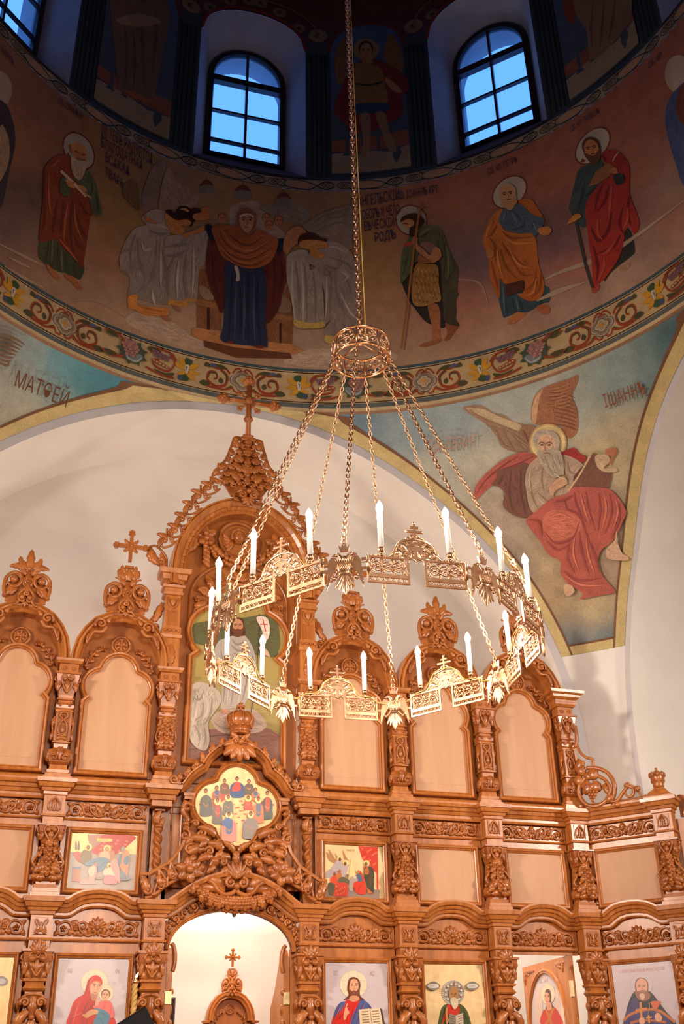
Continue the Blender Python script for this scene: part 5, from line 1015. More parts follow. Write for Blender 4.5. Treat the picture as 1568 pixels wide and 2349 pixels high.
def upper_pilaster(label, x, kind, loc=None, rot=0.0):
    t = thing('upper_pilaster', label, 'pilaster', loc or (x, YSCR, 0), rot, 'carved pilasters of the upper tier')
    m = MB(); stack(m, [(4.167, .035), (4.20, .035), (4.203, .020), (4.225, .020), (4.235, .005), (4.262, .008), (4.268, -.010), (4.298, -.015), (4.31, -.012)], .092, -.02, .086); m.build('plinth', M['wood'], t)
    m = MB(); stack(m, [(4.31, -.012), (4.33, .012), (4.37, .022), (4.41, .018), (4.44, -.002), (4.465, -.018), (4.50, -.014), (4.507, -.012)], .078, -.03, .086)
    for sx in (1, -1):
        T = None if sx > 0 else MIRX
        volute(m, (.045, 4.36), .030, 1.2, .5, 1, .009, -.055, .01, T=T); ball(m, (.103, -.0, 4.375), (.02, .03, .045), T=T); leaf(m, (.07, 4.44), (.105, 4.345), .03, -.02, .04, 2, T=T)
    leaf(m, (0, 4.46), (0, 4.34), .03, -.05, .03, 2); m.build('bulb_base', M['carve'], t)
    m = MB(); stack(m, [(4.507, .010), (4.515, .010), (4.517, 0), (4.80, -.002), (4.802, .010), (4.815, .010)], .072, -.03, .086); m.build('shaft', M['wood'], t)
    m = MB()
    if kind == 'plant':
        for sx in (1, -1):
            T = None if sx > 0 else MIRX
            vine(m, [(.0, 4.56), (.038, 4.61), (.032, 4.68), (.006, 4.72), (.034, 4.755), (.026, 4.785), (0, 4.79)], .010, -.03, .012, T=T); leaf(m, (.01, 4.56), (.045, 4.535), .02, -.03, .025, 1, T=T); ball(m, (.03, -.04, 4.575), .014, T=T)
            box(m, .052, .072, -.045, -.028, 4.52, 4.80, T=T)
            leaf(m, (.07, 4.62), (.095, 4.53), .022, .0, .035, 2, T=T); leaf(m, (.07, 4.74), (.092, 4.66), .02, .0, .035, 2, T=T); vine(m, [(.075, 4.76), (.095, 4.70), (.085, 4.62), (.10, 4.55)], .011, .01, .01, T=T)
        leaf(m, (0, 4.60), (0, 4.68), .018, -.035, .025, 1); rosette(m, (0, 4.757), .022, -.03, .02); palmette(m, (0, 4.545), .045, 3, -.032, .025, 40, 140)
    else: cluster(m, 4.54, 4.79, .085, .062, -.03, 11)
    m.build('shaft_carving', M['carve'], t)
    m = MB(); stack(m, [(4.815, -.004), (4.835, .006), (4.862, .010), (4.885, -.004), (4.89, -.012), (4.91, -.012), (4.915, .004), (4.93, .004), (4.935, -.010), (4.965, -.004)], .074, -.03, .086)
    for sx in (1, -1): volute(m, (.045, 4.862), .022, 1.2, .5, 1, .008, -.035, .008, T=None if sx > 0 else MIRX)
    m.build('necking', M['carve'], t)
    m = MB(); shield_cap(m, 5.175, 4.965, .066, -.03); m.build('capital', M['carve'], t)
    m = MB(); stack(m, [(5.175, 0), (5.262, 0), (5.265, .02), (5.29, .035), (5.31, .04)], .088, -.045, .086)
    for sx in (1, -1): vine(m, spiral_pts((.04 * sx, 5.218), .020, 1, 0, 1, 1.0, 14), .005, -.045, .002, raw=True); ball(m, (.04 * sx, -.047, 5.218), (.013, .01, .013))
    m.build('impost_block', M['wood'], t)
    return t
UP = [(1, 'plant', 'upper pilaster between the two arched panels farthest from the deacon door'), (2, 'fruit', 'upper pilaster with fruit drop beside the tall gable, next to the cross-topped bay'), (3, 'fruit', 'upper pilaster with a fruit drop under the chandelier, beside the risen figure painting'),
      (4, 'plant', 'upper pilaster directly below the lowest eagle of the chandelier'), (5, 'plant', 'upper pilaster with a pierced plant strip, second from the pierced vine wing'), (6, 'plant', 'end pilaster of the upper tier against the pierced vine wing')]
for i, kind, lab in UP: upper_pilaster(lab, PILX[i], kind)
# corner cornice that ends the row of hoods
m = MB(); stack(m, [(5.30, 0), (5.315, .02), (5.335, .025), (5.36, .06), (5.385, .065), (5.40, .095), (5.43, .10)], .10, -.06, .086)
tag(m.build('corner_cornice', M['wood'], None, 'thing', loc=(PILX[6], YSCR, 0)), 'projecting wooden corner cornice on top of the end pilaster beside the white wall', 'cornice')

def middle_pilaster(label, loc, rot=0.0, seed=3):
    t = thing('middle_pilaster', label, 'pilaster', loc, rot, 'carved pilasters of the middle tier')
    m = MB(); stack(m, [(3.159, .032), (3.20, .032), (3.205, .018), (3.235, .018), (3.24, .004), (3.265, .006), (3.27, -.008), (3.29, -.008)], .092, -.03, .086); m.build('plinth', M['wood'], t)
    m = MB(); stack(m, [(3.29, -.01), (3.31, .022), (3.34, .028), (3.37, .02), (3.40, -.004), (3.60, -.028), (3.61, -.02)], .092, -.03, .086); m.build('shaft', M['wood'], t)
    m = MB(); cluster(m, 3.36, 3.60, .118, .066, -.055, seed)
    for sx in (1, -1):
        T = None if sx > 0 else MIRX; ball(m, (.10, -.03, 3.325), (.035, .035, .03), T=T); leaf(m, (.02, 3.33), (.09, 3.305), .03, -.06, .03, 2, T=T)
    m.build('fruit_drop', M['carve'], t)
    m = MB(); shield_cap(m, 3.77, 3.61, .070, -.03); m.build('capital', M['carve'], t)
    m = MB(); stack(m, [(3.77, -.005), (3.835, -.005), (3.84, .015), (3.858, .018), (3.86, 0), (4.022, 0)], .092, -.05, .086); m.build('necking_block', M['wood'], t)
    m = MB()
    for sx in (1, -1):
        T = None if sx > 0 else MIRX
        vine(m, [(0, 4.005), (.045, 3.955), (.052, 3.915), (.035, 3.892), (.014, 3.905), (.022, 3.925)], .009, -.052, .008, T=T); vine(m, [(.008, 3.955), (.012, 3.91), (.004, 3.885)], .007, -.052, .008, T=T)
        box(m, .058, .064, -.058, -.05, 3.875, 4.012, T=T)
    leaf(m, (0, 3.93), (0, 3.985), .022, -.052, .02, 1); m.build('leaf_panel', M['carve'], t)
    m = MB(); stack(m, [(4.022, 0), (4.03, .012), (4.055, .014), (4.06, .030), (4.085, .036), (4.09, .055), (4.125, .068), (4.13, .082), (4.165, .084)], .090, -.05, .086); m.build('cornice_block', M['wood'], t)
    return t
def lower_pilaster(label, loc, rot=0.0, top=True):
    t = thing('lower_pilaster', label, 'pilaster', loc, rot, 'carved pilasters of the lower tier')
    m = MB(); stack(m, [(0, .06), (.25, .06), (.27, .03), (.95, .03), (.97, .034), (1.05, .034), (1.07, .02), (1.14, .01), (1.20, -.01)], .09, -.03, .086); m.build('plinth', M['wood'], t)
    m = MB(); stack(m, [(1.20, -.01), (1.30, .026), (1.55, .034), (1.85, .034), (2.05, .02), (2.20, -.01), (2.30, -.02), (2.42, -.022), (2.43, -.008)], .09, -.03, .086)
    m.build('shaft', M['wood'], t)
    m = MB(); y = -.045
    for sx in (1, -1):
        T = None if sx > 0 else MIRX
        volute(m, (.062, 2.335), .042, 1.4, -.5, 1, .015, y, .022, T=T); vine(m, [(.0, 2.40), (.05, 2.395), (.09, 2.37)], .014, y, .015, T=T); ball(m, (.108, -.01, 2.33), (.025, .035, .045), T=T)
        leaf(m, (.03, 2.27), (.12, 2.12), .04, y - .01, .055, 3, T=T, bend=.12); leaf(m, (.02, 2.15), (.13, 1.96), .05, y - .025, .06, 3, T=T, bend=.12); leaf(m, (.09, 2.22), (.135, 2.10), .035, 0, .05, 2, T=T); leaf(m, (.03, 2.0), (.14, 1.78), .05, y - .03, .06, 3, T=T)
        volute(m, (.07, 2.06), .035, 1.2, 1.0, -1, .014, y - .02, .025, T=T); leaf(m, (.10, 2.05), (.15, 1.9), .04, 0, .05, 2, T=T); leaf(m, (.04, 1.78), (.14, 1.55), .05, y - .03, .05, 3, T=T)
        volute(m, (.07, 1.86), .04, 1.2, 1.0, -1, .014, y - .03, .025, T=T)
    leaf(m, (0, 2.38), (0, 2.22), .035, y - .015, .055, 2); leaf(m, (0, 2.20), (0, 2.0), .04, y - .03, .055, 3); leaf(m, (0, 1.99), (0, 1.75), .05, y - .04, .06, 3); ball(m, (0, y - .05, 2.225), .026); ball(m, (0, y - .06, 2.0), .03)
    m.build('acanthus_carving', M['carve'], t)
    m = MB(); stack(m, [(2.43, -.008), (2.445, .006), (2.46, -.004), (2.475, -.016), (2.495, -.012), (2.50, .006), (2.52, .008)], .088, -.035, .086); m.build('necking', M['wood'], t)
    m = MB(); shield_cap(m, 2.745, 2.52, .080, -.035, True)
    for sx in (1, -1):
        T = None if sx > 0 else MIRX; ball(m, (.045, -.085, 2.665), .028, T=T); leaf(m, (.05, 2.63), (.0, 2.585), .022, -.07, .03, 1, T=T); leaf(m, (.085, 2.58), (.03, 2.515), .03, -.03, .035, 2, T=T)
    m.build('capital', M['carve'], t)
    m = MB(); stack(m, [(2.745, -.004), (2.81, -.004), (2.815, .014), (2.832, .018), (2.835, 0), (3.012, 0)], .090, -.05, .086); m.build('necking_block', M['wood'], t)
    m = MB(); box(m, -.058, .058, -.062, -.049, 2.858, 2.992, bev=.004)
    for sx in (1, -1):
        T = None if sx > 0 else MIRX
        vine(m, [(.012, 2.93), (.03, 2.965), (.046, 2.975), (.05, 2.955), (.034, 2.93), (.04, 2.90), (.045, 2.88), (.03, 2.868), (.016, 2.88)], .008, -.064, .006, T=T); ball(m, (.028, -.066, 2.888), .012, T=T)
    leaf(m, (0, 2.88), (0, 2.96), .016, -.064, .018, 1); m.build('lyre_panel', M['carve'], t)
    m = MB(); stack(m, [(3.012, 0), (3.02, .012), (3.045, .014), (3.05, .030), (3.072, .036), (3.078, .052), (3.112, .066), (3.118, .080), (3.157, .083)], .090, -.05, .086); m.build('cornice_block', M['wood'], t)
    return t
WR = -math.atan2(0.67, 0.593)                    # the wing turns towards the viewer
C7 = (6.285, 9.335, 0)
MP = [(1, 'middle pilaster between the reclining woman painting and the blank panel at the picture edge'), (4, 'middle pilaster beside the painting of a nativity with a red curtain'), (5, 'middle pilaster between two blank square panels of the straight screen'), (6, 'middle pilaster at the bend of the screen, under the pierced vine wing')]
for i, lab in MP: middle_pilaster(lab, (PILX[i], YSCR, 0), 0, 3 + i)
middle_pilaster('middle pilaster at the far end of the bent wing, under the small wooden crown', C7, WR, 12)
LP = [(1, 'lower pilaster between the red-veiled mother icon and the edge gilt icon'), (2, 'lower pilaster beside the royal doorway next to the twisted gold candle'), (3, 'lower pilaster between the royal doorway and the open book icon'), (4, 'lower pilaster between the blue-robed book icon and the gilt old saint icon'), (5, 'lower pilaster between the gilt old saint icon and the open deacon door'), (6, 'lower pilaster at the bend of the screen behind the open deacon door')]
for i, lab in LP: lower_pilaster(lab, (PILX[i], YSCR, 0), 0)
lower_pilaster('lower pilaster at the far end of the bent wing beside the priest icon', C7, WR)
lower_pilaster('lower pilaster at the far end beyond the gilt icon, cut off by the picture', (PILX[0], YSCR, 0)); middle_pilaster('middle pilaster at the far end beyond the blank square panel, cut off by the picture', (PILX[0], YSCR, 0)); upper_pilaster('upper pilaster at the far end, cut off by the picture', PILX[0], 'plant')

# ---- cornices
UC_PROF = [(0, 0), (0, .045), (.02, .052), (.045, .052), (.05, .066), (.078, .078), (.084, .094), (.115, .102), (.12, .124), (.148, .134), (.165, .134), (.17, .105), (.192, .095), (.214, .05), (.222, 0)]
LC_PROF = [(0, 0), (0, .04), (.014, .052), (.034, .052), (.040, .072), (.066, .082), (.072, .10), (.098, .108), (.104, .128), (.132, .138), (.148, .138), (.150, .06), (.098, .05), (.096, 0)]
UBZ = ([4.0, 4.019, 4.027, 4.055, 4.06, 4.085, 4.09, 4.125, 4.13, 4.167, 4.169, 4.203, 4.206, 4.228, 4.24], [0, 0, .012, .014, .030, .036, .055, .068, .082, .084, .037, .037, .022, .022, .010])
LBZ = ([3.0, 3.009, 3.017, 3.045, 3.05, 3.072, 3.078, 3.112, 3.118, 3.160, 3.162, 3.203, 3.206, 3.238, 3.24], [0, 0, .012, .014, .030, .036, .052, .066, .080, .083, .034, .034, .020, .020, .008])
def cornice(name, label, spans, z, prof, ogee, loc=(0, YSCR, 0), rot=0.0):
    t = thing(name, label, 'cornice', loc, rot)
    for x0, x1 in spans:
        m = MB(); c = (x0 + x1) / 2
        if ogee: L = [(x0, z), (c - .27, z), (c - .232, z + .007), (c - .195, z + .030), (c - .16, z + .054), (c - .12, z + .073), (c - .065, z + .084), (c, z + .088)]; P = L + [(2 * c - a, b) for a, b in reversed(L[:-1])]
        else: P = [(x0, z), (x1, z)]
        sweep(m, P, prof, .0885, side=1); V = m.V[-1].reshape(-1, len(prof), 3); bz, bo = (UBZ if z > 3.5 else LBZ)
        V[0, :, 0] = x0 + .0925 + np.interp(V[0, :, 2], bz, bo); V[-1, :, 0] = x1 - .0925 - np.interp(V[-1, :, 2], bz, bo); m.build('moulding', M['wood'], t)
    return t
cornice('upper_cornice', 'moulded cornice above the vine friezes over the reclining woman painting', [(-.479, .475), (.475, 1.428)], 4.015, UC_PROF, False)
cornice('upper_cornice', 'moulded cornice above the vine friezes from the quatrefoil feast icon to the screen bend', [(2.826, 3.78), (3.78, 4.733), (4.733, 5.687)], 4.015, UC_PROF, False)
cornice('lower_cornice', 'humped wooden cornice above the shell frieze over the red-veiled mother icon', [(-.479, .475), (.475, 1.428)], 3.012, LC_PROF, True)
cornice('lower_cornice', 'humped wooden cornice from the royal doorway to the bend of the screen', [(2.826, 3.78), (3.78, 4.733), (4.733, 5.687)], 3.012, LC_PROF, True)
WC = ((PILX[6] + C7[0]) / 2, (YSCR + C7[1]) / 2, 0)
cornice('upper_cornice', 'moulded wooden cornice on the bent wing, between the vine wing and the small crown', [(-.447, .447)], 4.015, UC_PROF, False, WC, WR)
cornice('lower_cornice', 'wooden cornice with one arched hump on the bent wing above the priest icon', [(-.447, .447)], 3.012, LC_PROF, True, WC, WR)

# ---- middle and lower bays
def rinceau(mb, z0, z1, hw, y, shell=False):
    """Scrolling foliage frieze, mirrored about its centre."""
    H = z1 - z0; zc = (z0 + z1) / 2; s = MB(); r = H * .30
    c1, c2 = hw * .40, hw * .78
    vine(s, [(.035, z0 + .2 * H), (c1 * .55, z0 + .12 * H), (c1 * .95, zc - .1 * H), (c1 * 1.05, z1 - .2 * H), (c1 * .75, z1 - .12 * H), (c1 * .62, zc + .02 * H), (c1 * .85, zc - .12 * H)], (.013, .009), y, (.008, .016))
    vine(s, [(c1 * .8, z0 + .14 * H), (c1 * 1.3, z0 + .22 * H), (c2 * .82, z1 - .2 * H), (c2 * 1.0, z1 - .10 * H), (c2 * 1.18, zc + .1 * H), (c2 * 1.1, z0 + .18 * H), (c2 * .9, z0 + .2 * H), (c2 * .86, zc)], (.013, .010), y, (.008, .018))
    rosette(s, (c2 * 1.0, zc), H * .22, y, .032, 5); ball(s, (c1 * .84, y - .024, zc + .05 * H), H * .12)
    for a, b, w in (((c1 * .4, z0 + .15 * H), (c1 * .62, z1 - .12 * H), .026), ((c1 * 1.0, z0 + .3 * H), (c1 * 1.35, z0 + .08 * H), .024), ((c1 * 1.15, z1 - .3 * H), (c1 * 1.55, z1 - .06 * H), .026), ((c1 * 1.4, zc - .1 * H), (c2 * .85, z0 + .08 * H), .026), ((c2 * .7, zc), (c2 * .78, z1 - .05 * H), .022), ((c2 * 1.15, z1 - .3 * H), (c2 * 1.27, z1 - .04 * H), .020), ((c2 * 1.12, z0 + .3 * H), (c2 * 1.27, z0 + .05 * H), .022), ((c1 * .75, zc), (c1 * .5, z0 + .08 * H), .02), ((.02, zc), (c1 * .45, zc + .1 * H), .024)):
        leaf(s, a, b, w, y, .036, 3, bend=.1)
    for k in range(6): ball(s, (c1 * (1.18 + .07 * (k % 3)), y - .02, zc - .05 * H + .12 * H * (k // 3)), .011, seg=6, rings=4)
    both(mb, s)
    if shell:
        palmette(mb, (0, zc + .05 * H), H * .72, 7, y - .01, .04, 10, 170, .20); palmette(mb, (0, zc + .1 * H), H * .55, 4, y - .01, .04, 225, 315, .24); ball(mb, (0, y - .045, zc + .06 * H), .022)
    else:
        leaf(mb, (0, zc), (0, z1 + .03 * H), .03, y - .01, .04, 2); palmette(mb, (0, zc + .05 * H), H * .5, 4, y - .006, .035, 215, 325, .25); ball(mb, (0, y - .04, zc + .06 * H), .018)
def rect_frame(mb, hx, z0, z1, y, w=.048, d=.045):
    sweep(mb, [(-hx, z0), (-hx, z1), (hx, z1), (hx, z0)], [(0, 0), (0, d * .55), (.008, d * .7), (.014, d * .6), (.020, d * .95), (w * .65, d), (w * .85, d * .8), (w, d * .5), (w, 0)], y, closed=True, side=1)
def middle_bay(label, loc, rot, blank):
    t = thing('icon_bay', label, 'carved panel', loc, rot, 'square icon bays of the middle tier')
    b = MB(); box(b, -.382, .382, .09, .14, 3.165, 4.01); b.build('back_board', M['wood'], t)
    f = MB(); rinceau(f, 3.868, 4.005, .360, .09); f.build('vine_frieze', M['carve'], t)
    l = MB(); sweep(l, [(-.363, 3.842), (.363, 3.842)], [(0, 0), (0, .02), (.008, .028), (.018, .024), (.020, 0)], .09, side=1); l.build('ledge', M['wood'], t)
    r = MB(); rect_frame(r, .293, 3.255, 3.733, .09); r.build('picture_frame', M['wood'], t)
    if blank:
        p = MB(); box(p, -.294, .294, .075, .092, 3.254, 3.734); p.build('blank_panel', M['panel'], t, label='pale plywood board without a picture')
    return t
MBAY = [(0, 'square panel bay without a picture, cut by the picture edge beside the reclining woman painting', True), (1, 'square bay framing the painting of a reclining woman under a red drape', False), (3, 'square bay framing the nativity painting with the red curtain', False), (4, 'square bay with a blank board, next to the nativity painting', True), (5, 'square bay with a blank board just before the bend of the screen', True)]
for i, lab, bl in MBAY: middle_bay(lab, (BAYX[i], YSCR, 0), 0, bl)
middle_bay('square bay with a blank board on the bent wing above the priest icon', WC, WR, True)
def lower_bay(label, loc, rot, door=False):
    t = thing('large_icon_bay', label, 'carved panel', loc, rot, 'large icon bays of the lower tier')
    b = MB()
    if door: box(b, -.382, .382, .09, .14, 2.79, 3.16)
    else: box(b, -.382, .382, .09, .14, 0.0, 3.16)
    b.build('back_board', M['wood'], t)
    f = MB(); rinceau(f, 2.858, 2.996, .362, .09, True); f.build('shell_frieze', M['carve'], t)
    l = MB(); sweep(l, [(-.363, 2.822), (.363, 2.822)], [(0, 0), (0, .022), (.010, .032), (.022, .028), (.026, 0)], .09, side=1); l.build('ledge', M['wood'], t)
    if not door:
        r = MB(); rect_frame(r, .296, 1.02, 2.690, .09, .041); r.build('picture_frame', M['wood'], t)
    return t
LBAY = [(0, 'large icon bay with a gilt icon, cut by the picture edge', False), (1, 'large icon bay holding the red-veiled mother and child icon', False), (3, 'large icon bay holding the bearded man with a book', False), (4, 'large icon bay holding the gilt old saint icon', False), (5, 'doorway bay with a shell frieze over the open deacon door', True)]
for i, lab, dr in LBAY: lower_bay(lab, (BAYX[i], YSCR, 0), 0, dr)
lower_bay('large icon bay on the bent wing holding the priest icon', WC, WR)
# ------------------------------------------------------------------ centre of the screen: royal doorway, feast icon, tall gable
XC = 2.127
def circ_path(pts, n=6): return [tuple(p) for p in bez(pts, n)]
def sym(pts): return [tuple(p) for p in pts] + [(-p[0], p[1]) for p in list(pts)[::-1][1:]]
# --- royal doorway arch
t = thing('royal_doorway', 'tall arched royal doorway with a carved arch band under the fruit swag', 'doorway', (XC, YSCR, 0))
INN = [(.555 * math.cos(math.radians(a)), 2.765 + .335 * math.sin(math.radians(a))) for a in np.linspace(180, 0, 33)]
OUTL = sym(circ_path([(-.61, 3.012), (-.55, 3.025), (-.47, 3.075), (-.36, 3.155), (-.24, 3.22), (-.12, 3.262), (0, 3.277)], 4))
m = MB(); prism(m, [(-.588, 2.765)] + INN + [(.588, 2.765), (.588, 3.01)] + [q for q in OUTL[::-1] if abs(q[0]) < .58] + [(-.588, 3.01)], .02, .085); m.build('arch_board', M['wood'], t)
m = MB(); sweep(m, OUTL, LC_PROF, .02, side=1); m.build('arch_cornice', M['wood'], t)
m = MB(); sweep(m, INN, [(0, -.06), (0, .02), (.008, .03), (.016, .024), (.024, .034), (.034, .024), (.036, 0), (.036, -.06)], .02, side=1); m.build('arch_rim', M['wood'], t)
s = MB()
for k in range(9):
    a = math.radians(176 - 10.5 * k); a2 = a - .10; rx, rz = .635, .425
    p = (rx * math.cos(a) * .985, 2.765 + rz * math.sin(a)); q = (rx * math.cos(a2), 2.765 + rz * math.sin(a2)); sc = .75 + .03 * k
    volute(s, (p[0], p[1]), .040 * sc, 1.3, a + 2.5, 1 if k % 2 else -1, .013, .015, .014)
    dx, dz = math.cos(a), math.sin(a)
    leaf(s, (p[0] - dx * .005, p[1]), (p[0] + dx * .05 - dz * .03, p[1] + dz * .05), .022, .015, .032, 2); ball(s, (q[0] - dx * .025, .0, q[1] - dz * .02), .014, seg=6, rings=5); leaf(s, (q[0], q[1]), (q[0] - dx * .05, q[1] - dz * .045), .02, .015, .03, 2); ball(s, (q[0] + dx * .02, .0, q[1] + dz * .02), .013, seg=6, rings=5)
m = MB(); both(m, s); m.build('arch_vine_band', M['carve'], t)
for sx in (1, -1):
    m = MB(); box(m, *((.557, .63) if sx > 0 else (-.63, -.557)), .09, .14, 0, 2.80); m.build('jamb', M['wood'], t)
# opened gate leaves seen edge-on
for sx, lab in ((1, 'royal gate leaf open edge-on at the jamb beside the open book icon'), (-1, 'royal gate leaf open edge-on at the jamb beside the twisted gold candle')):
    t = thing('royal_gate_leaf', lab, 'gate', (XC, YSCR, 0), 0, 'opened royal gate leaves'); x0, x1 = (.498, .550) if sx > 0 else (-.550, -.498)
    m = MB(); V = [(.10, .9), (.10, 2.58), (.12, 2.74), (.17, 2.80), (.30, 2.66), (.42, 2.48), (.58, 2.34), (.58, .9)]
    T = TR(x0, 0, 0) @ RZ(PI / 2); prism(m, [(y, z) for y, z in V], -(x1 - x0), 0, T=T); m.build('gate_board', M['wood'], t)
    m = MB(); xi = x0 if sx > 0 else x1; d = -sx
    for z in (1.15, 1.45, 1.75, 2.05, 2.30): ball(m, (xi, .15, z), (.02, .03, .05)); ball(m, (xi, .11, z + .14), (.024, .02, .03))
    vine(m, [(xi, 2.60), (xi + d * .015, 2.66), (xi + d * .015, 2.74), (xi, 2.80), (xi - d * .02, 2.83)], .022, .11); m.build('gate_carving', M['carve'], t)
    m = MB(); box(m, x0 - .002, x1 + .002, .085, .10, 2.34, 2.44); m.build('hinge', M['hinge'], t, label='pale brass hinge')
# --- feast icon in its quatrefoil kiot
t = thing('feast_icon_case', 'carved quatrefoil feast icon case with a leafy gable above the royal doorway', 'icon case', (XC, YSCR, 0))
m = MB(); box(m, -.655, .655, .098, .14, 3.30, 4.20); m.build('back_board', M['wood'], t)
for sx in (1, -1):
    m = MB(); T = None if sx > 0 else MIRX; rect = [(.50, 3.50), (.50, 4.0), (.575, 4.0), (.575, 3.50)]
    sweep(m, rect, [(0, 0), (0, .015), (.008, .02), (.014, .012), (.014, 0)], .095, closed=True, T=T); prism(m, [(.48, 3.95), (.60, 3.95), (.60, 4.0), (.48, 4.0)], .08, .10, T=T); m.build('side_panel', M['wood'], t)
QF = sym(arc(-.195, 4.028, .196, 258, 98, 14) + arc(0, 4.205, .185, 168, 90, 10)); QF = QF + arc(0, 3.85, .193, -12, -168, 18)
m = MB(); prism(m, QF, -.018, .095); m.build('icon_block', M['wood'], t)
m = MB(); sweep(m, QF, [(0, 0), (0, .022), (.007, .03), (.013, .022), (.018, .034), (.028, .04), (.036, .032), (.040, .018), (.046, .026), (.052, .016), (.056, 0), (.056, -.08)], -.02, closed=True, side=1); m.build('quatrefoil_frame', M['wood'], t)
HD = sym(circ_path([(-.50, 4.125), (-.455, 4.17), (-.40, 4.25), (-.335, 4.305), (-.285, 4.335)], 4) + circ_path([(-.272, 4.375), (-.235, 4.44), (-.15, 4.515), (-.06, 4.565), (0, 4.585)], 4))
HD = [(-.625, 4.125)] + HD + [(.625, 4.125)]
m = MB(); sweep(m, HD, [(0, 0), (0, .06), (.010, .072), (.022, .066), (.030, .095), (.050, .115), (.058, .105), (.062, .125), (.074, .125), (.078, 0)], .05, side=1); m.build('ogee_hood', M['wood'], t)
s = MB(); y = -.05
for p, q in (((.56, 4.215), (.52, 4.28)), ((.49, 4.28), (.44, 4.34)), ((.42, 4.35), (.37, 4.41)), ((.345, 4.42), (.33, 4.49)), ((.27, 4.51), (.22, 4.58)), ((.18, 4.575), (.13, 4.64))):
    volute(s, p, .026, 1.2, 2.5, -1, .011, y, .012); leaf(s, p, (q[0] + .03, q[1] + .015), .026, y, .032, 3, bend=.1); vine(s, [(p[0] + .05, p[1] - .04), (p[0] + .01, p[1] - .025), p, q], (.013, .009), y + .015)
vine(s, spiral_pts((.60, 4.23), .045, 1.2, -1.5, 1), .016, y, .01, raw=True)
for k, (a, b, w) in enumerate((((.0, 4.60), (.085, 4.44), .045), ((.03, 4.60), (.155, 4.47), .045), ((.05, 4.62), (.16, 4.56), .035), ((.02, 4.63), (.09, 4.70), .03))): leaf(s, a, b, w, -.09, .06, 3, curl=.02)
volute(s, (.045, 4.615), .034, 1.2, 0, 1, .014, -.10, .02)
m = MB(); both(m, s); leaf(m, (0, 4.60), (0, 4.42), .045, -.10, .06, 3); ball(m, (0, -.15, 4.60), .03); box(m, -.09, .09, -.10, -.02, 4.655, 4.685, bev=.01); m.build('leaf_cresting', M['carve'], t)
for sx in (1, -1):
    T = None if sx > 0 else MIRX; m = MB(); y = -.01
    for z0, o in ((4.115, .0), (4.085, .01)): box(m, .40, .505 - o, -.06 + o, .09, z0 - .03, z0, T=T)
    vine(m, [(.40, 3.99), (.46, 4.02), (.50, 3.99), (.475, 3.955), (.45, 3.975)], .022, y - .03, T=T); vine(m, [(.475, 4.04), (.50, 3.95), (.455, 3.88), (.46, 3.82)], (.03, .022), y - .02, T=T); ball(m, (.46, y - .03, 3.83), (.045, .045, .03), T=T); ball(m, (.46, y - .03, 3.785), (.036, .036, .05), T=T); ball(m, (.46, y - .03, 3.735), .014, T=T)
    lathe(m, [(.001, 4.02), (.02, 4.03), (.03, 4.06), (.02, 4.085), (.001, 4.09)], 10, T=(TR(.585, .0, 0) if sx > 0 else TR(-.585, .0, 0)))
    m.build('console', M['carve'], t)
# lower foliage and swag
s = MB(); y = -.04
for a, b, w in (((.20, 3.74), (.36, 3.80), .04), ((.26, 3.68), (.44, 3.70), .045), ((.12, 3.62), (.28, 3.66), .04), ((.30, 3.62), (.45, 3.56), .045), ((.06, 3.55), (.20, 3.52), .035), ((.22, 3.55), (.36, 3.50), .04), ((.02, 3.60), (.13, 3.68), .03), ((.36, 3.72), (.47, 3.64), .035)): leaf(s, a, b, w, y - .03, .05, 3, curl=.02, bend=.08)
for c, r, a0, sg in (((.335, 3.745), .055, 1, 1), ((.43, 3.60), .05, 2, -1), ((.25, 3.59), .045, 0, 1), ((.16, 3.655), .04, 2, -1), ((.39, 3.83), .035, 0, 1), ((.12, 3.50), .04, 1, 1), ((.48, 3.72), .06, 1.2, 1)): volute(s, c, r, 1.4, a0, sg, .016, y - .02, .025)
for c, r in (((.20, 3.50), .045), ((.32, 3.44), .04), ((.10, 3.43), .03), ((.30, 3.66), .03), ((.155, 3.57), .028), ((.40, 3.52), .03), ((.22, 3.44), .03)): ball(s, (c[0], y - .05, c[1]), r); leaf(s, (c[0] - .02, c[1] + .02), (c[0] + .05, c[1] - .05), .03, y - .05, .05, 2)
for k in range(6):
    a = 2 * PI * k / 6 + .3; leaf(s, (.43, 3.415), (.43 + .125 * math.cos(a), 3.415 + .115 * math.sin(a)), .05, y - .05, .06, 3, curl=.015)
ball(s, (.43, y - .11, 3.415), .036)
volute(s, (.055, 3.315), .050, 1.4, PI / 2, -1, .020, y - .06, .03); vine(s, [(.0, 3.29), (.02, 3.24), (.09, 3.215), (.16, 3.245), (.20, 3.30), (.25, 3.33)], .022, y - .05, .02)
palmette(s, (.0, 3.36), .16, 4, y - .06, .04, 38, 92, .16); leaf(s, (.12, 3.30), (.28, 3.37), .05, y - .04, .06, 3); leaf(s, (.10, 3.27), (.30, 3.28), .045, y - .04, .05, 3)
m = MB(); both(m, s); leaf(m, (0, 3.60), (0, 3.47), .035, y - .03, .05, 2); ball(m, (0, y - .10, 3.285), .03); m.build('foliage', M['carve'], t)
m = MB(); rg = random.Random(5)
for k in range(31):
    u = -1 + 2 * k / 30; x = u * .37; z = 3.265 - .135 * (1 - u * u) ** .7; w = .055 * (1 - .55 * abs(u) ** 2)
    for j in range(5):
        v = -1 + j * .5; ball(m, (x + rg.uniform(-.012, .012), y - .07 - .045 * (1 - v * v), z + v * w), rg.uniform(.016, .026), seg=7, rings=5)
    if k % 3 == 0: leaf(m, (x, z + .03), (x + .03 * u, z - .06), .032, y - .10, .04, 2)
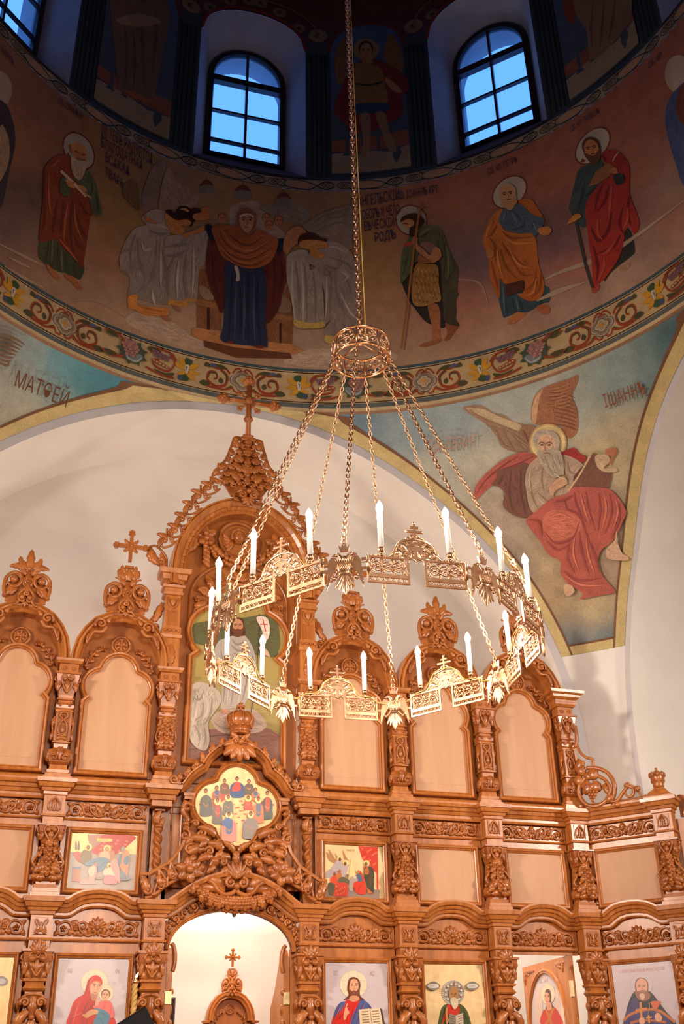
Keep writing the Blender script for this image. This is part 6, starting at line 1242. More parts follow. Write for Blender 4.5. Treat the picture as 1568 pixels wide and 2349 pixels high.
for sx in (1, -1):
    for k in range(4): leaf(m, (sx * (.36 - .03 * k), 3.29 - .01 * k), (sx * (.42 - .05 * k), 3.22 - .02 * k), .035, y - .06, .05, 2)
m.build('fruit_swag', M['carve'], t)
# twisted colonnettes and cornice ends
for sx, lab in ((-1, 'twisted wooden colonnette on the side of the reclining woman painting'), (1, 'twisted wooden colonnette on the side of the nativity painting')):
    u = thing('twisted_colonnette', lab, 'column', (XC + sx * .703, YSCR, 0), 0, 'twisted colonnettes')
    m = MB(); n = 90; V = []
    for i in range(n):
        z = 3.40 + .40 * i / (n - 1)
        for j in range(20):
            a = 2 * PI * j / 20; r = .030 + .011 * math.cos(2 * (a - sx * 2 * PI * (z - 3.4) / .20)); V.append((r * math.cos(a), .045 + r * math.sin(a), z))
    m.add(V, grid_faces(n, 20, False, True), 0, True); m.build('twisted_shaft', M['carve'], u)
    m = MB(); leaf(m, (-.02, 3.84), (.01, 3.955), .034, .03, .03, 3, bend=.15); leaf(m, (.02, 3.82), (.035, 3.90), .022, .03, .03, 2); ball(m, (0, .045, 3.815), (.042, .042, .018)); box(m, -.045, .045, .02, .09, 3.955, 3.975); m.build('leaf_top', M['carve'], u)
    m = MB(); box(m, -.05, .05, 0, .09, 3.165, 3.40); m.build('pedestal', M['wood'], u)
    m = MB(); box(m, -.058, .058, .087, .097, 3.17, 3.975); m.build('back_strip', M['wood'], u)
    v = thing('cornice_end', 'stepped cornice block ' + ('between the twisted colonnette and the fruit pilaster near the clear cross' if sx < 0 else 'over the twisted colonnette next to the nativity painting'), 'cornice', (XC + sx * .699, YSCR, 0), 0, 'stepped cornice blocks')
    m = MB(); stack(m, [(3.98, 0), (4.03, 0), (4.035, .020), (4.075, .026), (4.08, .045), (4.12, .058), (4.125, .075), (4.163, .078)], .092, -.05, .086); m.build('block', M['wood'], v)
    # pierced railing climbing over the arch
    w = thing('pierced_railing', 'pierced sloping railing with bell leaves beside the ' + ('reclining woman painting' if sx < 0 else 'nativity painting'), 'railing', (XC, YSCR, 0), 0, 'pierced railings over the royal doorway')
    T = None if sx > 0 else MIRX; y = -.075
    m = MB(); tubeP = [(.855, 3.372), (.785, 3.372), (.60, 3.487), (.515, 3.60), (.47, 3.70)]
    sweep(m, tubeP[::-1], [(-.012, -.02), (-.012, .02), (.012, .024), (.016, 0), (.012, -.02)], y, side=1, T=T); m.build('top_rail', M['wood'], w)
    m = MB()
    vine(m, [(.80, 3.17), (.72, 3.20), (.62, 3.285), (.54, 3.33), (.47, 3.37)], .018, y, T=T)
    vine(m, [(.845, 3.36), (.80, 3.27), (.745, 3.20), (.70, 3.215)], (.014, .018), y, .01, T=T); volute(m, (.775, 3.235), .038, 1.3, 0, -1, .016, y, .02, T=T)
    vine(m, [(.70, 3.42), (.69, 3.34), (.72, 3.25), (.735, 3.20)], .014, y, .008, T=T); vine(m, [(.70, 3.42), (.65, 3.36), (.60, 3.29)], .013, y, .008, T=T); vine(m, [(.595, 3.485), (.60, 3.40), (.625, 3.29)], .014, y, .008, T=T); vine(m, [(.595, 3.485), (.55, 3.41), (.49, 3.37)], .013, y, .008, T=T); vine(m, [(.70, 3.42), (.645, 3.425), (.60, 3.38)], .011, y, .006, T=T)
    for a, b, ww in (((.83, 3.33), (.765, 3.20), .04), ((.70, 3.36), (.665, 3.26), .03), ((.66, 3.34), (.64, 3.27), .025), ((.60, 3.42), (.58, 3.33), .035), ((.56, 3.40), (.53, 3.34), .025)): leaf(m, a, b, ww, y - .01, .04, 2, T=T)
    volute(m, (.665, 3.27), .028, 1.2, 0, -1, .012, y, .02, T=T); volute(m, (.635, 3.285), .024, 1.2, 2, 1, .011, y, .02, T=T); volute(m, (.565, 3.35), .024, 1.2, 2, 1, .011, y, .02, T=T)
    m.build('bell_leaf_tracery', M['carve'], w)
# crown over the feast icon
t = thing('carved_crown', 'carved wooden imperial crown with a small cross above the quatrefoil feast icon', 'crown', (XC, YSCR - .085, 0))
m = MB(); lathe(m, [(.085, 4.685), (.095, 4.69), (.088, 4.70), (.090, 4.735), (.098, 4.745), (.104, 4.755), (.118, 4.785), (.126, 4.82), (.122, 4.855), (.10, 4.885), (.06, 4.905), (.02, 4.912), (.012, 4.925)], 24)
for k in range(12):
    a = 2 * PI * k / 12; ball(m, (.106 * math.cos(a), .106 * math.sin(a), 4.765), .017, seg=6, rings=5); ball(m, (.095 * math.cos(a), .095 * math.sin(a), 4.715), .011, seg=6, rings=4)
for k in range(8):
    a = 2 * PI * k / 8; P = [((r) * math.cos(a), r * math.sin(a), z) for r, z in ((.108, 4.76), (.128, 4.80), (.132, 4.83), (.124, 4.87), (.09, 4.90), (.03, 4.918))]; tube(m, bez(P, 4), .008, 5, nref=(0, 0.1, 1))
m.build('cap', M['carve'], t)
m = wood_cross(4.962, .042, .042, .045, .010, 0, rays=False); m.build('cross', M['carve'], t)
# --- the tall gable
t = thing('tall_gable', 'tall central wooden gable with a leafy openwork pediment, deep arch and large cross on top', 'gable', (2.118, YSCR, 0))
m = MB(); prism(m, [(-.62, 4.25), (-.62, 6.36)] + [(.66 * math.cos(math.radians(a)), 6.33 + .84 * math.sin(math.radians(a))) for a in np.linspace(178, 2, 25)] + [(.62, 6.36), (.62, 4.25)], .115, .16); m.build('back_board', M['back'], t)
ARI = [(-.60, 6.20), (-.60, 6.33)] + [(.60 * math.cos(math.radians(a)), 6.33 + .79 * math.sin(math.radians(a)) ** .93) for a in np.linspace(174, 90, 15)]
ARI = sym(ARI[:-1] + [(0, 7.125)])
m = MB(); sweep(m, ARI, [(0, 0), (0, .15), (.012, .165), (.026, .158), (.034, .18), (.066, .186), (.07, .20), (.10, .225), (.125, .228), (.135, .21), (.14, .225), (.155, .225), (.16, 0)], .115, side=1); m.build('arch_moulding', M['wood'], t)
m = MB()
for sx in (1, -1):
    for k in range(13):
        a = math.radians(8 + 6.0 * k); x, z = .645 * math.cos(a), 6.33 + .84 * math.sin(a); box(m, -.012, .012, -.082, -.06, -.018, .018, T=TR(sx * x, 0, z) @ RY(-sx * (PI / 2 - a)))
m.build('dentils', M['wood'], t)
for sx in (1, -1):
    q = MB(); x = .703
    stack(q, [(5.315, 0), (5.62, 0), (5.625, .012), (5.655, .018), (5.66, .006), (5.74, .006), (5.745, -.010), (6.085, -.014), (6.09, .008), (6.115, .012), (6.12, 0), (6.16, .004), (6.165, .02), (6.19, .026), (6.195, .006), (6.24, .006), (6.25, .03), (6.30, .04), (6.305, .065), (6.355, .075)], .088, -.05, .11, x=sx * x)
    pil = q.build('gable_pilaster', M['wood'], t)
    q = MB()
    for k in range(4): ball(q, (sx * (x - .066 + .044 * k), -.06, 5.70), .017)
    vine(q, [(sx * (x - .05), 6.06), (sx * (x - .045), 6.0), (sx * x, 5.945), (sx * (x + .045), 6.0), (sx * (x + .05), 6.06)], .009, -.038, .006); leaf(q, (sx * x, 6.05), (sx * x, 5.97), .028, -.036, .03, 1); ball(q, (sx * x, -.045, 5.92), .012)
    for k in range(4): box(q, sx * (x - .045 + .03 * k) - .006, sx * (x - .045 + .03 * k) + .006, -.046, -.03, 5.76, 5.92)
    for k in range(4): box(q, sx * (x - .066 + .044 * k) - .014, sx * (x - .066 + .044 * k) + .014, -.07, -.05, 6.20, 6.235)
    leaf(q, (sx * x, 5.36), (sx * x, 5.56), .05, -.05, .02, 3); q.build('pilaster_carving', M['carve'], pil)
    q = MB(); T = None if sx > 0 else MIRX
    vine(q, [(.80, 6.02), (.815, 5.95), (.86, 5.87), (.90, 5.80), (.88, 5.71), (.82, 5.68)], (.020, .030), .03, T=T); volute(q, (.86, 5.75), .05, 1.3, 0, -1, .02, .03, .01, T=T); leaf(q, (.81, 5.98), (.87, 5.80), .04, .02, .04, 2, T=T); q.build('side_scroll', M['carve'], t)
    q = MB(); vine(q, [(.78, 6.365), (.83, 6.39), (.89, 6.44), (.92, 6.53), (.98, 6.60)], (.022, .012), -.03, T=T); volute(q, (.845, 6.44), .048, 1.4, -1, 1, .017, -.03, .012, T=T); leaf(q, (.87, 6.42), (.975, 6.60), .05, -.03, .04, 3, T=T, bend=-.15); vine(q, [(.98, 6.60), (.92, 6.62), (.86, 6.58), (.80, 6.50), (.79, 6.40)], .013, -.03, T=T); leaf(q, (.80, 6.38), (.86, 6.55), .03, -.03, .03, 2, T=T); q.build('corner_leaf', M['carve'], t)
# openwork pediment: stepped vine crockets, then the leafy top
s = MB(); y = -.10
STEP = [(.90, 6.70), (.80, 6.83), (.735, 6.97), (.66, 7.12), (.575, 7.27), (.475, 7.385)]
for k, (x, z) in enumerate(STEP):
    ix, iz = x - .145, z - .06
    volute(s, (x - .05, z - .045), .046, 1.3, 1.0, 1, .013, y, .012); volute(s, (ix, iz + .015), .036, 1.2, 2.0, -1, .011, y, .01)
    leaf(s, (x - .09, z - .01), (x + .01, z + .03), .032, y, .035, 2); leaf(s, (x - .03, z - .03), (x - .005, z - .125), .028, y, .03, 2); rosette(s, (x - .095, z + .02), .030, y, .03, 4)
    vine(s, [(x + .02, z + .02), (x - .04, z + .03), (x - .075, z + .02), (x - .08, z + .10)], (.010, .012), y); vine(s, [(x - .19, z - .03), (x - .13, z - .09), (x - .05, z - .12), (x - .02, z - .06)], .012, y); ball(s, (x - .12, y - .015, z - .02), .018, seg=6, rings=5); ball(s, (x + .01, y, z + .02), .016, seg=6, rings=5)
for z, w in ((7.42, .34), (7.52, .33), (7.62, .28), (7.72, .22), (7.82, .19), (7.91, .165)):
    for k in range(int(w / .085) + 1):
        x = w - .085 * k - .03
        if x < .02: break
        volute(s, (x, z + .012 * (k % 2)), .038, 1.2, k * 1.3 + z * 9, 1 if k % 2 else -1, .012, y, .014); leaf(s, (x, z), (x + .045, z + .055), .028, y - .005, .034, 2); ball(s, (x - .035, y - .02, z + .03), .016, seg=6, rings=5)
for a, b, w in (((.30, 7.60), (.325, 7.66), .02), ((.24, 7.66), (.31, 7.58), .03), ((.33, 7.58), (.36, 7.50), .03), ((.12, 7.98), (.165, 8.02), .03), ((.10, 7.90), (.17, 8.0), .035), ((.06, 7.60), (.15, 7.70), .04), ((.05, 7.72), (.13, 7.80), .035), ((.18, 7.78), (.20, 7.86), .022), ((.08, 7.48), (.17, 7.56), .04), ((.05, 7.40), (.14, 7.34), .04)): leaf(s, a, b, w, y - .01, .045, 3)
vine(s, [(.36, 7.42), (.37, 7.52), (.31, 7.62), (.24, 7.72), (.20, 7.84), (.17, 7.95), (.15, 8.02), (.09, 8.03), (.07, 7.98)], .017, y)
volute(s, (.12, 7.995), .036, 1.2, 0, 1, .014, y, .014); volute(s, (.065, 7.265), .045, 1.3, 2, 1, .018, y - .08, .02); leaf(s, (.03, 7.36), (.12, 7.29), .035, y - .07, .05, 2); vine(s, [(.03, 7.40), (.09, 7.34), (.15, 7.27), (.13, 7.21), (.09, 7.21)], .014, y - .07)
m = MB(); both(m, s)
for z in (7.44, 7.54, 7.66, 7.80, 7.92): leaf(m, (0, z), (0, z + .12), .04, y - .01, .05, 2); ball(m, (0, y - .04, z), .022)
palmette(m, (0, 7.60), .11, 5, y - .01, .045, 20, 160); palmette(m, (0, 7.225), .10, 5, y - .09, .05, 200, 340, .26); ball(m, (0, y - .13, 7.30), .03); box(m, -.085, .085, y - .035, y + .035, 8.0, 8.045, bev=.012); box(m, -.06, .06, y - .03, y + .03, 8.045, 8.08, bev=.01)
prism(m, mirp([(-.16, 7.30), (-.28, 7.50), (-.17, 7.72), (-.10, 7.90), (-.06, 8.02)]), y + .02, y + .045); m.build('pediment_cresting', M['carve'], t)
# big budded cross
c = MB(); zc = 8.525; y = -.10
for px_ in (-.017, 0, .017): tube(c, [(px_, y - .012 * (px_ == 0), 8.07), (px_, y - .012 * (px_ == 0), 8.80)], .014, 6); 
for pz in (-.015, 0, .015): tube(c, [(-.29, y - .012 * (pz == 0), zc + pz), (.29, y - .012 * (pz == 0), zc + pz)], .013, 6)
def bud(mb, x, z, dx, dz, r):
    for k in range(3): ball(mb, (x + dx * r * .55 * k, y, z + dz * r * .55 * k), r * (1 - .18 * k) if k < 2 else r * .4, seg=9, rings=7)
    for k in range(8):
        a = 2 * PI * k / 8; q = (-dz * math.cos(a) * r * .8, -math.sin(a) * r * .8, dx * math.cos(a) * r * .8); ball(mb, (x + q[0], y + q[1], z + q[2]), r * .42, seg=6, rings=5); ball(mb, (x + q[0] * .7 + dx * r * .7, y + q[1] * .7, z + q[2] * .7 + dz * r * .7), r * .36, seg=6, rings=5)
bud(c, -.285, zc, -1, 0, .058); bud(c, .285, zc, 1, 0, .058); bud(c, 0, zc + .275, 0, 1, .058); bud(c, 0, 8.29, 0, 1, .046); ball(c, (0, y - .03, zc), (.05, .035, .05), seg=12, rings=8); rosette(c, (0, zc), .04, y - .03, .03, 6)
for sx in (1, -1):
    for sz in (1, -1):
        for r_, q in ((.05, .02), (.085, .024), (.115, .018)): ball(c, (sx * r_, y, zc + sz * r_), q, seg=7, rings=5)
        ball(c, (sx * .12, y, zc + sz * .085), .016, seg=6, rings=5); ball(c, (sx * .085, y, zc + sz * .12), .016, seg=6, rings=5)
c.build('gable_cross', M['carve'], t)
# niche: roundel with a carved angel head, garland, inner trefoil frame
m = MB(); y = .10; vine(m, spiral_pts((-.03, 6.86), .205, 1, 0, 1, 1.0, 36), .020, y, .012, raw=True); prism(m, [(-.03 + .2 * math.cos(a), 6.86 + .2 * math.sin(a)) for a in np.linspace(0, 2 * PI, 37)[:-1]], y, y + .02); rd = m.build('roundel', M['back'], t)
m = MB(); ball(m, (-.03, y - .04, 6.885), (.062, .055, .082), seg=12, rings=10); ball(m, (-.03, y - .10, 6.88), (.012, .014, .02)); ball(m, (-.052, y - .083, 6.897), (.014, .01, .009)); ball(m, (-.008, y - .083, 6.897), (.014, .01, .009)); ball(m, (-.03, y - .088, 6.848), (.02, .012, .008)); ball(m, (-.03, y - .085, 6.825), (.022, .014, .013))
for k in range(14):
    a = math.radians(-20 + 220 * k / 13); ball(m, (-.03 + .072 * math.cos(a), y - .035, 6.895 + .085 * math.sin(a)), .024, seg=6, rings=5)
for sx in (1, -1):
    for k in range(5): leaf(m, (-.03 + sx * .06, 6.83), (-.03 + sx * (.175 - .012 * k), 6.93 - .055 * k), .03, y, .03, 1)
m.build('angel_head', M['carve'], rd)
m = MB()
for sx in (1, -1):
    cx, cz = -.01 + sx * .385, 6.85
    for k in range(5):
        a = 2 * PI * k / 5 + .5; leaf(m, (cx, cz), (cx + .125 * math.cos(a), cz + .125 * math.sin(a)), .055, y - .05, .05, 1, curl=.02)
    ball(m, (cx, y - .11, cz), .035)
    for k in range(4): leaf(m, (cx + sx * .05, cz - .05), (cx + sx * (.14 + .02 * k), cz - .05 - .06 * k), .04, y - .03, .05, 2)
    for k in range(5): ball(m, (cx - sx * .01, y - .05, cz - .12 - .05 * k), .034 - .004 * k, seg=7, rings=5); leaf(m, (cx, cz - .08 - .05 * k), (cx - sx * .06, cz - .16 - .05 * k), .03, y - .04, .04, 2)
rg = random.Random(9)
for k in range(27):
    u = -1 + 2 * k / 26; x = -.01 + .36 * u; z = 6.80 - .24 * (1 - u * u) ** .8
    for j in range(3): ball(m, (x + rg.uniform(-.02, .02), y - .07 - .03 * (j == 1), z + (j - 1) * .045), rg.uniform(.022, .034), seg=7, rings=5)
m.build('garland', M['carve'], t)
def big_trefoil(o=0.0):
    L = [(-.452 - o, 4.47 - o), (-.452 - o, 5.485), (-.385 - o, 5.54)] + arc(-.225, 5.775, .258 + o, 236, 118, 12) + arc(0, 6.02, .275 + o, 176, 90, 10); return sym(L)
m = MB(); sweep(m, big_trefoil(), [(0, 0), (0, .03), (.010, .04), (.018, .032), (.026, .05), (.044, .055), (.054, .044), (.060, .02), (.064, 0)], .10, closed=True, side=1); m.build('trefoil_frame', M['wood'], t)
INF = [(-.50, 5.62), (-.50, 6.15)] + [(.50 * math.cos(math.radians(a)), 6.15 + .42 * math.sin(math.radians(a))) for a in np.linspace(172, 90, 12)]; INF = sym(INF)
m = MB(); sweep(m, INF, [(0, 0), (0, .02), (.012, .028), (.024, .02), (.03, 0)], .11, side=1)
s = MB()
for a, b, w in (((.30, 6.18), (.44, 6.28), .04), ((.34, 6.10), (.47, 6.05), .04), ((.28, 6.28), (.36, 6.42), .04), ((.40, 6.05), (.47, 5.93), .03), ((.20, 6.36), (.24, 6.50), .03)): leaf(s, a, b, w, .10, .04, 3)
volute(s, (.37, 6.22), .06, 1.4, 0, 1, .018, .10, .012); volute(s, (.43, 6.0), .04, 1.3, 2, -1, .014, .10, .012); volute(s, (.24, 6.40), .045, 1.3, 1, 1, .015, .10, .012); rosette(s, (.44, 6.13), .035, .10, .03)
both(m, s); palmette(m, (0, 6.40), .12, 5, .10, .04, 20, 160); m.build('niche_carving', M['carve'], t)
# --- pierced vine wing and small crown on the bent wing
WX = np.array([math.cos(WR), math.sin(WR), 0]); WN = np.array([-math.sin(WR), math.cos(WR), 0])
def wing(px, py):
    p = on_plane(px, py, np.array(WC) + np.array([0, 0, 1.0]) - WN * .03, WN); d = p - np.array(WC); return (d @ WX, p[2])
def wp(*pts): return [wing(a, b) for a, b in pts]
t = thing('pierced_vine_wing', 'pierced carved wing of vine scrolls and a grape bunch on the bent cornice', 'carving', WC, WR)
m = MB(); y = -.03
vine(m, wp((1318, 1665), (1322, 1690), (1320, 1715)), .02, y); vine(m, wp((1320, 1700), (1330, 1725), (1345, 1738), (1359, 1742), (1359, 1762)), .016, y)
vine(m, wp((1345, 1762), (1372, 1763), (1395, 1775), (1408, 1798), (1408, 1820), (1402, 1838)), .024, y)
vine(m, wp((1330, 1800), (1328, 1822), (1342, 1844), (1366, 1850), (1390, 1838), (1400, 1812), (1388, 1790), (1366, 1780), (1345, 1784), (1333, 1800)), (.026, .020), y, .01)
vine(m, wp((1400, 1838), (1415, 1838), (1428, 1820), (1440, 1806), (1452, 1810), (1452, 1824), (1440, 1828), (1434, 1818)), (.02, .013), y, .01); vine(m, wp((1402, 1846), (1440, 1838), (1465, 1832), (1482, 1824)), (.02, .010), y); vine(m, wp((1440, 1800), (1455, 1806), (1466, 1818), (1470, 1828)), .012, y)
for a, b, w in (((1335, 1745), (1322, 1770), .05), ((1328, 1760), (1340, 1780), .05), ((1322, 1785), (1336, 1800), .05), ((1350, 1770), (1372, 1785), .06), ((1352, 1775), (1345, 1790), .05), ((1356, 1800), (1338, 1822), .055), ((1358, 1800), (1380, 1812), .055), ((1358, 1798), (1358, 1815), .04), ((1354, 1800), (1334, 1806), .05), ((1436, 1808), (1441, 1795), .03), ((1458, 1815), (1466, 1803), .03), ((1405, 1825), (1390, 1842), .04), ((1385, 1800), (1398, 1826), .03), ((1420, 1842), (1410, 1852), .03)): leaf(m, wing(*a), wing(*b), w, y - .01, .045, 3)
for k in range(5):
    for i in range(max(1, 4 - k)):
        g = wing(1360 + (i - (3 - k) / 2) * 7, 1818 + 6.5 * k); ball(m, (g[0], y - .03, g[1]), .018, seg=7, rings=5)
m.build('vine_scroll', M['carve'], t)
t = thing('small_crown', 'small carved wooden crown finial at the outer end of the bent wing', 'crown', (C7[0], C7[1], 0), WR)
m = MB(); stack(m, [(4.167, .06), (4.18, .06), (4.20, .03), (4.24, .0), (4.265, -.03), (4.275, -.032)], .085, -.06, .07); m.build('base', M['wood'], t)
m = MB(); lathe(m, [(.035, 4.27), (.05, 4.28), (.055, 4.30), (.052, 4.31), (.062, 4.33), (.070, 4.38), (.066, 4.405), (.06, 4.41), (.04, 4.43), (.02, 4.452), (.008, 4.46), (.014, 4.475), (.001, 4.485)], 18, T=TR(0, .0, 0))
for k in range(8):
    a = 2 * PI * k / 8 + .3; ball(m, (.068 * math.cos(a), .068 * math.sin(a), 4.405), (.018, .018, .03), seg=6, rings=5); ball(m, (.062 * math.cos(a + .4), .062 * math.sin(a + .4), 4.345), .014, seg=6, rings=5)
m.build('cap', M['carve'], t)
t = thing('wing_return', 'dark edge of the next screen section beyond the small crown, cut by the picture', 'carved panel', (C7[0], C7[1], 0), 0)
m = MB(); box(m, .20, 1.4, .06, .12, 0, 4.0); m.build('board', M['wood'], t)
m = MB(); sweep(m, [(.24, 4.015), (1.4, 4.015)], UC_PROF, .06, side=1); sweep(m, [(.24, 3.012), (1.4, 3.012)], LC_PROF, .06, side=1); m.build('moulding', M['wood'], t)
# ------------------------------------------------------------------ icons: painted boards set into the frames
def icon_painter(p0, n, T, h=60, base=.0015, step=.0002):
    """Painter on the plane through p0 with normal n (towards the viewer); T takes world points to the thing's own frame."""
    n = nrm(n)
    def mp(px, py, lift): q = on_plane(px, py, p0, n) + n * lift; return (T @ np.append(q, 1))[:3]
    return Painter(mp, h=h, step=step, base=base)
def board(mb, x0, x1, y0, y1, z0, z1, mi, col):
    box(mb, x0, x1, y0, y1, z0, z1, mi); mb.C[-1] = np.tile(lin(col), (8, 1)); mb.col = True
NV = np.array([0, -1.0, 0])
def bay_icon(name, label, x, z0, z1, hw, mi, col, zoom, group=None, rot=0.0, loc=None, y=.074, cat='icon'):
    loc = np.array(loc if loc is not None else (x, YSCR, 0), float); Tw = TR(*loc) @ RZ(rot); p0 = (Tw @ np.array([0, y, 0, 1]))[:3]; n = (Tw @ np.array([0, -1.0, 0, 0]))[:3]
    p = icon_painter(p0, n, np.linalg.inv(Tw)); p.zoom(*zoom); m = MB(); board(m, -hw, hw, y, .088, z0, z1, mi, col)
    def done():
        m.merge(p.mb); o = m.build(name, [M['icon'], M['gold']], None, 'thing', loc=tuple(loc)); o.rotation_euler = (0, 0, rot); tag(o, label, cat, group, 'thing'); return o
    return p, done
LAV = (206, 192, 196); GR = 'large icons of the lower tier'
# mother and child
p, done = bay_icon('icon_painting', 'icon of a red-veiled mother holding a child in a rose shirt, lavender ground', BAYX[1], 1.03, 2.687, .2935, 0, LAV, (120, 2180, 4.48), GR)
p.ell(432, 335, 142, 142, (190, 176, 140)); p.ell(432, 335, 139, 139, (232, 214, 180))
p.text('МР', 150, 232, 40, 6, 46, (176, 150, 146), squeeze=.55); p.text('ѲУ', 640, 240, 44, 6, 46, (176, 150, 146), squeeze=.55)
p.poly([(440, 255), (500, 285), (512, 350), (470, 440), (440, 520), (420, 640), (330, 760), (120, 900), (60, 1200), (640, 1200), (640, 900), (640, 700), (470, 690), (340, 900), (150, 780), (180, 640), (230, 520), (320, 450), (345, 380), (370, 300)], (206, 46, 34)); p.poly([(340, 450), (220, 530), (150, 780), (100, 1200), (640, 1200), (640, 760), (460, 620), (420, 500), (390, 440)], (206, 46, 34))
p.ell(550, 440, 80, 86, (188, 170, 138)); p.ell(550, 440, 77, 83, (232, 212, 178)); p.text('І Х', 622, 356, 56, 2, 26, (176, 150, 146), squeeze=.6)
p.poly([(400, 340), (440, 322), (490, 335), (508, 370), (490, 420), (440, 460), (400, 460), (385, 400)], (226, 170, 132)); p.poly([(390, 440), (450, 455), (470, 440), (440, 520), (400, 500)], (190, 128, 98)); p.stroke([(400, 345), (440, 318), (490, 330)], 12, (220, 120, 70))
for q in (430, 488): p.stroke([(q - 18, 352), (q, 346), (q + 16, 352)], 6, (90, 54, 40)); p.ell(q, 362, 9, 5, (60, 38, 32))
p.stroke([(462, 362), (466, 400), (455, 410)], 5, (186, 128, 96)); p.stroke([(424, 432), (440, 436), (456, 430)], 7, (176, 80, 70))
p.folds([[(380, 300), (350, 400), (310, 480)], [(400, 480), (330, 600), (300, 760)], [(230, 560), (190, 700), (160, 860)], [(360, 700), (350, 820), (340, 1000)], [(430, 520), (400, 580), (330, 640)]], 16, (140, 22, 22)); p.folds([[(430, 268), (390, 330), (370, 420)], [(290, 520), (240, 640), (210, 760)], [(180, 690), (260, 660), (300, 640)]], 12, (236, 92, 70))
p.poly([(480, 530), (540, 515), (600, 530), (630, 620), (635, 680), (590, 690), (560, 640), (500, 630), (430, 600), (420, 570), (460, 560)], (232, 112, 104)); p.folds([[(540, 530), (530, 580), (500, 620)], [(590, 560), (600, 620), (590, 680)]], 10, (190, 74, 74))
p.poly([(430, 600), (520, 610), (580, 650), (590, 700), (560, 800), (540, 1000), (420, 1000), (420, 740), (450, 680)], (92, 132, 154)); p.folds([[(460, 640), (520, 650), (570, 690)], [(480, 690), (520, 760), (500, 860)]], 10, (62, 96, 120)); p.poly([(330, 660), (400, 610), (470, 620), (460, 650), (400, 670), (350, 700)], (222, 160, 120)); p.stroke([(310, 660), (350, 690)], 22, (214, 160, 70)); p.poly([(450, 490), (470, 490), (475, 550), (440, 570)], (224, 166, 128))
p.face(545, 462, 38, .1, (230, 172, 134), (126, 72, 44)); done()
# bearded man with open book
p, done = bay_icon('icon_painting', 'icon of a long-haired man in red and blue robes with an open book', BAYX[3], 1.03, 2.687, .2935, 0, LAV, (730, 2190, 5.27), GR)
p.ell(422, 358, 168, 170, (188, 172, 140)); p.ell(422, 358, 164, 166, (232, 216, 186)); 
for a, b in (((365, 200), (365, 330)), ((470, 200), (470, 330)), ((262, 312), (585, 318)), ((262, 430), (585, 434))): p.stroke([a, b], 3, (196, 180, 150), raw=True)
p.text('ІС', 180, 250, 40, 2, 56, (176, 150, 150), squeeze=.5); p.text('ХС', 618, 256, 44, 2, 56, (176, 150, 150), squeeze=.5)
p.poly([(330, 560), (250, 590), (200, 680), (150, 860), (120, 1200), (700, 1200), (690, 760), (640, 640), (580, 570), (500, 540)], (78, 96, 152)); p.poly([(340, 545), (420, 570), (500, 545), (460, 640), (400, 760), (360, 1000), (340, 1200), (160, 1200), (160, 800), (250, 700), (310, 620)], (212, 44, 36)); p.folds([[(380, 580), (350, 700), (340, 860)], [(440, 600), (400, 720), (350, 900)], [(200, 800), (260, 760), (300, 700)]], 14, (150, 24, 26)); p.folds([[(540, 580), (500, 700), (450, 860)], [(600, 620), (620, 640), (600, 700)], [(260, 600), (220, 700), (180, 800)], [(480, 600), (440, 720), (390, 860)]], 14, (52, 62, 112)); p.folds([[(290, 600), (240, 680), (200, 770)], [(560, 590), (530, 660), (520, 720)]], 12, (122, 142, 190))
p.poly([(350, 360), (370, 290), (425, 270), (480, 295), (505, 360), (495, 450), (510, 510), (555, 540), (490, 550), (440, 520), (400, 520), (350, 540), (300, 545), (360, 490), (345, 420)], (112, 60, 38)); p.poly([(375, 370), (390, 310), (425, 295), (465, 310), (482, 370), (475, 430), (450, 490), (420, 500), (390, 480), (372, 430)], (224, 164, 126)); p.poly([(376, 420), (400, 440), (425, 432), (455, 440), (480, 420), (470, 480), (430, 515), (390, 490)], (128, 72, 48)); p.poly([(390, 500), (470, 500), (490, 545), (420, 572), (370, 545)], (214, 150, 114)); p.stroke([(408, 452), (428, 448), (448, 452)], 7, (170, 80, 70))
for q in (402, 456): p.stroke([(q - 18, 358), (q, 350), (q + 18, 358)], 6, (80, 46, 34)); p.ell(q, 370, 10, 5, (60, 38, 32))
p.stroke([(432, 366), (436, 408), (424, 416)], 5, (184, 124, 92)); p.poly([(300, 780), (310, 680), (340, 590), (352, 600), (340, 640), (370, 640), (350, 660), (370, 700), (340, 740), (330, 780)], (224, 164, 126))
p.poly([(485, 665), (620, 650), (650, 900), (500, 900)], (228, 206, 170), smooth=False); p.poly([(620, 655), (740, 645), (790, 900), (650, 900)], (234, 214, 180), smooth=False); p.poly([(740, 645), (765, 660), (810, 900), (785, 900)], (70, 60, 44), smooth=False); p.stroke([(620, 655), (648, 880)], 7, (170, 130, 96), raw=True)
for k in range(6): p.stroke([(515 + 3 * k, 694 + 32 * k), (600 + 3 * k, 686 + 32 * k)], 11, (140, 112, 90), raw=True); p.stroke([(640 + 4 * k, 688 + 32 * k), (722 + 4 * k, 678 + 32 * k)], 11, (140, 112, 90), raw=True)
done()
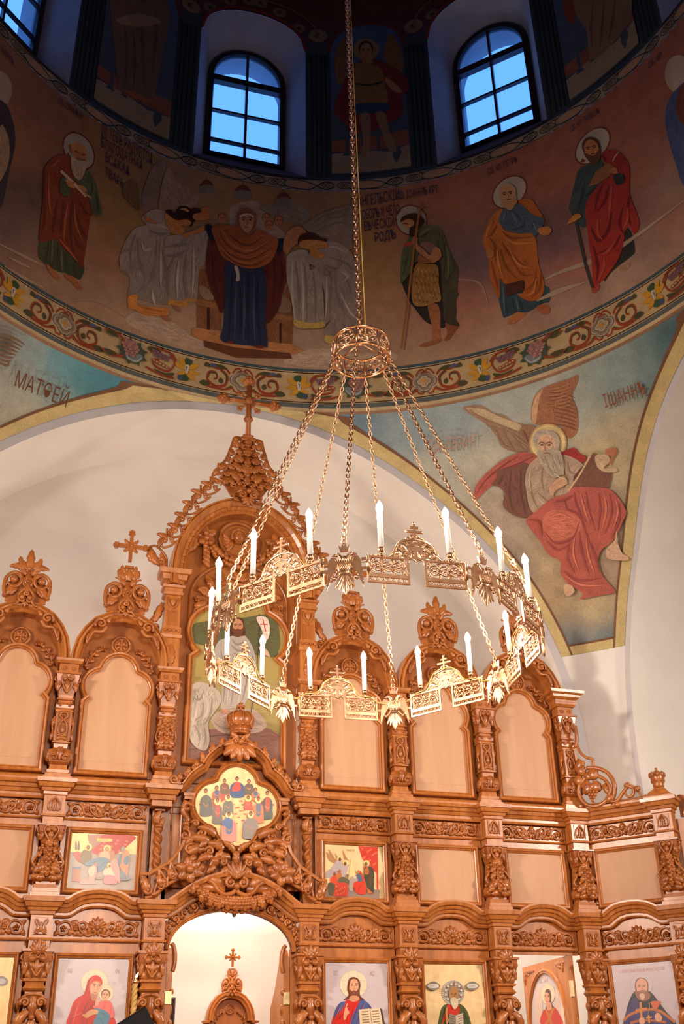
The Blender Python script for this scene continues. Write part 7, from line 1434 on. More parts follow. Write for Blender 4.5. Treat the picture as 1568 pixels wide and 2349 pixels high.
# gilt old saint
p, done = bay_icon('icon_painting', 'gilt icon of a white-bearded saint in a green cloak with a silver beaded halo', BAYX[4], 1.03, 2.687, .2935, 1, (240, 200, 110), (955, 2190, 5.27), GR)
p.poly([(390, 590), (310, 630), (270, 760), (240, 1000), (240, 1200), (700, 1200), (690, 1000), (640, 760), (590, 650), (510, 590)], (74, 84, 44)); p.folds([[(340, 650), (310, 800), (300, 1000)], [(560, 640), (600, 760), (640, 900)]], 16, (46, 54, 28)); p.poly([(390, 600), (500, 600), (515, 700), (460, 740), (380, 730), (300, 860), (360, 640)], (200, 48, 28))
p.ell(440, 460, 138, 150, (120, 112, 104)); p.ell(440, 460, 126, 138, (196, 186, 176)); p.ell(440, 465, 72, 86, (150, 140, 130))
for k in range(40): a = 2 * PI * k / 40; p.ell(440 + 132 * math.cos(a), 460 + 144 * math.sin(a), 8, 8, (206, 198, 190), 0, 8)
for k in range(12): a = 2 * PI * k / 12 + .26; p.ell(440 + 96 * math.cos(a), 460 + 108 * math.sin(a), 22, 22, (150, 140, 120), 0, 12); p.ell(440 + 96 * math.cos(a), 460 + 108 * math.sin(a), 13, 13, (216, 206, 186), 0, 10)
for k in range(6): a = 2 * PI * k / 6 - .5; p.ell(440 + 100 * math.cos(a), 455 + 110 * math.sin(a), 9, 11, (150, 40, 50), 0, 8)
p.poly([(385, 470), (400, 410), (440, 388), (485, 410), (498, 470), (490, 540), (440, 580), (395, 540)], (170, 124, 76)); p.poly([(400, 540), (440, 560), (490, 535), (490, 620), (450, 662), (415, 610)], (214, 196, 166)); p.ell(440, 540, 36, 22, (204, 186, 156))
for q in (416, 462): p.stroke([(q - 14, 470), (q, 464), (q + 14, 470)], 6, (80, 52, 34)); p.ell(q, 480, 8, 4, (50, 34, 26))
p.stroke([(442, 478), (444, 512)], 6, (130, 88, 54)); p.poly([(340, 700), (350, 640), (365, 640), (365, 720), (380, 800), (350, 840)], (190, 134, 88)); p.poly([(385, 715), (465, 735), (470, 900), (390, 900)], (138, 128, 112), smooth=False); p.poly([(465, 735), (552, 705), (560, 900), (470, 900)], (206, 186, 166), smooth=False)
for k in range(5): p.stroke([(484, 752 + 30 * k), (542, 732 + 30 * k)], 9, (140, 120, 104), raw=True); p.stroke([(400, 742 + 30 * k), (450, 752 + 30 * k)], 9, (100, 92, 84), raw=True)
for cx, s in ((192, 'СВ. АП.'), (664, 'АНДРЕЙ')): p.poly([(cx - 84, 380), (cx - 50, 344), (cx, 326), (cx + 50, 344), (cx + 84, 380), (cx + 50, 418), (cx, 436), (cx - 50, 418)], (130, 122, 104)); p.poly([(cx - 66, 380), (cx - 44, 358), (cx + 44, 358), (cx + 66, 380), (cx + 44, 404), (cx - 44, 404)], (212, 204, 198)); p.text(s, cx - 44, 392, 80, 0, 20, (130, 118, 112), squeeze=.62)
done()
# priest with chalice on the bent wing
p, done = bay_icon('icon_painting', 'icon of a balding priest in a dark blue mantle holding a chalice and a cross', 0, 1.03, 2.687, .2935, 0, (200, 184, 192), (1380, 2190, 4.766), GR, WR, WC)
p.text('С. ПРАВЕДНЫЙ ІОАННЪ КРОНШТАДТСКІЙ', 190, 204, 450, -34, 34, (196, 138, 128), squeeze=.475); p.ell(436, 330, 122, 124, (180, 164, 164)); p.ell(436, 330, 119, 121, (202, 188, 194))
p.poly([(360, 400), (300, 500), (260, 640), (230, 760), (200, 1000), (900, 1000), (800, 740), (700, 620), (610, 500), (520, 400), (440, 440)], (30, 26, 30)); p.poly([(350, 470), (300, 560), (250, 700), (240, 1000), (760, 1000), (740, 720), (640, 620), (560, 580), (440, 600), (400, 520)], (58, 48, 108)); p.folds([[(320, 560), (300, 700), (290, 860)], [(640, 660), (680, 760), (690, 900)], [(520, 620), (540, 760), (530, 900)]], 16, (34, 28, 74))
p.stroke([(240, 720), (300, 660), (400, 620), (540, 596), (640, 620), (740, 690), (800, 740)], 30, (190, 108, 44)); p.stroke([(310, 750), (420, 720), (560, 720), (700, 740)], 26, (180, 96, 40)); p.poly([(420, 470), (480, 500), (530, 470), (520, 580), (460, 580)], (30, 26, 30))
p.poly([(362, 320), (380, 270), (420, 250), (470, 262), (505, 310), (505, 400), (480, 440), (390, 440), (366, 390)], (112, 72, 54)); p.poly([(372, 330), (392, 278), (430, 258), (480, 285), (498, 340), (490, 400), (440, 430), (390, 410)], (226, 164, 132)); p.poly([(360, 400), (400, 400), (440, 385), (490, 400), (530, 430), (520, 480), (460, 510), (390, 480)], (150, 98, 70)); p.poly([(410, 440), (440, 420), (470, 440), (460, 490), (430, 490)], (214, 178, 150)); p.stroke([(410, 408), (440, 398), (470, 406)], 12, (170, 120, 90))
for q in (408, 462): p.stroke([(q - 16, 338), (q, 332), (q + 16, 338)], 7, (110, 68, 50)); p.ell(q, 348, 9, 5, (70, 44, 38))
p.stroke([(438, 340), (442, 376)], 7, (196, 130, 102)); p.poly([(535, 515), (640, 510), (625, 560), (600, 590), (560, 580)], (206, 96, 50)); p.stroke([(600, 580), (602, 660)], 14, (196, 96, 50)); p.poly([(580, 660), (620, 635), (660, 690), (640, 730), (590, 720)], (222, 164, 132)); p.stroke([(424, 520), (436, 720)], 26, (206, 128, 56), raw=True); p.stroke([(370, 610), (500, 590)], 26, (206, 128, 56), raw=True); p.poly([(410, 700), (460, 690), (470, 750), (420, 760)], (222, 164, 132)); p.stroke([(512, 660), (520, 750)], 20, (214, 146, 66), raw=True); p.stroke([(486, 690), (548, 684)], 18, (214, 146, 66), raw=True); p.stroke([(520, 520), (524, 580), (506, 650)], 4, (206, 160, 90)); done()
# gilt icon at the picture edge
p, done = bay_icon('icon_painting', 'gilt icon with a small silver name plate, cut off by the picture edge', BAYX[0], 1.03, 2.687, .2935, 1, (240, 200, 110), (0, 1750, 3.484), GR)
p.poly([(-70, 1745), (-30, 1715), (20, 1705), (50, 1720), (66, 1745), (50, 1775), (10, 1785), (-40, 1775)], (150, 140, 132)); p.poly([(-40, 1745), (0, 1725), (34, 1728), (46, 1745), (30, 1764), (0, 1766)], (200, 194, 190)); done()
# reclining woman
GM = 'feast paintings of the middle tier'
p, done = bay_icon('feast_painting', 'square feast painting of a woman reclining in blue under a red drape with three attendants', BAYX[1], 3.258, 3.730, .290, 1, (240, 200, 110), (140, 1890, 4.716), GM, y=.072, cat='painting')
p.poly([(100, 300), (820, 330), (790, 725), (66, 700)], (176, 160, 148), smooth=False); p.poly([(290, 130), (330, 114), (790, 130), (740, 220), (640, 300), (560, 350), (400, 340), (310, 290), (300, 200)], (172, 128, 110)); p.poly([(450, 120), (790, 130), (740, 220), (640, 300), (560, 330), (400, 330), (330, 290), (430, 200)], (190, 70, 62))
for k in range(14): p.ell(380 + (k * 83) % 350, 150 + (k * 47) % 150, 15, 13, (222, 132, 92), 0, 10)
p.poly([(390, 170), (400, 158), (540, 162), (552, 178), (540, 194), (400, 192)], (240, 206, 120)); p.text('РОЖДЕСТВО', 404, 186, 120, 3, 18, (130, 84, 50), squeeze=.62)
for x in (162, 192): p.poly([(x, 180), (x + 11, 240), (x + 8, 280), (x - 8, 280), (x - 11, 240)], (120, 92, 50))
p.poly([(135, 310), (200, 305), (210, 400), (190, 410), (150, 360)], (196, 88, 74)); p.poly([(130, 465), (215, 470), (200, 630), (118, 625)], (188, 128, 100), smooth=False); p.poly([(120, 465), (210, 465), (215, 490), (125, 486)], (112, 132, 146), smooth=False)
for cx, cy, r in ((295, 252, 40), (498, 270, 42), (522, 452, 29)): p.ell(cx, cy, r, r * .98, (246, 216, 130)); 
p.poly([(240, 285), (290, 290), (325, 310), (330, 380), (290, 400), (270, 440), (205, 410), (212, 340)], (134, 116, 84)); p.ell(292, 256, 20, 26, (150, 96, 66)); p.poly([(400, 330), (440, 300), (560, 290), (580, 350), (540, 400), (420, 400)], (190, 140, 108)); p.poly([(430, 310), (500, 290), (525, 340), (510, 400), (420, 370)], (220, 180, 150)); p.ell(495, 275, 22, 26, (186, 134, 102)); p.poly([(258, 430), (300, 400), (430, 360), (510, 380), (520, 400), (470, 480), (400, 525), (390, 460), (330, 450), (270, 455)], (122, 142, 158)); p.folds([[(290, 430), (380, 410), (460, 390)], [(400, 480), (440, 440), (490, 400)]], 9, (90, 110, 128))
p.poly([(300, 480), (340, 450), (375, 440), (385, 520), (360, 620), (380, 650), (200, 650), (240, 610), (290, 600)], (222, 160, 148)); p.poly([(290, 500), (340, 460), (370, 480), (350, 560), (310, 570)], (224, 196, 166)); p.ell(375, 440, 15, 20, (190, 128, 96)); p.ell(522, 458, 11, 15, (170, 110, 84)); p.poly([(470, 490), (560, 480), (590, 530), (580, 580), (460, 560)], (230, 206, 178)); p.poly([(470, 560), (590, 570), (600, 650), (520, 655), (460, 640)], (226, 140, 142)); p.poly([(540, 400), (590, 380), (620, 440), (640, 600), (620, 640), (580, 560), (540, 470)], (224, 160, 150)); p.poly([(660, 300), (700, 280), (740, 330), (730, 450), (720, 560), (740, 600), (690, 600), (640, 480), (620, 400)], (206, 150, 120)); p.ell(668, 275, 26, 30, (176, 150, 140)); p.poly([(640, 330), (660, 340), (640, 440), (610, 430)], (126, 140, 154)); p.poly([(690, 360), (730, 350), (728, 430), (690, 445), (676, 400)], (118, 138, 156)); p.poly([(640, 500), (700, 550), (745, 605), (640, 610)], (134, 140, 144)); p.ell(410, 592, 40, 14, (160, 140, 130)); done()
# nativity
p, done = bay_icon('feast_painting', 'square feast painting of a nativity with angels, kneeling shepherds and a red curtain', BAYX[3], 3.258, 3.730, .290, 1, (240, 200, 110), (730, 1920, 5.6), GM, y=.072, cat='painting')
p.poly([(510, 120), (760, 130), (770, 690), (745, 670), (745, 470), (620, 340), (560, 280)], (212, 62, 40), smooth=False)
for k in range(15): p.ell(560 + (k * 67) % 190, 150 + (k * 41) % 260, 14, 16, (228, 110, 76), 0, 8)
p.poly([(85, 470), (140, 420), (180, 440), (300, 460), (300, 520), (90, 520)], (178, 162, 158)); p.poly([(420, 270), (435, 270), (480, 560), (380, 560)], (240, 214, 150), smooth=False); p.poly([(90, 640), (380, 660), (780, 680), (780, 790), (80, 780)], (150, 128, 116), smooth=False); p.text('РОЖДЕСТВО', 355, 182, 122, 2, 22, (176, 146, 80), squeeze=.55)
for pts in ([(100, 190), (180, 270), (230, 320), (190, 330), (130, 290)], [(125, 150), (200, 260), (235, 310), (170, 260)], [(210, 205), (250, 260), (235, 290)], [(310, 170), (350, 250), (385, 310), (380, 380), (340, 290)]): p.poly(pts, (186, 134, 84))
for cx, cy, r in ((265, 280, 30), (350, 335, 38), (615, 340, 40), (505, 440, 26)): p.ell(cx, cy, r, r, (246, 218, 140))
p.poly([(230, 310), (290, 320), (295, 380), (240, 440), (160, 430), (180, 380)], (186, 172, 172)); p.ell(272, 290, 18, 24, (120, 70, 48)); p.poly([(310, 360), (370, 365), (370, 420), (330, 510), (280, 500), (270, 440)], (190, 174, 174)); p.ell(340, 345, 18, 24, (130, 78, 54)); p.poly([(160, 520), (220, 500), (270, 560), (260, 640), (180, 640), (150, 580)], (216, 78, 46)); p.poly([(130, 590), (220, 620), (210, 740), (150, 755), (125, 680)], (98, 92, 66)); p.ell(203, 480, 20, 22, (150, 80, 56)); p.poly([(220, 480), (290, 470), (290, 540), (250, 560)], (196, 118, 70)); p.ell(268, 448, 20, 26, (176, 100, 66)); p.poly([(250, 540), (330, 515), (390, 560), (370, 620), (270, 620)], (104, 98, 68)); p.ell(368, 500, 16, 22, (150, 110, 84)); p.poly([(230, 600), (360, 600), (372, 740), (360, 765), (200, 762), (195, 720)], (206, 68, 46))
for k in range(12): p.ell(220 + (k * 53) % 130, 630 + (k * 37) % 120, 9, 9, (230, 130, 96), 0, 8)
p.poly([(400, 530), (470, 510), (520, 540), (440, 640), (440, 690), (390, 680)], (176, 158, 148)); p.ell(465, 522, 22, 16, (236, 200, 160)); p.poly([(480, 490), (550, 490), (575, 580), (520, 580)], (86, 104, 128)); p.poly([(500, 430), (540, 450), (590, 560), (600, 730), (490, 725), (445, 640), (460, 580), (560, 570), (540, 490)], (214, 62, 38)); p.ell(507, 450, 17, 26, (198, 130, 96)); p.poly([(590, 400), (640, 380), (700, 420), (712, 560), (700, 720), (640, 710), (610, 600), (580, 480)], (74, 70, 48)); p.poly([(595, 410), (630, 390), (645, 460), (620, 490), (585, 470)], (186, 104, 56)); p.ell(606, 350, 18, 28, (140, 92, 66)); p.poly([(620, 655), (700, 730), (630, 735)], (206, 116, 56)); p.folds([[(560, 600), (520, 660), (500, 720)], [(650, 420), (660, 560), (650, 680)]], 8, (120, 36, 26)); done()
# supper in the quatrefoil
p = icon_painter(np.array([0, YSCR - .021, 0]), NV, np.linalg.inv(TR(XC, YSCR, 0))); m = MB(); m.col = True
prism(m, [(x * .995, 4.03 + (z - 4.03) * .995) for x, z in QF], -.0235, -.019, 1); p.zoom(440, 1745, 4.267)
p.poly([(60, 430), (200, 420), (420, 440), (700, 440), (815, 440), (780, 560), (620, 620), (600, 720), (440, 805), (290, 740), (230, 620), (100, 540)], (178, 158, 150)); p.poly([(395, 340), (520, 345), (540, 560), (530, 640), (480, 765), (440, 765), (400, 640), (390, 420)], (196, 166, 148))
for k in range(22): p.ell(410 + (k * 43) % 110, 370 + (k * 31) % 250, 7 + k % 3 * 4, 5 + k % 2 * 4, (202, 110, 84), 0, 8)
p.poly([(60, 425), (200, 405), (310, 290), (540, 290), (700, 405), (810, 430), (700, 460), (520, 340), (390, 340), (200, 460)], (196, 92, 80))
def supper(cx, cy, w, h, robe, cloak, hr=0, face=(176, 116, 82)):
    p.poly([(cx - w * .5, cy + h * .34), (cx, cy + h * .18), (cx + w * .5, cy + h * .34), (cx + w * .58, cy + h * .7), (cx + w * .5, cy + h), (cx - w * .5, cy + h), (cx - w * .58, cy + h * .7)], cloak); p.poly([(cx - w * .2, cy + h * .24), (cx + w * .25, cy + h * .24), (cx + w * .2, cy + h * .7), (cx - w * .2, cy + h * .7)], robe)
    if hr: p.ell(cx, cy + h * .08, hr, hr, (246, 216, 124)); p.ell(cx, cy + h * .08, hr * .8, hr * .8, (240, 220, 160))
    p.ell(cx, cy + h * .02, 17, 22, (90, 56, 40)); p.ell(cx, cy + h * .06, 13, 18, face); p.stroke([(cx - w * .3, cy + h * .5), (cx, cy + h * .62), (cx + w * .2, cy + h * .56)], 9, (196, 140, 104))
supper(318, 195, 80, 130, (150, 84, 70), (120, 104, 84)); supper(556, 200, 80, 130, (120, 92, 74), (112, 104, 92)); supper(440, 175, 118, 185, (206, 84, 66), (74, 96, 134)); p.poly([(390, 300), (500, 295), (505, 345), (395, 345)], (70, 100, 144)); p.poly([(410, 235), (460, 215), (475, 290), (390, 300)], (206, 84, 66))
for a in ((240, 265, 74, 130, (84, 104, 150), (186, 110, 84)), (620, 285, 74, 110, (84, 110, 150), (200, 128, 84)), (135, 290, 100, 250, (112, 108, 98), (106, 104, 98)), (735, 310, 90, 260, (196, 90, 76), (92, 94, 92)), (246, 385, 84, 230, (196, 92, 80), (124, 112, 108), 34), (352, 355, 84, 180, (116, 110, 104), (124, 118, 110), 33), (546, 362, 70, 120, (206, 96, 80), (200, 90, 76), 34), (645, 370, 90, 240, (110, 122, 150), (214, 134, 100), 34), (358, 520, 130, 270, (96, 118, 164), (222, 150, 134), 36), (570, 515, 130, 250, (150, 138, 130), (150, 138, 132), 34)): supper(*a)
p.poly([(300, 590), (350, 560), (380, 590), (370, 640), (290, 640)], (92, 118, 168)); m.merge(p.mb); o = m.build('feast_painting', [M['icon'], M['gold']], None, 'thing', loc=(XC, YSCR, 0)); tag(o, 'quatrefoil gilt painting of robed men seated around a long table', 'painting', GM)
# risen figure in the tall niche
p = icon_painter(np.array([0, YSCR + .094, 0]), NV, np.linalg.inv(TR(2.118, YSCR, 0))); p.hatch = 1.2; m = MB(); prism(m, [(x, z) for x, z in big_trefoil(.004)], .096, .114, 0); m.C[-1][:] = lin((170, 148, 86)); m.col = True; p.zoom(410, 1380, 3.446)
p.poly([(60, 1010), (240, 1010), (500, 1000), (700, 1000), (800, 1060), (800, 1260), (60, 1260)], (140, 98, 86), smooth=False); p.stroke([(70, 1090), (300, 1060), (560, 1050)], 8, (104, 70, 62)); p.stroke([(70, 1170), (260, 1150)], 8, (104, 70, 62)); p.poly([(60, 640), (480, 600), (800, 620), (800, 1040), (690, 1000), (500, 1010), (60, 1010)], (164, 146, 92), smooth=False)
p.poly([(110, 200), (180, 160), (500, 130), (740, 110), (800, 300), (780, 400), (740, 440), (170, 340), (120, 290)], (98, 98, 66)); p.poly([(260, 960), (270, 900), (360, 860), (560, 850), (640, 890), (690, 970), (670, 1010), (600, 1040), (350, 1040)], (190, 164, 148)); p.folds([[(280, 960), (340, 1000), (420, 1010)], [(580, 900), (620, 960), (660, 980)]], 24, (150, 124, 112))
p.poly([(430, 270), (500, 260), (560, 320), (600, 420), (620, 600), (560, 720), (510, 820), (400, 850), (330, 840), (340, 640), (270, 480), (300, 330), (370, 290)], (178, 166, 156)); p.folds([[(420, 300), (460, 340), (540, 310)], [(410, 340), (470, 390), (560, 360)], [(330, 380), (360, 600), (350, 800)], [(450, 440), (440, 620), (410, 820)], [(540, 420), (540, 600), (500, 780)]], 20, (128, 116, 108)); p.folds([[(400, 400), (400, 600), (380, 820)], [(490, 430), (500, 620), (460, 820)]], 18, (206, 194, 182))
p.face(465, 195, 42, 0, (196, 140, 104), (96, 60, 42), (110, 70, 48), longhair=True); p.poly([(630, 360), (690, 380), (720, 440), (690, 430), (650, 410)], (206, 166, 138)); p.stroke([(634, 100), (634, 240), (610, 600), (565, 900)], 7, (90, 70, 60), raw=True); p.poly([(610, 130), (690, 130), (716, 200), (710, 280), (680, 310), (650, 220)], (226, 206, 190)); p.stroke([(660, 140), (684, 240)], 8, (190, 70, 56), raw=True); p.stroke([(640, 182), (696, 184)], 8, (190, 70, 56), raw=True)
p.poly([(90, 680), (150, 640), (240, 660), (320, 720), (330, 800), (270, 890), (230, 960), (240, 1100), (210, 1180), (140, 1160), (90, 1100), (80, 1020), (75, 900), (90, 780)], (186, 170, 154)); p.folds([[(110, 760), (160, 780), (190, 720)], [(190, 800), (180, 900), (110, 950)], [(260, 760), (250, 880), (200, 980)], [(120, 980), (160, 1060), (150, 1150)], [(200, 1000), (210, 1080), (190, 1150)]], 20, (130, 114, 104)); p.folds([[(140, 820), (130, 900), (100, 990)], [(230, 780), (220, 880), (170, 960)]], 16, (214, 198, 180)); p.poly([(335, 870), (370, 850), (385, 880), (350, 890)], (196, 140, 112))
m.merge(p.mb); o = m.build('niche_painting', [M['icon']], None, 'thing', loc=(2.118, YSCR, 0)); tag(o, 'tall trefoil painting of a white-robed figure with a red-cross banner behind the chandelier', 'painting')
# ------------------------------------------------------------------ deacon door, standing open inwards
ZT = 2.785; pL = on_z(1197, 2220, ZT); pR = on_z(1300, 2192, ZT); dd = nrm(pR - pL); wdt = np.linalg.norm(pR - pL); nn = np.array([dd[1], -dd[0], 0])
if nn @ (EYE - pR) < 0: nn = -nn
ang = math.atan2(dd[1], dd[0]); mid = (pL + pR) / 2; loc = np.array([mid[0], mid[1], 0]); Td = TR(*loc) @ RZ(ang)
t = thing('deacon_door', 'wooden deacon door with an arched icon, standing open inside its doorway', 'door', tuple(loc), ang)
hw = wdt / 2; m = MB(); box(m, -hw, hw, 0, .055, .06, ZT); m.build('door_board', M['wood'], t)
def door_local(px, py): q = np.linalg.inv(Td) @ np.append(on_plane(px, py, loc, nn), 1); return q[0], q[2]
zz = lambda x, y: door_local(1165 + x / 4.978, 2170 + y / 4.978)
xa, _ = zz(258, 700); xb, _ = zz(655, 700); xt, zt = zz(440, 312); xm = (xa + xb) / 2; hr = (xb - xa) / 2; zs = zt - hr * 1.15
AP = [(xm - hr, .9), (xm - hr, zs)] + [(xm + hr * math.cos(a), zs + hr * 1.15 * math.sin(a)) for a in np.linspace(PI - .08, .08, 21)] + [(xm + hr, zs), (xm + hr, .9)]
m = MB(); sweep(m, AP, [(0, 0), (0, .012), (.010, .022), (.022, .016), (.030, .024), (.042, .018), (.05, 0)], 0, closed=True, side=1); m.build('arch_frame', M['wood'], t)
m = MB()
for q0, q1 in (((185, 300), (300, 285)), ((190, 320), (200, 450)), ((195, 300), (240, 340)), ((540, 210), (640, 185)), ((620, 200), (625, 300)), ((560, 220), (610, 250))): leaf(m, zz(*q0), zz(*q1), .02, 0, .02, 2)
m.build('corner_carving', M['carve'], t)
m = MB(); box(m, hw - .004, hw + .03, -.012, .02, 2.42, 2.56); m.build('hinge', M['hinge'], t, label='pale brass hinge')
p = icon_painter(loc + nn * .003, nn, np.linalg.inv(Td)); m = MB(); prism(m, [(x, z) for x, z in AP], -.003, .004, 0); m.C[-1][:] = lin((206, 194, 198)); m.col = True; p.zoom(1165, 2170, 4.978)
p.text('СВ. АРХ.', 350, 426, 150, -18, 40, (190, 160, 150), squeeze=.5); p.poly([(330, 520), (360, 480), (390, 600), (390, 900), (320, 900), (310, 700)], (214, 190, 178)); p.poly([(540, 470), (600, 560), (640, 760), (640, 900), (560, 900)], (220, 196, 182)); p.ell(456, 550, 82, 120, (200, 180, 152)); p.ell(456, 550, 78, 116, (226, 208, 184))
p.poly([(430, 720), (390, 760), (380, 900), (620, 900), (590, 780), (540, 710), (480, 700)], (206, 50, 38)); p.stroke([(430, 720), (480, 830), (500, 900)], 26, (190, 120, 50), raw=True); p.stroke([(520, 710), (470, 830), (430, 900)], 26, (190, 120, 50), raw=True); p.poly([(420, 540), (440, 495), (480, 505), (495, 580), (500, 660), (530, 710), (480, 700), (430, 720), (440, 660), (415, 600)], (96, 54, 40)); p.ell(445, 590, 32, 62, (224, 166, 132), -.1); p.poly([(440, 640), (490, 650), (500, 720), (450, 730)], (214, 152, 120))
for q in (430, 462): p.stroke([(q - 11, 566), (q, 560), (q + 11, 566)], 6, (90, 56, 44)); p.ell(q, 577, 7, 5, (60, 38, 34))
p.stroke([(448, 580), (448, 612)], 5, (190, 130, 104)); p.stroke([(436, 634), (458, 634)], 6, (180, 84, 76)); m.merge(p.mb); o = m.build('arched_icon', [M['icon']], t, label='arched icon of a long-haired figure in red with a gold sash'); 
# ------------------------------------------------------------------ the chandelier
RC = np.array([2.222, 6.288, 4.373]); RR = 1.10; PH0 = 10.524 % (2 * PI)
TILT = TR(*RC) @ RX(-0.058) @ RY(0.008)
ch = thing('chandelier', 'large gilt ring chandelier with lit candles and double-headed eagles hanging on chains from the dome', 'chandelier', tuple(RC))
TI = np.linalg.inv(TR(*RC))
def LC(T): return TI @ T                        # world to chandelier-local
def link_chain(mb, a, b, pitch, w, r, T=None):
    a = np.asarray(a, float); b = np.asarray(b, float); L = np.linalg.norm(b - a); n = max(2, int(round(L / pitch))); d = (b - a) / L
    s = nrm(np.cross(d, (0.3, 1, 0.1))); q = np.cross(d, s); seg = 10; sd = 5; ll = L / n * .72
    t = np.arange(seg) * 2 * PI / seg
    for i in range(n):
        c = a + d * L * (i + .5) / n; u = s if i % 2 else q
        P = c + np.outer(np.sign(np.cos(t)) * np.abs(np.cos(t)) ** .7 * ll, d) + np.outer(np.sin(t) * w * .5, u)
        tube(mb, P, r, sd, 0, T, True, nref=np.cross(d, u))
HOOP = np.array([2.195, 6.255, 6.52]); HT = 6.68; HR = 0.212
m = MB(); link_chain(m, HOOP + (0, 0, .17), (2.172, 6.275, 11.6), .046, .038, .0065, TI); m.build('main_chain', M['brass'], ch)
m = MB(); tube(m, [(2.172, 6.275, 11.6), (2.128, 6.32, 21.55)], .012, 6, 0, TI); lathe(m, [(.02, 21.3), (.16, 21.45), (.18, 21.6)], 16, T=TI @ TR(2.128, 6.32, 0)); m.build('ceiling_rod', M['brass'], ch)
m = MB(); tube(m, bez([(2.225, 6.24, 6.70), (2.232, 6.235, 6.9), (2.226, 6.24, 7.6), (2.21, 6.25, 9.5), (2.20, 6.26, 11.6)], 6), .004, 5, 0, TI); m.build('supply_cord', M['wire'], ch)
hoop_e = bpy.data.objects.new('hoop', None); COL.objects.link(hoop_e); hoop_e.parent = ch
TH = LC(TR(*HOOP) @ RX(-0.03))
t_ = np.linspace(0, 2 * PI, 49)[:-1]
for z in (0.0, .16): m = MB(); tube(m, np.c_[HR * np.cos(t_), HR * np.sin(t_), np.full(48, z)], .0105, 8, 0, TH, True, nref=(0, 0, 1)); m.build('ring', M['brass_dark'], hoop_e)
for k in range(8):
    a = 2 * PI * (k + .5) / 8 + PH0; m = MB(); c = np.array([HR * math.cos(a), HR * math.sin(a), .08]); tg = np.array([-math.sin(a), math.cos(a), 0]); up = np.array([0, 0, 1.0]); nr = np.array([math.cos(a), math.sin(a), 0])
    tt = np.linspace(0, 2 * PI, 25)[:-1]; tube(m, c + np.outer(.066 * np.cos(tt), up) + np.outer(.074 * np.sin(tt), tg), .0065, 6, 0, TH, True, nref=nr); tt = tt[::2]; tube(m, c + np.outer(.024 * np.cos(tt), up) + np.outer(.028 * np.sin(tt), tg), .004, 5, 0, TH, True, nref=nr)
    for d in (up * .066, tg * .074): tube(m, [c - d, c + d], .0055, 5, 0, TH, nref=nr)
    for s1 in (1, -1):
        for s2 in (1, -1): ball(m, c + up * .036 * s1 + tg * .04 * s2, .011, 0, TH, 6, 5)
    m.build('cross_roundel', M['brass'], hoop_e)
m = MB()
for k in range(8):
    a = 2 * PI * k / 8 + PH0; tube(m, [(HR * math.cos(a), HR * math.sin(a), 0), (HR * math.cos(a), HR * math.sin(a), .16)], .006, 5, 0, TH)
for k in range(4):
    a = PI * k / 2 + .4; tube(m, [(HR * math.cos(a), HR * math.sin(a), .16), (.02 * math.cos(a), .02 * math.sin(a), .165)], .009, 6, 0, TH, flat=.6, nref=(0, 0, 1))
ball(m, (0, 0, .17), .028, 0, TH); tube(m, [(.0, .0, .16), (0, 0, .19)], .012, 6, 0, TH); m.build('strut', M['brass'], hoop_e)
# eagles, chains, plaques, candles
def eagle():
    m = MB(); T = np.eye(4)                      # x along the ring, z up, y outward; crown top at z = 0
    prism(m, [(-.024, -.055), (-.034, -.012), (-.017, -.030), (-.010, -.004), (0, -.022), (.010, -.004), (.017, -.030), (.034, -.012), (.024, -.055)], -.008, .008, bev=.003)
    vine(m, spiral_pts((0, .012), .014, 1, 0, 1, 1, 14), .0042, 0, raw=True)
    for s in (1, -1):
        S = None if s > 0 else MIRX
        vine(m, [(.012, -.12), (.024, -.092), (.034, -.078)], (.017, .012), 0, T=S); ball(m, (.040, 0, -.074), (.016, .012, .015), T=S, seg=7, rings=5); prism(m, [(.05, -.066), (.074, -.078), (.05, -.084)], -.006, .006, T=S)
        prism(m, [(.03, -.115), (.052, -.092), (.076, -.088), (.092, -.112), (.099, -.16), (.098, -.21), (.104, -.262), (.108, -.298), (.092, -.262), (.082, -.225), (.07, -.195), (.05, -.185), (.036, -.16)], -.007, .007, bev=.003, T=S)
        for k in range(5):
            x = .048 + .011 * k; vine(m, [(x - .006, -.108 - .003 * k), (x + .006, -.15 - .012 * k), (x + .010, -.18 - .022 * k)], (.0055, .0075), 0, T=S, n=4)
        vine(m, [(.022, -.185), (.042, -.21), (.058, -.222)], (.012, .007), 0, T=S); ball(m, (.062, 0, -.225), (.012, .01, .014), T=S, seg=6, rings=5)
        for k in range(3): leaf(m, (.006 + .004 * k, -.20), (.014 + .022 * k, -.315 + .012 * k), .013, 0, .012, 1, T=S, nu=7); leaf(m, (.006 + .004 * k, -.20), (.014 + .022 * k, -.315 + .012 * k), .013, 0, -.012, 1, T=S, nu=7)
        for z in (-.115, -.175): box(m, .098, .142, -.005, .005, z - .008, z + .008, T=S)
        lathe(m, [(.009, -.20), (.009, -.09)], 8, T=(TR(.136, 0, 0) if s > 0 else TR(-.136, 0, 0)))
    ball(m, (0, 0, -.148), (.052, .018, .068), seg=12, rings=9)
    for k in range(-3, 4):
        vine(m, [(.012 * k - .018, -.108), (.012 * k + .018, -.192)], .0022, -.016, n=1); vine(m, [(.012 * k + .018, -.108), (.012 * k - .018, -.192)], .0022, -.016, n=1); vine(m, [(.012 * k - .018, -.108), (.012 * k + .018, -.192)], .0022, .016, n=1); vine(m, [(.012 * k + .018, -.108), (.012 * k - .018, -.192)], .0022, .016, n=1)
    leaf(m, (0, -.19), (0, -.335), .016, 0, .014, 2); leaf(m, (0, -.19), (0, -.335), .016, 0, -.014, 2)
    return m
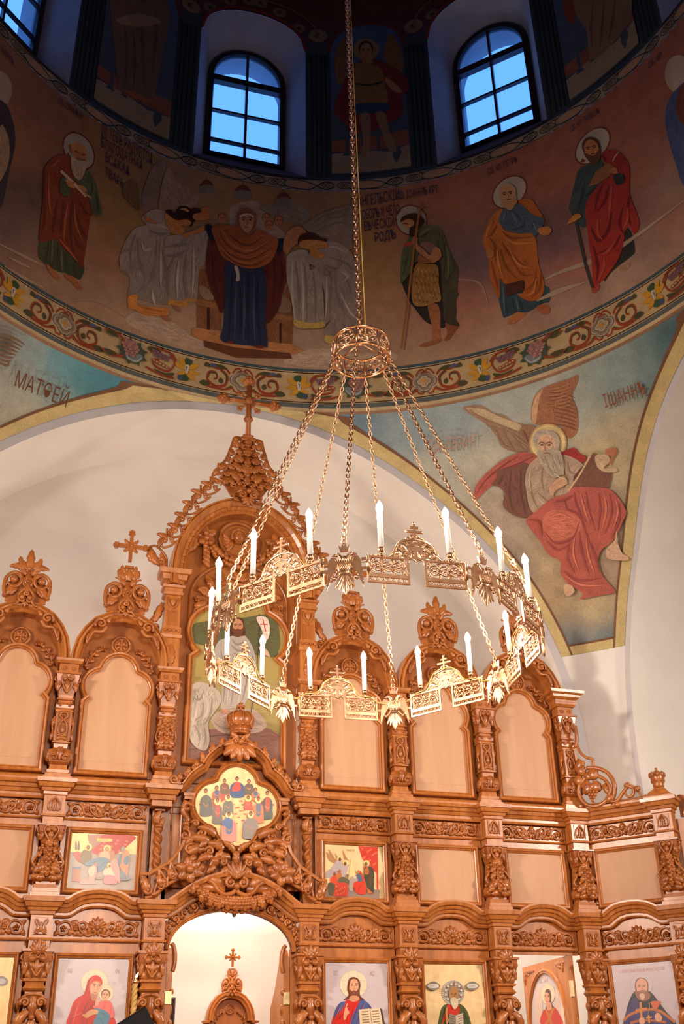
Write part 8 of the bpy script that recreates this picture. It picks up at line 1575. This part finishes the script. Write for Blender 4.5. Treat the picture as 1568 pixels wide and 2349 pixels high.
def plaque():
    m = MB(); e = .006
    for s in (1, -1):
        S = None if s > 0 else MIRX; xo, xi = .292, .052
        for z in (-.088, -.205, -.216, -.252): box(m, xi, xo, -e, e, z - .006, z + .006, T=S)
        for x in (xo, xi): box(m, x - .006, x + .006, -e, e, -.256, -.082, T=S)
        for k in range(7): vine(m, spiral_pts((xi + .024 + .032 * k, -.234), .0125, 1, 0, 1, 1, 10), .0038, 0, raw=True, sides=4, T=S)
        for k in range(9): ball(m, (xi + .018 + .028 * k, 0, -.078), (.010, .006, .009), T=S, seg=6, rings=4)
        for cx in (.11, .17, .235):
            vine(m, spiral_pts((cx, -.147), .030, 1, 0, 1, 1, 16), .0052, 0, raw=True, sides=5, T=S); ball(m, (cx, 0, -.147), (.013, .009, .013), T=S, seg=7, rings=5)
            for k in range(6): a = k * PI / 3; ball(m, (cx + .020 * math.cos(a), 0, -.147 + .020 * math.sin(a)), (.0075, .006, .0075), T=S, seg=5, rings=4)
            for dx, dz in ((-.03, .036), (.03, .036), (-.03, -.036), (.03, -.036)): vine(m, spiral_pts((cx + dx, -.147 + dz), .016, 1.2, dx * 50 + dz * 30, 1, .3, 10), .0042, 0, raw=True, sides=4, T=S)
        for sc in (-.147,): vine(m, [(.058, -.20), (.075, -.17), (.066, -.14), (.08, -.11), (.07, -.09)], .0055, 0, T=S); vine(m, [(.285, -.20), (.27, -.17), (.28, -.14), (.266, -.10)], .005, 0, T=S)
        # hump
        vine(m, [(.165, -.082), (.136, -.062), (.124, -.022), (.100, .016), (.064, .036), (.03, .046), (0, .052)], .0085, 0, T=S); vine(m, [(.052, -.19), (.052, -.12), (.040, -.092), (.018, -.086), (0, -.10)], .0065, 0, T=S); vine(m, [(.085, -.085), (.095, -.05), (.075, -.015), (.04, 0), (0, .008)], .0055, 0, T=S)
        for c, r, a in (((.10, -.055), .022, 0), ((.088, -.012), .020, 2), ((.06, -.045), .022, 1), ((.13, -.075), .016, 3), ((.03, -.06), .018, 2), ((.055, .012), .014, 0), ((.118, -.078), .016, 4)): vine(m, spiral_pts(c, r, 1.3, a, 1, .25, 14), .0052, 0, raw=True, sides=5, T=S); ball(m, (c[0], 0, c[1]), (r * .4, .008, r * .4), T=S, seg=6, rings=5)
        for a, b, w in (((.08, -.06), (.115, -.03), .014), ((.05, -.02), (.085, .018), .014), ((.02, -.03), (.03, -.08), .012), ((.10, -.03), (.13, -.06), .012), ((.06, -.075), (.10, -.08), .012)): leaf(m, a, b, w, 0, .010, 2, T=S, nu=7); leaf(m, a, b, w, 0, -.010, 2, T=S, nu=7)
        vine(m, [(.052, .035), (.05, .055), (.03, .06), (.018, .045)], .006, 0, T=S); vine(m, [(.03, .058), (.022, .078), (.008, .08)], .005, 0, T=S)
        box(m, .006, .044, -e, e, .096, .110, T=S); box(m, .006, .026, -e, e, .126, .138, T=S); ball(m, (.046, 0, .103), (.012, .007, .012), T=S, seg=6, rings=4); vine(m, [(.012, .05), (.02, .065), (.012, .08)], .005, 0, T=S)
    HP = [(.158, -.086), (.134, -.062), (.122, -.022), (.098, .014), (.062, .034), (.03, .044), (0, .050)]; IN = [(0, -.102), (.018, -.088), (.040, -.094), (.052, -.12), (.056, -.086), (.12, -.086)]
    prism(m, HP + [(-x, z) for x, z in HP[::-1][1:]] + [(-.12, -.086), (-.056, -.086), (-.052, -.12)] + [(-.040, -.094), (-.018, -.088), (0, -.102), (.018, -.088), (.040, -.094), (.052, -.12), (.056, -.086), (.12, -.086)], -.002, .002)
    box(m, -.007, .007, -e, e, .03, .156); ball(m, (0, 0, .160), (.010, .006, .010), seg=6, rings=4); ball(m, (0, 0, .036), (.016, .010, .016), seg=7, rings=5)
    return m
E_ME, P_ME = eagle().mesh('eagle', [M['brass']]), plaque().mesh('plaque', [M['brass']])
c_ = MB(); lathe(c_, [(.006, -.098), (.010, -.085), (.022, -.078), (.010, -.070), (.012, -.058), (.020, -.052), (.020, -.028), (.018, -.026)], 14); CUP = c_.mesh('candle_cup', [M['brass_dark']])
c_ = MB(); lathe(c_, [(.0172, -.045), (.0172, .212), (.012, .217)], 14); CAN = c_.mesh('candle', [M['candle']])
c_ = MB(); lathe(c_, [(.010, .216), (.0195, .228), (.0230, .244), (.0190, .263), (.010, .281), (.002, .296)], 8); BUL = c_.mesh('bulb', [M['bulb']])
def put(name, me, T, parent):
    o = bpy.data.objects.new(name, me); COL.objects.link(o); o.parent = parent
    o.matrix_local = Matrix([list(r) for r in T]); return o
chord = RR * math.cos(PI / 8) + .034
for k in range(8):
    a = PH0 + k * PI / 4
    Te = LC(TILT @ TR(RR * math.cos(a), RR * math.sin(a), 0) @ RZ(a - PI / 2)); put('eagle', E_ME, Te, ch)
    b = PH0 + (k + .5) * PI / 4; Tp = LC(TILT @ TR(chord * math.cos(b), chord * math.sin(b), 0) @ RZ(b - PI / 2)); pl = put('plaque', P_ME, Tp, ch)
    top = TILT @ np.array([RR * math.cos(a), RR * math.sin(a), .024, 1]); hk = TR(*HOOP) @ RX(-0.03) @ np.array([HR * math.cos(a), HR * math.sin(a), -.004, 1])
    m = MB(); link_chain(m, hk[:3], top[:3], .033, .021, .0043, TI); m.build('hanging_chain', M['brass'], ch)
    for s in (1, -1):
        Tc = LC(TR(*(TILT @ (TR(chord * math.cos(b), chord * math.sin(b), 0) @ RZ(b - PI / 2)) @ np.array([s * .208, 0, 0, 1]))[:3]) @ RX(-0.04) @ RY(.012 * s)); cn = put('candle', CAN, Tc, ch)
        for nm, me in (('candle_cup', CUP), ('bulb', BUL)):
            o = bpy.data.objects.new(nm, me); COL.objects.link(o); o.parent = cn
    m = MB(); y = -.016; tube(m, bez([(-.33, y, -.135), (-.29, y, -.115), (-.24, y, -.085), (-.17, y, -.075), (-.13, y, -.03), (-.09, y, .026), (-.04, y, .05), (.04, y, .05), (.09, y, .026), (.13, y, -.03), (.17, y, -.075), (.25, y, -.085), (.30, y, -.12), (.42, y, -.135)], 4), .0036, 5, 0, Tp); m.build('wire', M['wire'], ch)
# ------------------------------------------------------------------ backing boards, altar things, candle, dove, dark object
t = thing('screen_backing', 'plain stained boards behind the carved bays of the iconostasis', 'backing', (0, YSCR, 0))
for x0, x1, z0, z1 in ((-.95, 1.53, 0, 4.22), (2.73, 4.86, 0, 4.22), (4.86, 5.76, 2.80, 4.22), (1.50, 2.76, 3.30, 4.30), (1.36, 1.74, 3.12, 3.5), (2.52, 2.90, 3.12, 3.5), (-.48, 1.42, 4.24, 5.30), (2.82, 5.69, 4.24, 5.30)):
    m = MB(); box(m, x0, x1, .15, .18, z0, z1); m.build('board', M['back'], t)
t = thing('wing_backing', 'plain stained boards behind the bent wing of the iconostasis', 'backing', WC, WR)
m = MB(); box(m, -.42, .44, .15, .18, 0, 4.22); m.build('board', M['back'], t)
S47 = TR(0, 0, -.19) @ SCL(.47)
t = thing('altar_shrine', 'small carved wooden shrine with a cross on top, seen through the royal doorway', 'shrine', (2.495, 11.70, 0))
m = MB(); q = crest('cross'); m.merge(q, S47); m.build('crest', M['carve'], t)
m = MB(); m.merge(wood_cross(6.565, .18, .185, .26, .022), S47); m.build('cross', M['carve'], t)
m = MB(); q = MB(); sweep(q, HOOD_IN, [(a * 1.5, b) for a, b in HOOD_PROF], .10, side=1); stack(q, [(5.26, 0), (5.27, .04), (5.31, .05), (5.32, 0)], .03, -.06, .08, x=-.53); stack(q, [(5.26, 0), (5.27, .04), (5.31, .05), (5.32, 0)], .03, -.06, .08, x=.53); m.merge(q, S47); m.build('ogee_hood', M['wood'], t)
c, d = medallion(5.545); m = MB(); m.merge(c, S47); m.merge(d, S47); m.merge(spandrel(), S47); m.merge(spandrel(), S47 @ MIRX); m.build('medallion', M['carve'], t)
m = MB(); q = MB(); prism(q, mirp([(-.50, 5.0), (-.45, 5.5), (-.25, 5.70), (0, 5.79)]), .10, .16); m.merge(q, S47); box(m, -.26, .26, .05, .10, 0, 2.30); m.build('back_board', M['back'], t)
t = thing('framed_picture', 'dark framed picture hanging on the altar wall, seen at the edge of the royal doorway', 'picture', (1.74, 11.885, 2.53))
m = MB(); sweep(m, [(-.22, -.9), (-.22, 0), (.22, 0), (.22, -.9)], [(0, 0), (0, .03), (-.015, .045), (-.04, .03), (-.055, .02), (-.055, 0)], 0, closed=True, side=1); m.build('frame', M['dark_frame'], t)
m = MB(); box(m, -.17, .17, -.006, .0, -.85, -.05); mm = mat('faded_print', (.20, .15, .085), .4); noise_mix(mm, (.11, .09, .06), (.26, .20, .11), 5); m.build('print', mm, t)
x, z = (lambda q: (q[0], q[2]))(on_y(316, 2186, 9.78))
t = thing('twisted_candle', 'tall gold twisted candle with a small flame beside the red-veiled mother icon', 'candle', (x - .005, 9.78, 0))
m = MB(); n = 160; V = []
for i in range(n):
    zz_ = .9 + (2.47 - .9) * i / (n - 1)
    for j in range(16):
        a = 2 * PI * j / 16; r = .0215 + .006 * math.cos(3 * (a - 2 * PI * zz_ / .13)); V.append((r * math.cos(a), r * math.sin(a), zz_))
m.add(V, grid_faces(n, 16, False, True), 0, True); m.build('twisted_stem', noise_mix(mat('gilded_wax', (0, 0, 0), .4), (.50, .27, .06), (.64, .38, .10), 8), t)
m = MB(); lathe(m, [(.02, 2.47), (.026, 2.475), (.027, 2.495), (.020, 2.50), (.004, 2.501), (.003, 2.515)], 12); m.build('drip_cup', M['brass_dark'], t)
m = MB(); T = TR(0, 0, 2.512) @ RY(.45); lathe(m, [(.001, 0), (.008, .010), (.0095, .020), (.006, .036), (.001, .052)], 10, T=T); m.build('flame', M['flame'], t)
m = MB(); lathe(m, [(.12, 0), (.12, .02), (.05, .05), (.02, .10), (.018, .85), (.03, .88), (.03, .9)], 16); m.build('stand', M['brass'], t)
q = on_y(537, 2092, 9.96); t = thing('hanging_dove', 'small silver dove hanging on a rod from the top of the royal doorway', 'pendant', tuple(q))
m = MB(); tube(m, [(0, 0, .02), (0, 0, .145)], .005, 6); m.build('rod', M['iron'], t)
m = MB(); ball(m, (0, -.005, .0), (.018, .03, .014)); ball(m, (0, -.04, .006), .012); leaf(m, (0, -.005), (0, -.045), .02, .0, .008, 1); m.build('bird_body', M['iron'], t)
for s in (1, -1): m = MB(); leaf(m, (s * .01, .0), (s * .075, .028), .022, 0, .01, 3, curl=.01); m.build('wing', M['iron'], t)
a = on_y(330, 2312, 3.0); b = on_y(272, 2349, 3.0); t = thing('black_case', 'black out-of-focus box corner rising from the bottom edge before the red-veiled mother icon', 'box', (a[0] - .06, 3.0, 0))
m = MB(); T = TR(.055, 0, a[2]) @ RY(-.56); box(m, -.16, 0, -.06, .06, -.28, 0, T=T, bev=.004); m.build('case', M['black'], t)
m = MB(); lathe(m, [(.18, 0), (.18, .02), (.02, .05), (.02, 1.36)], 16); m.build('stand', M['black'], t)
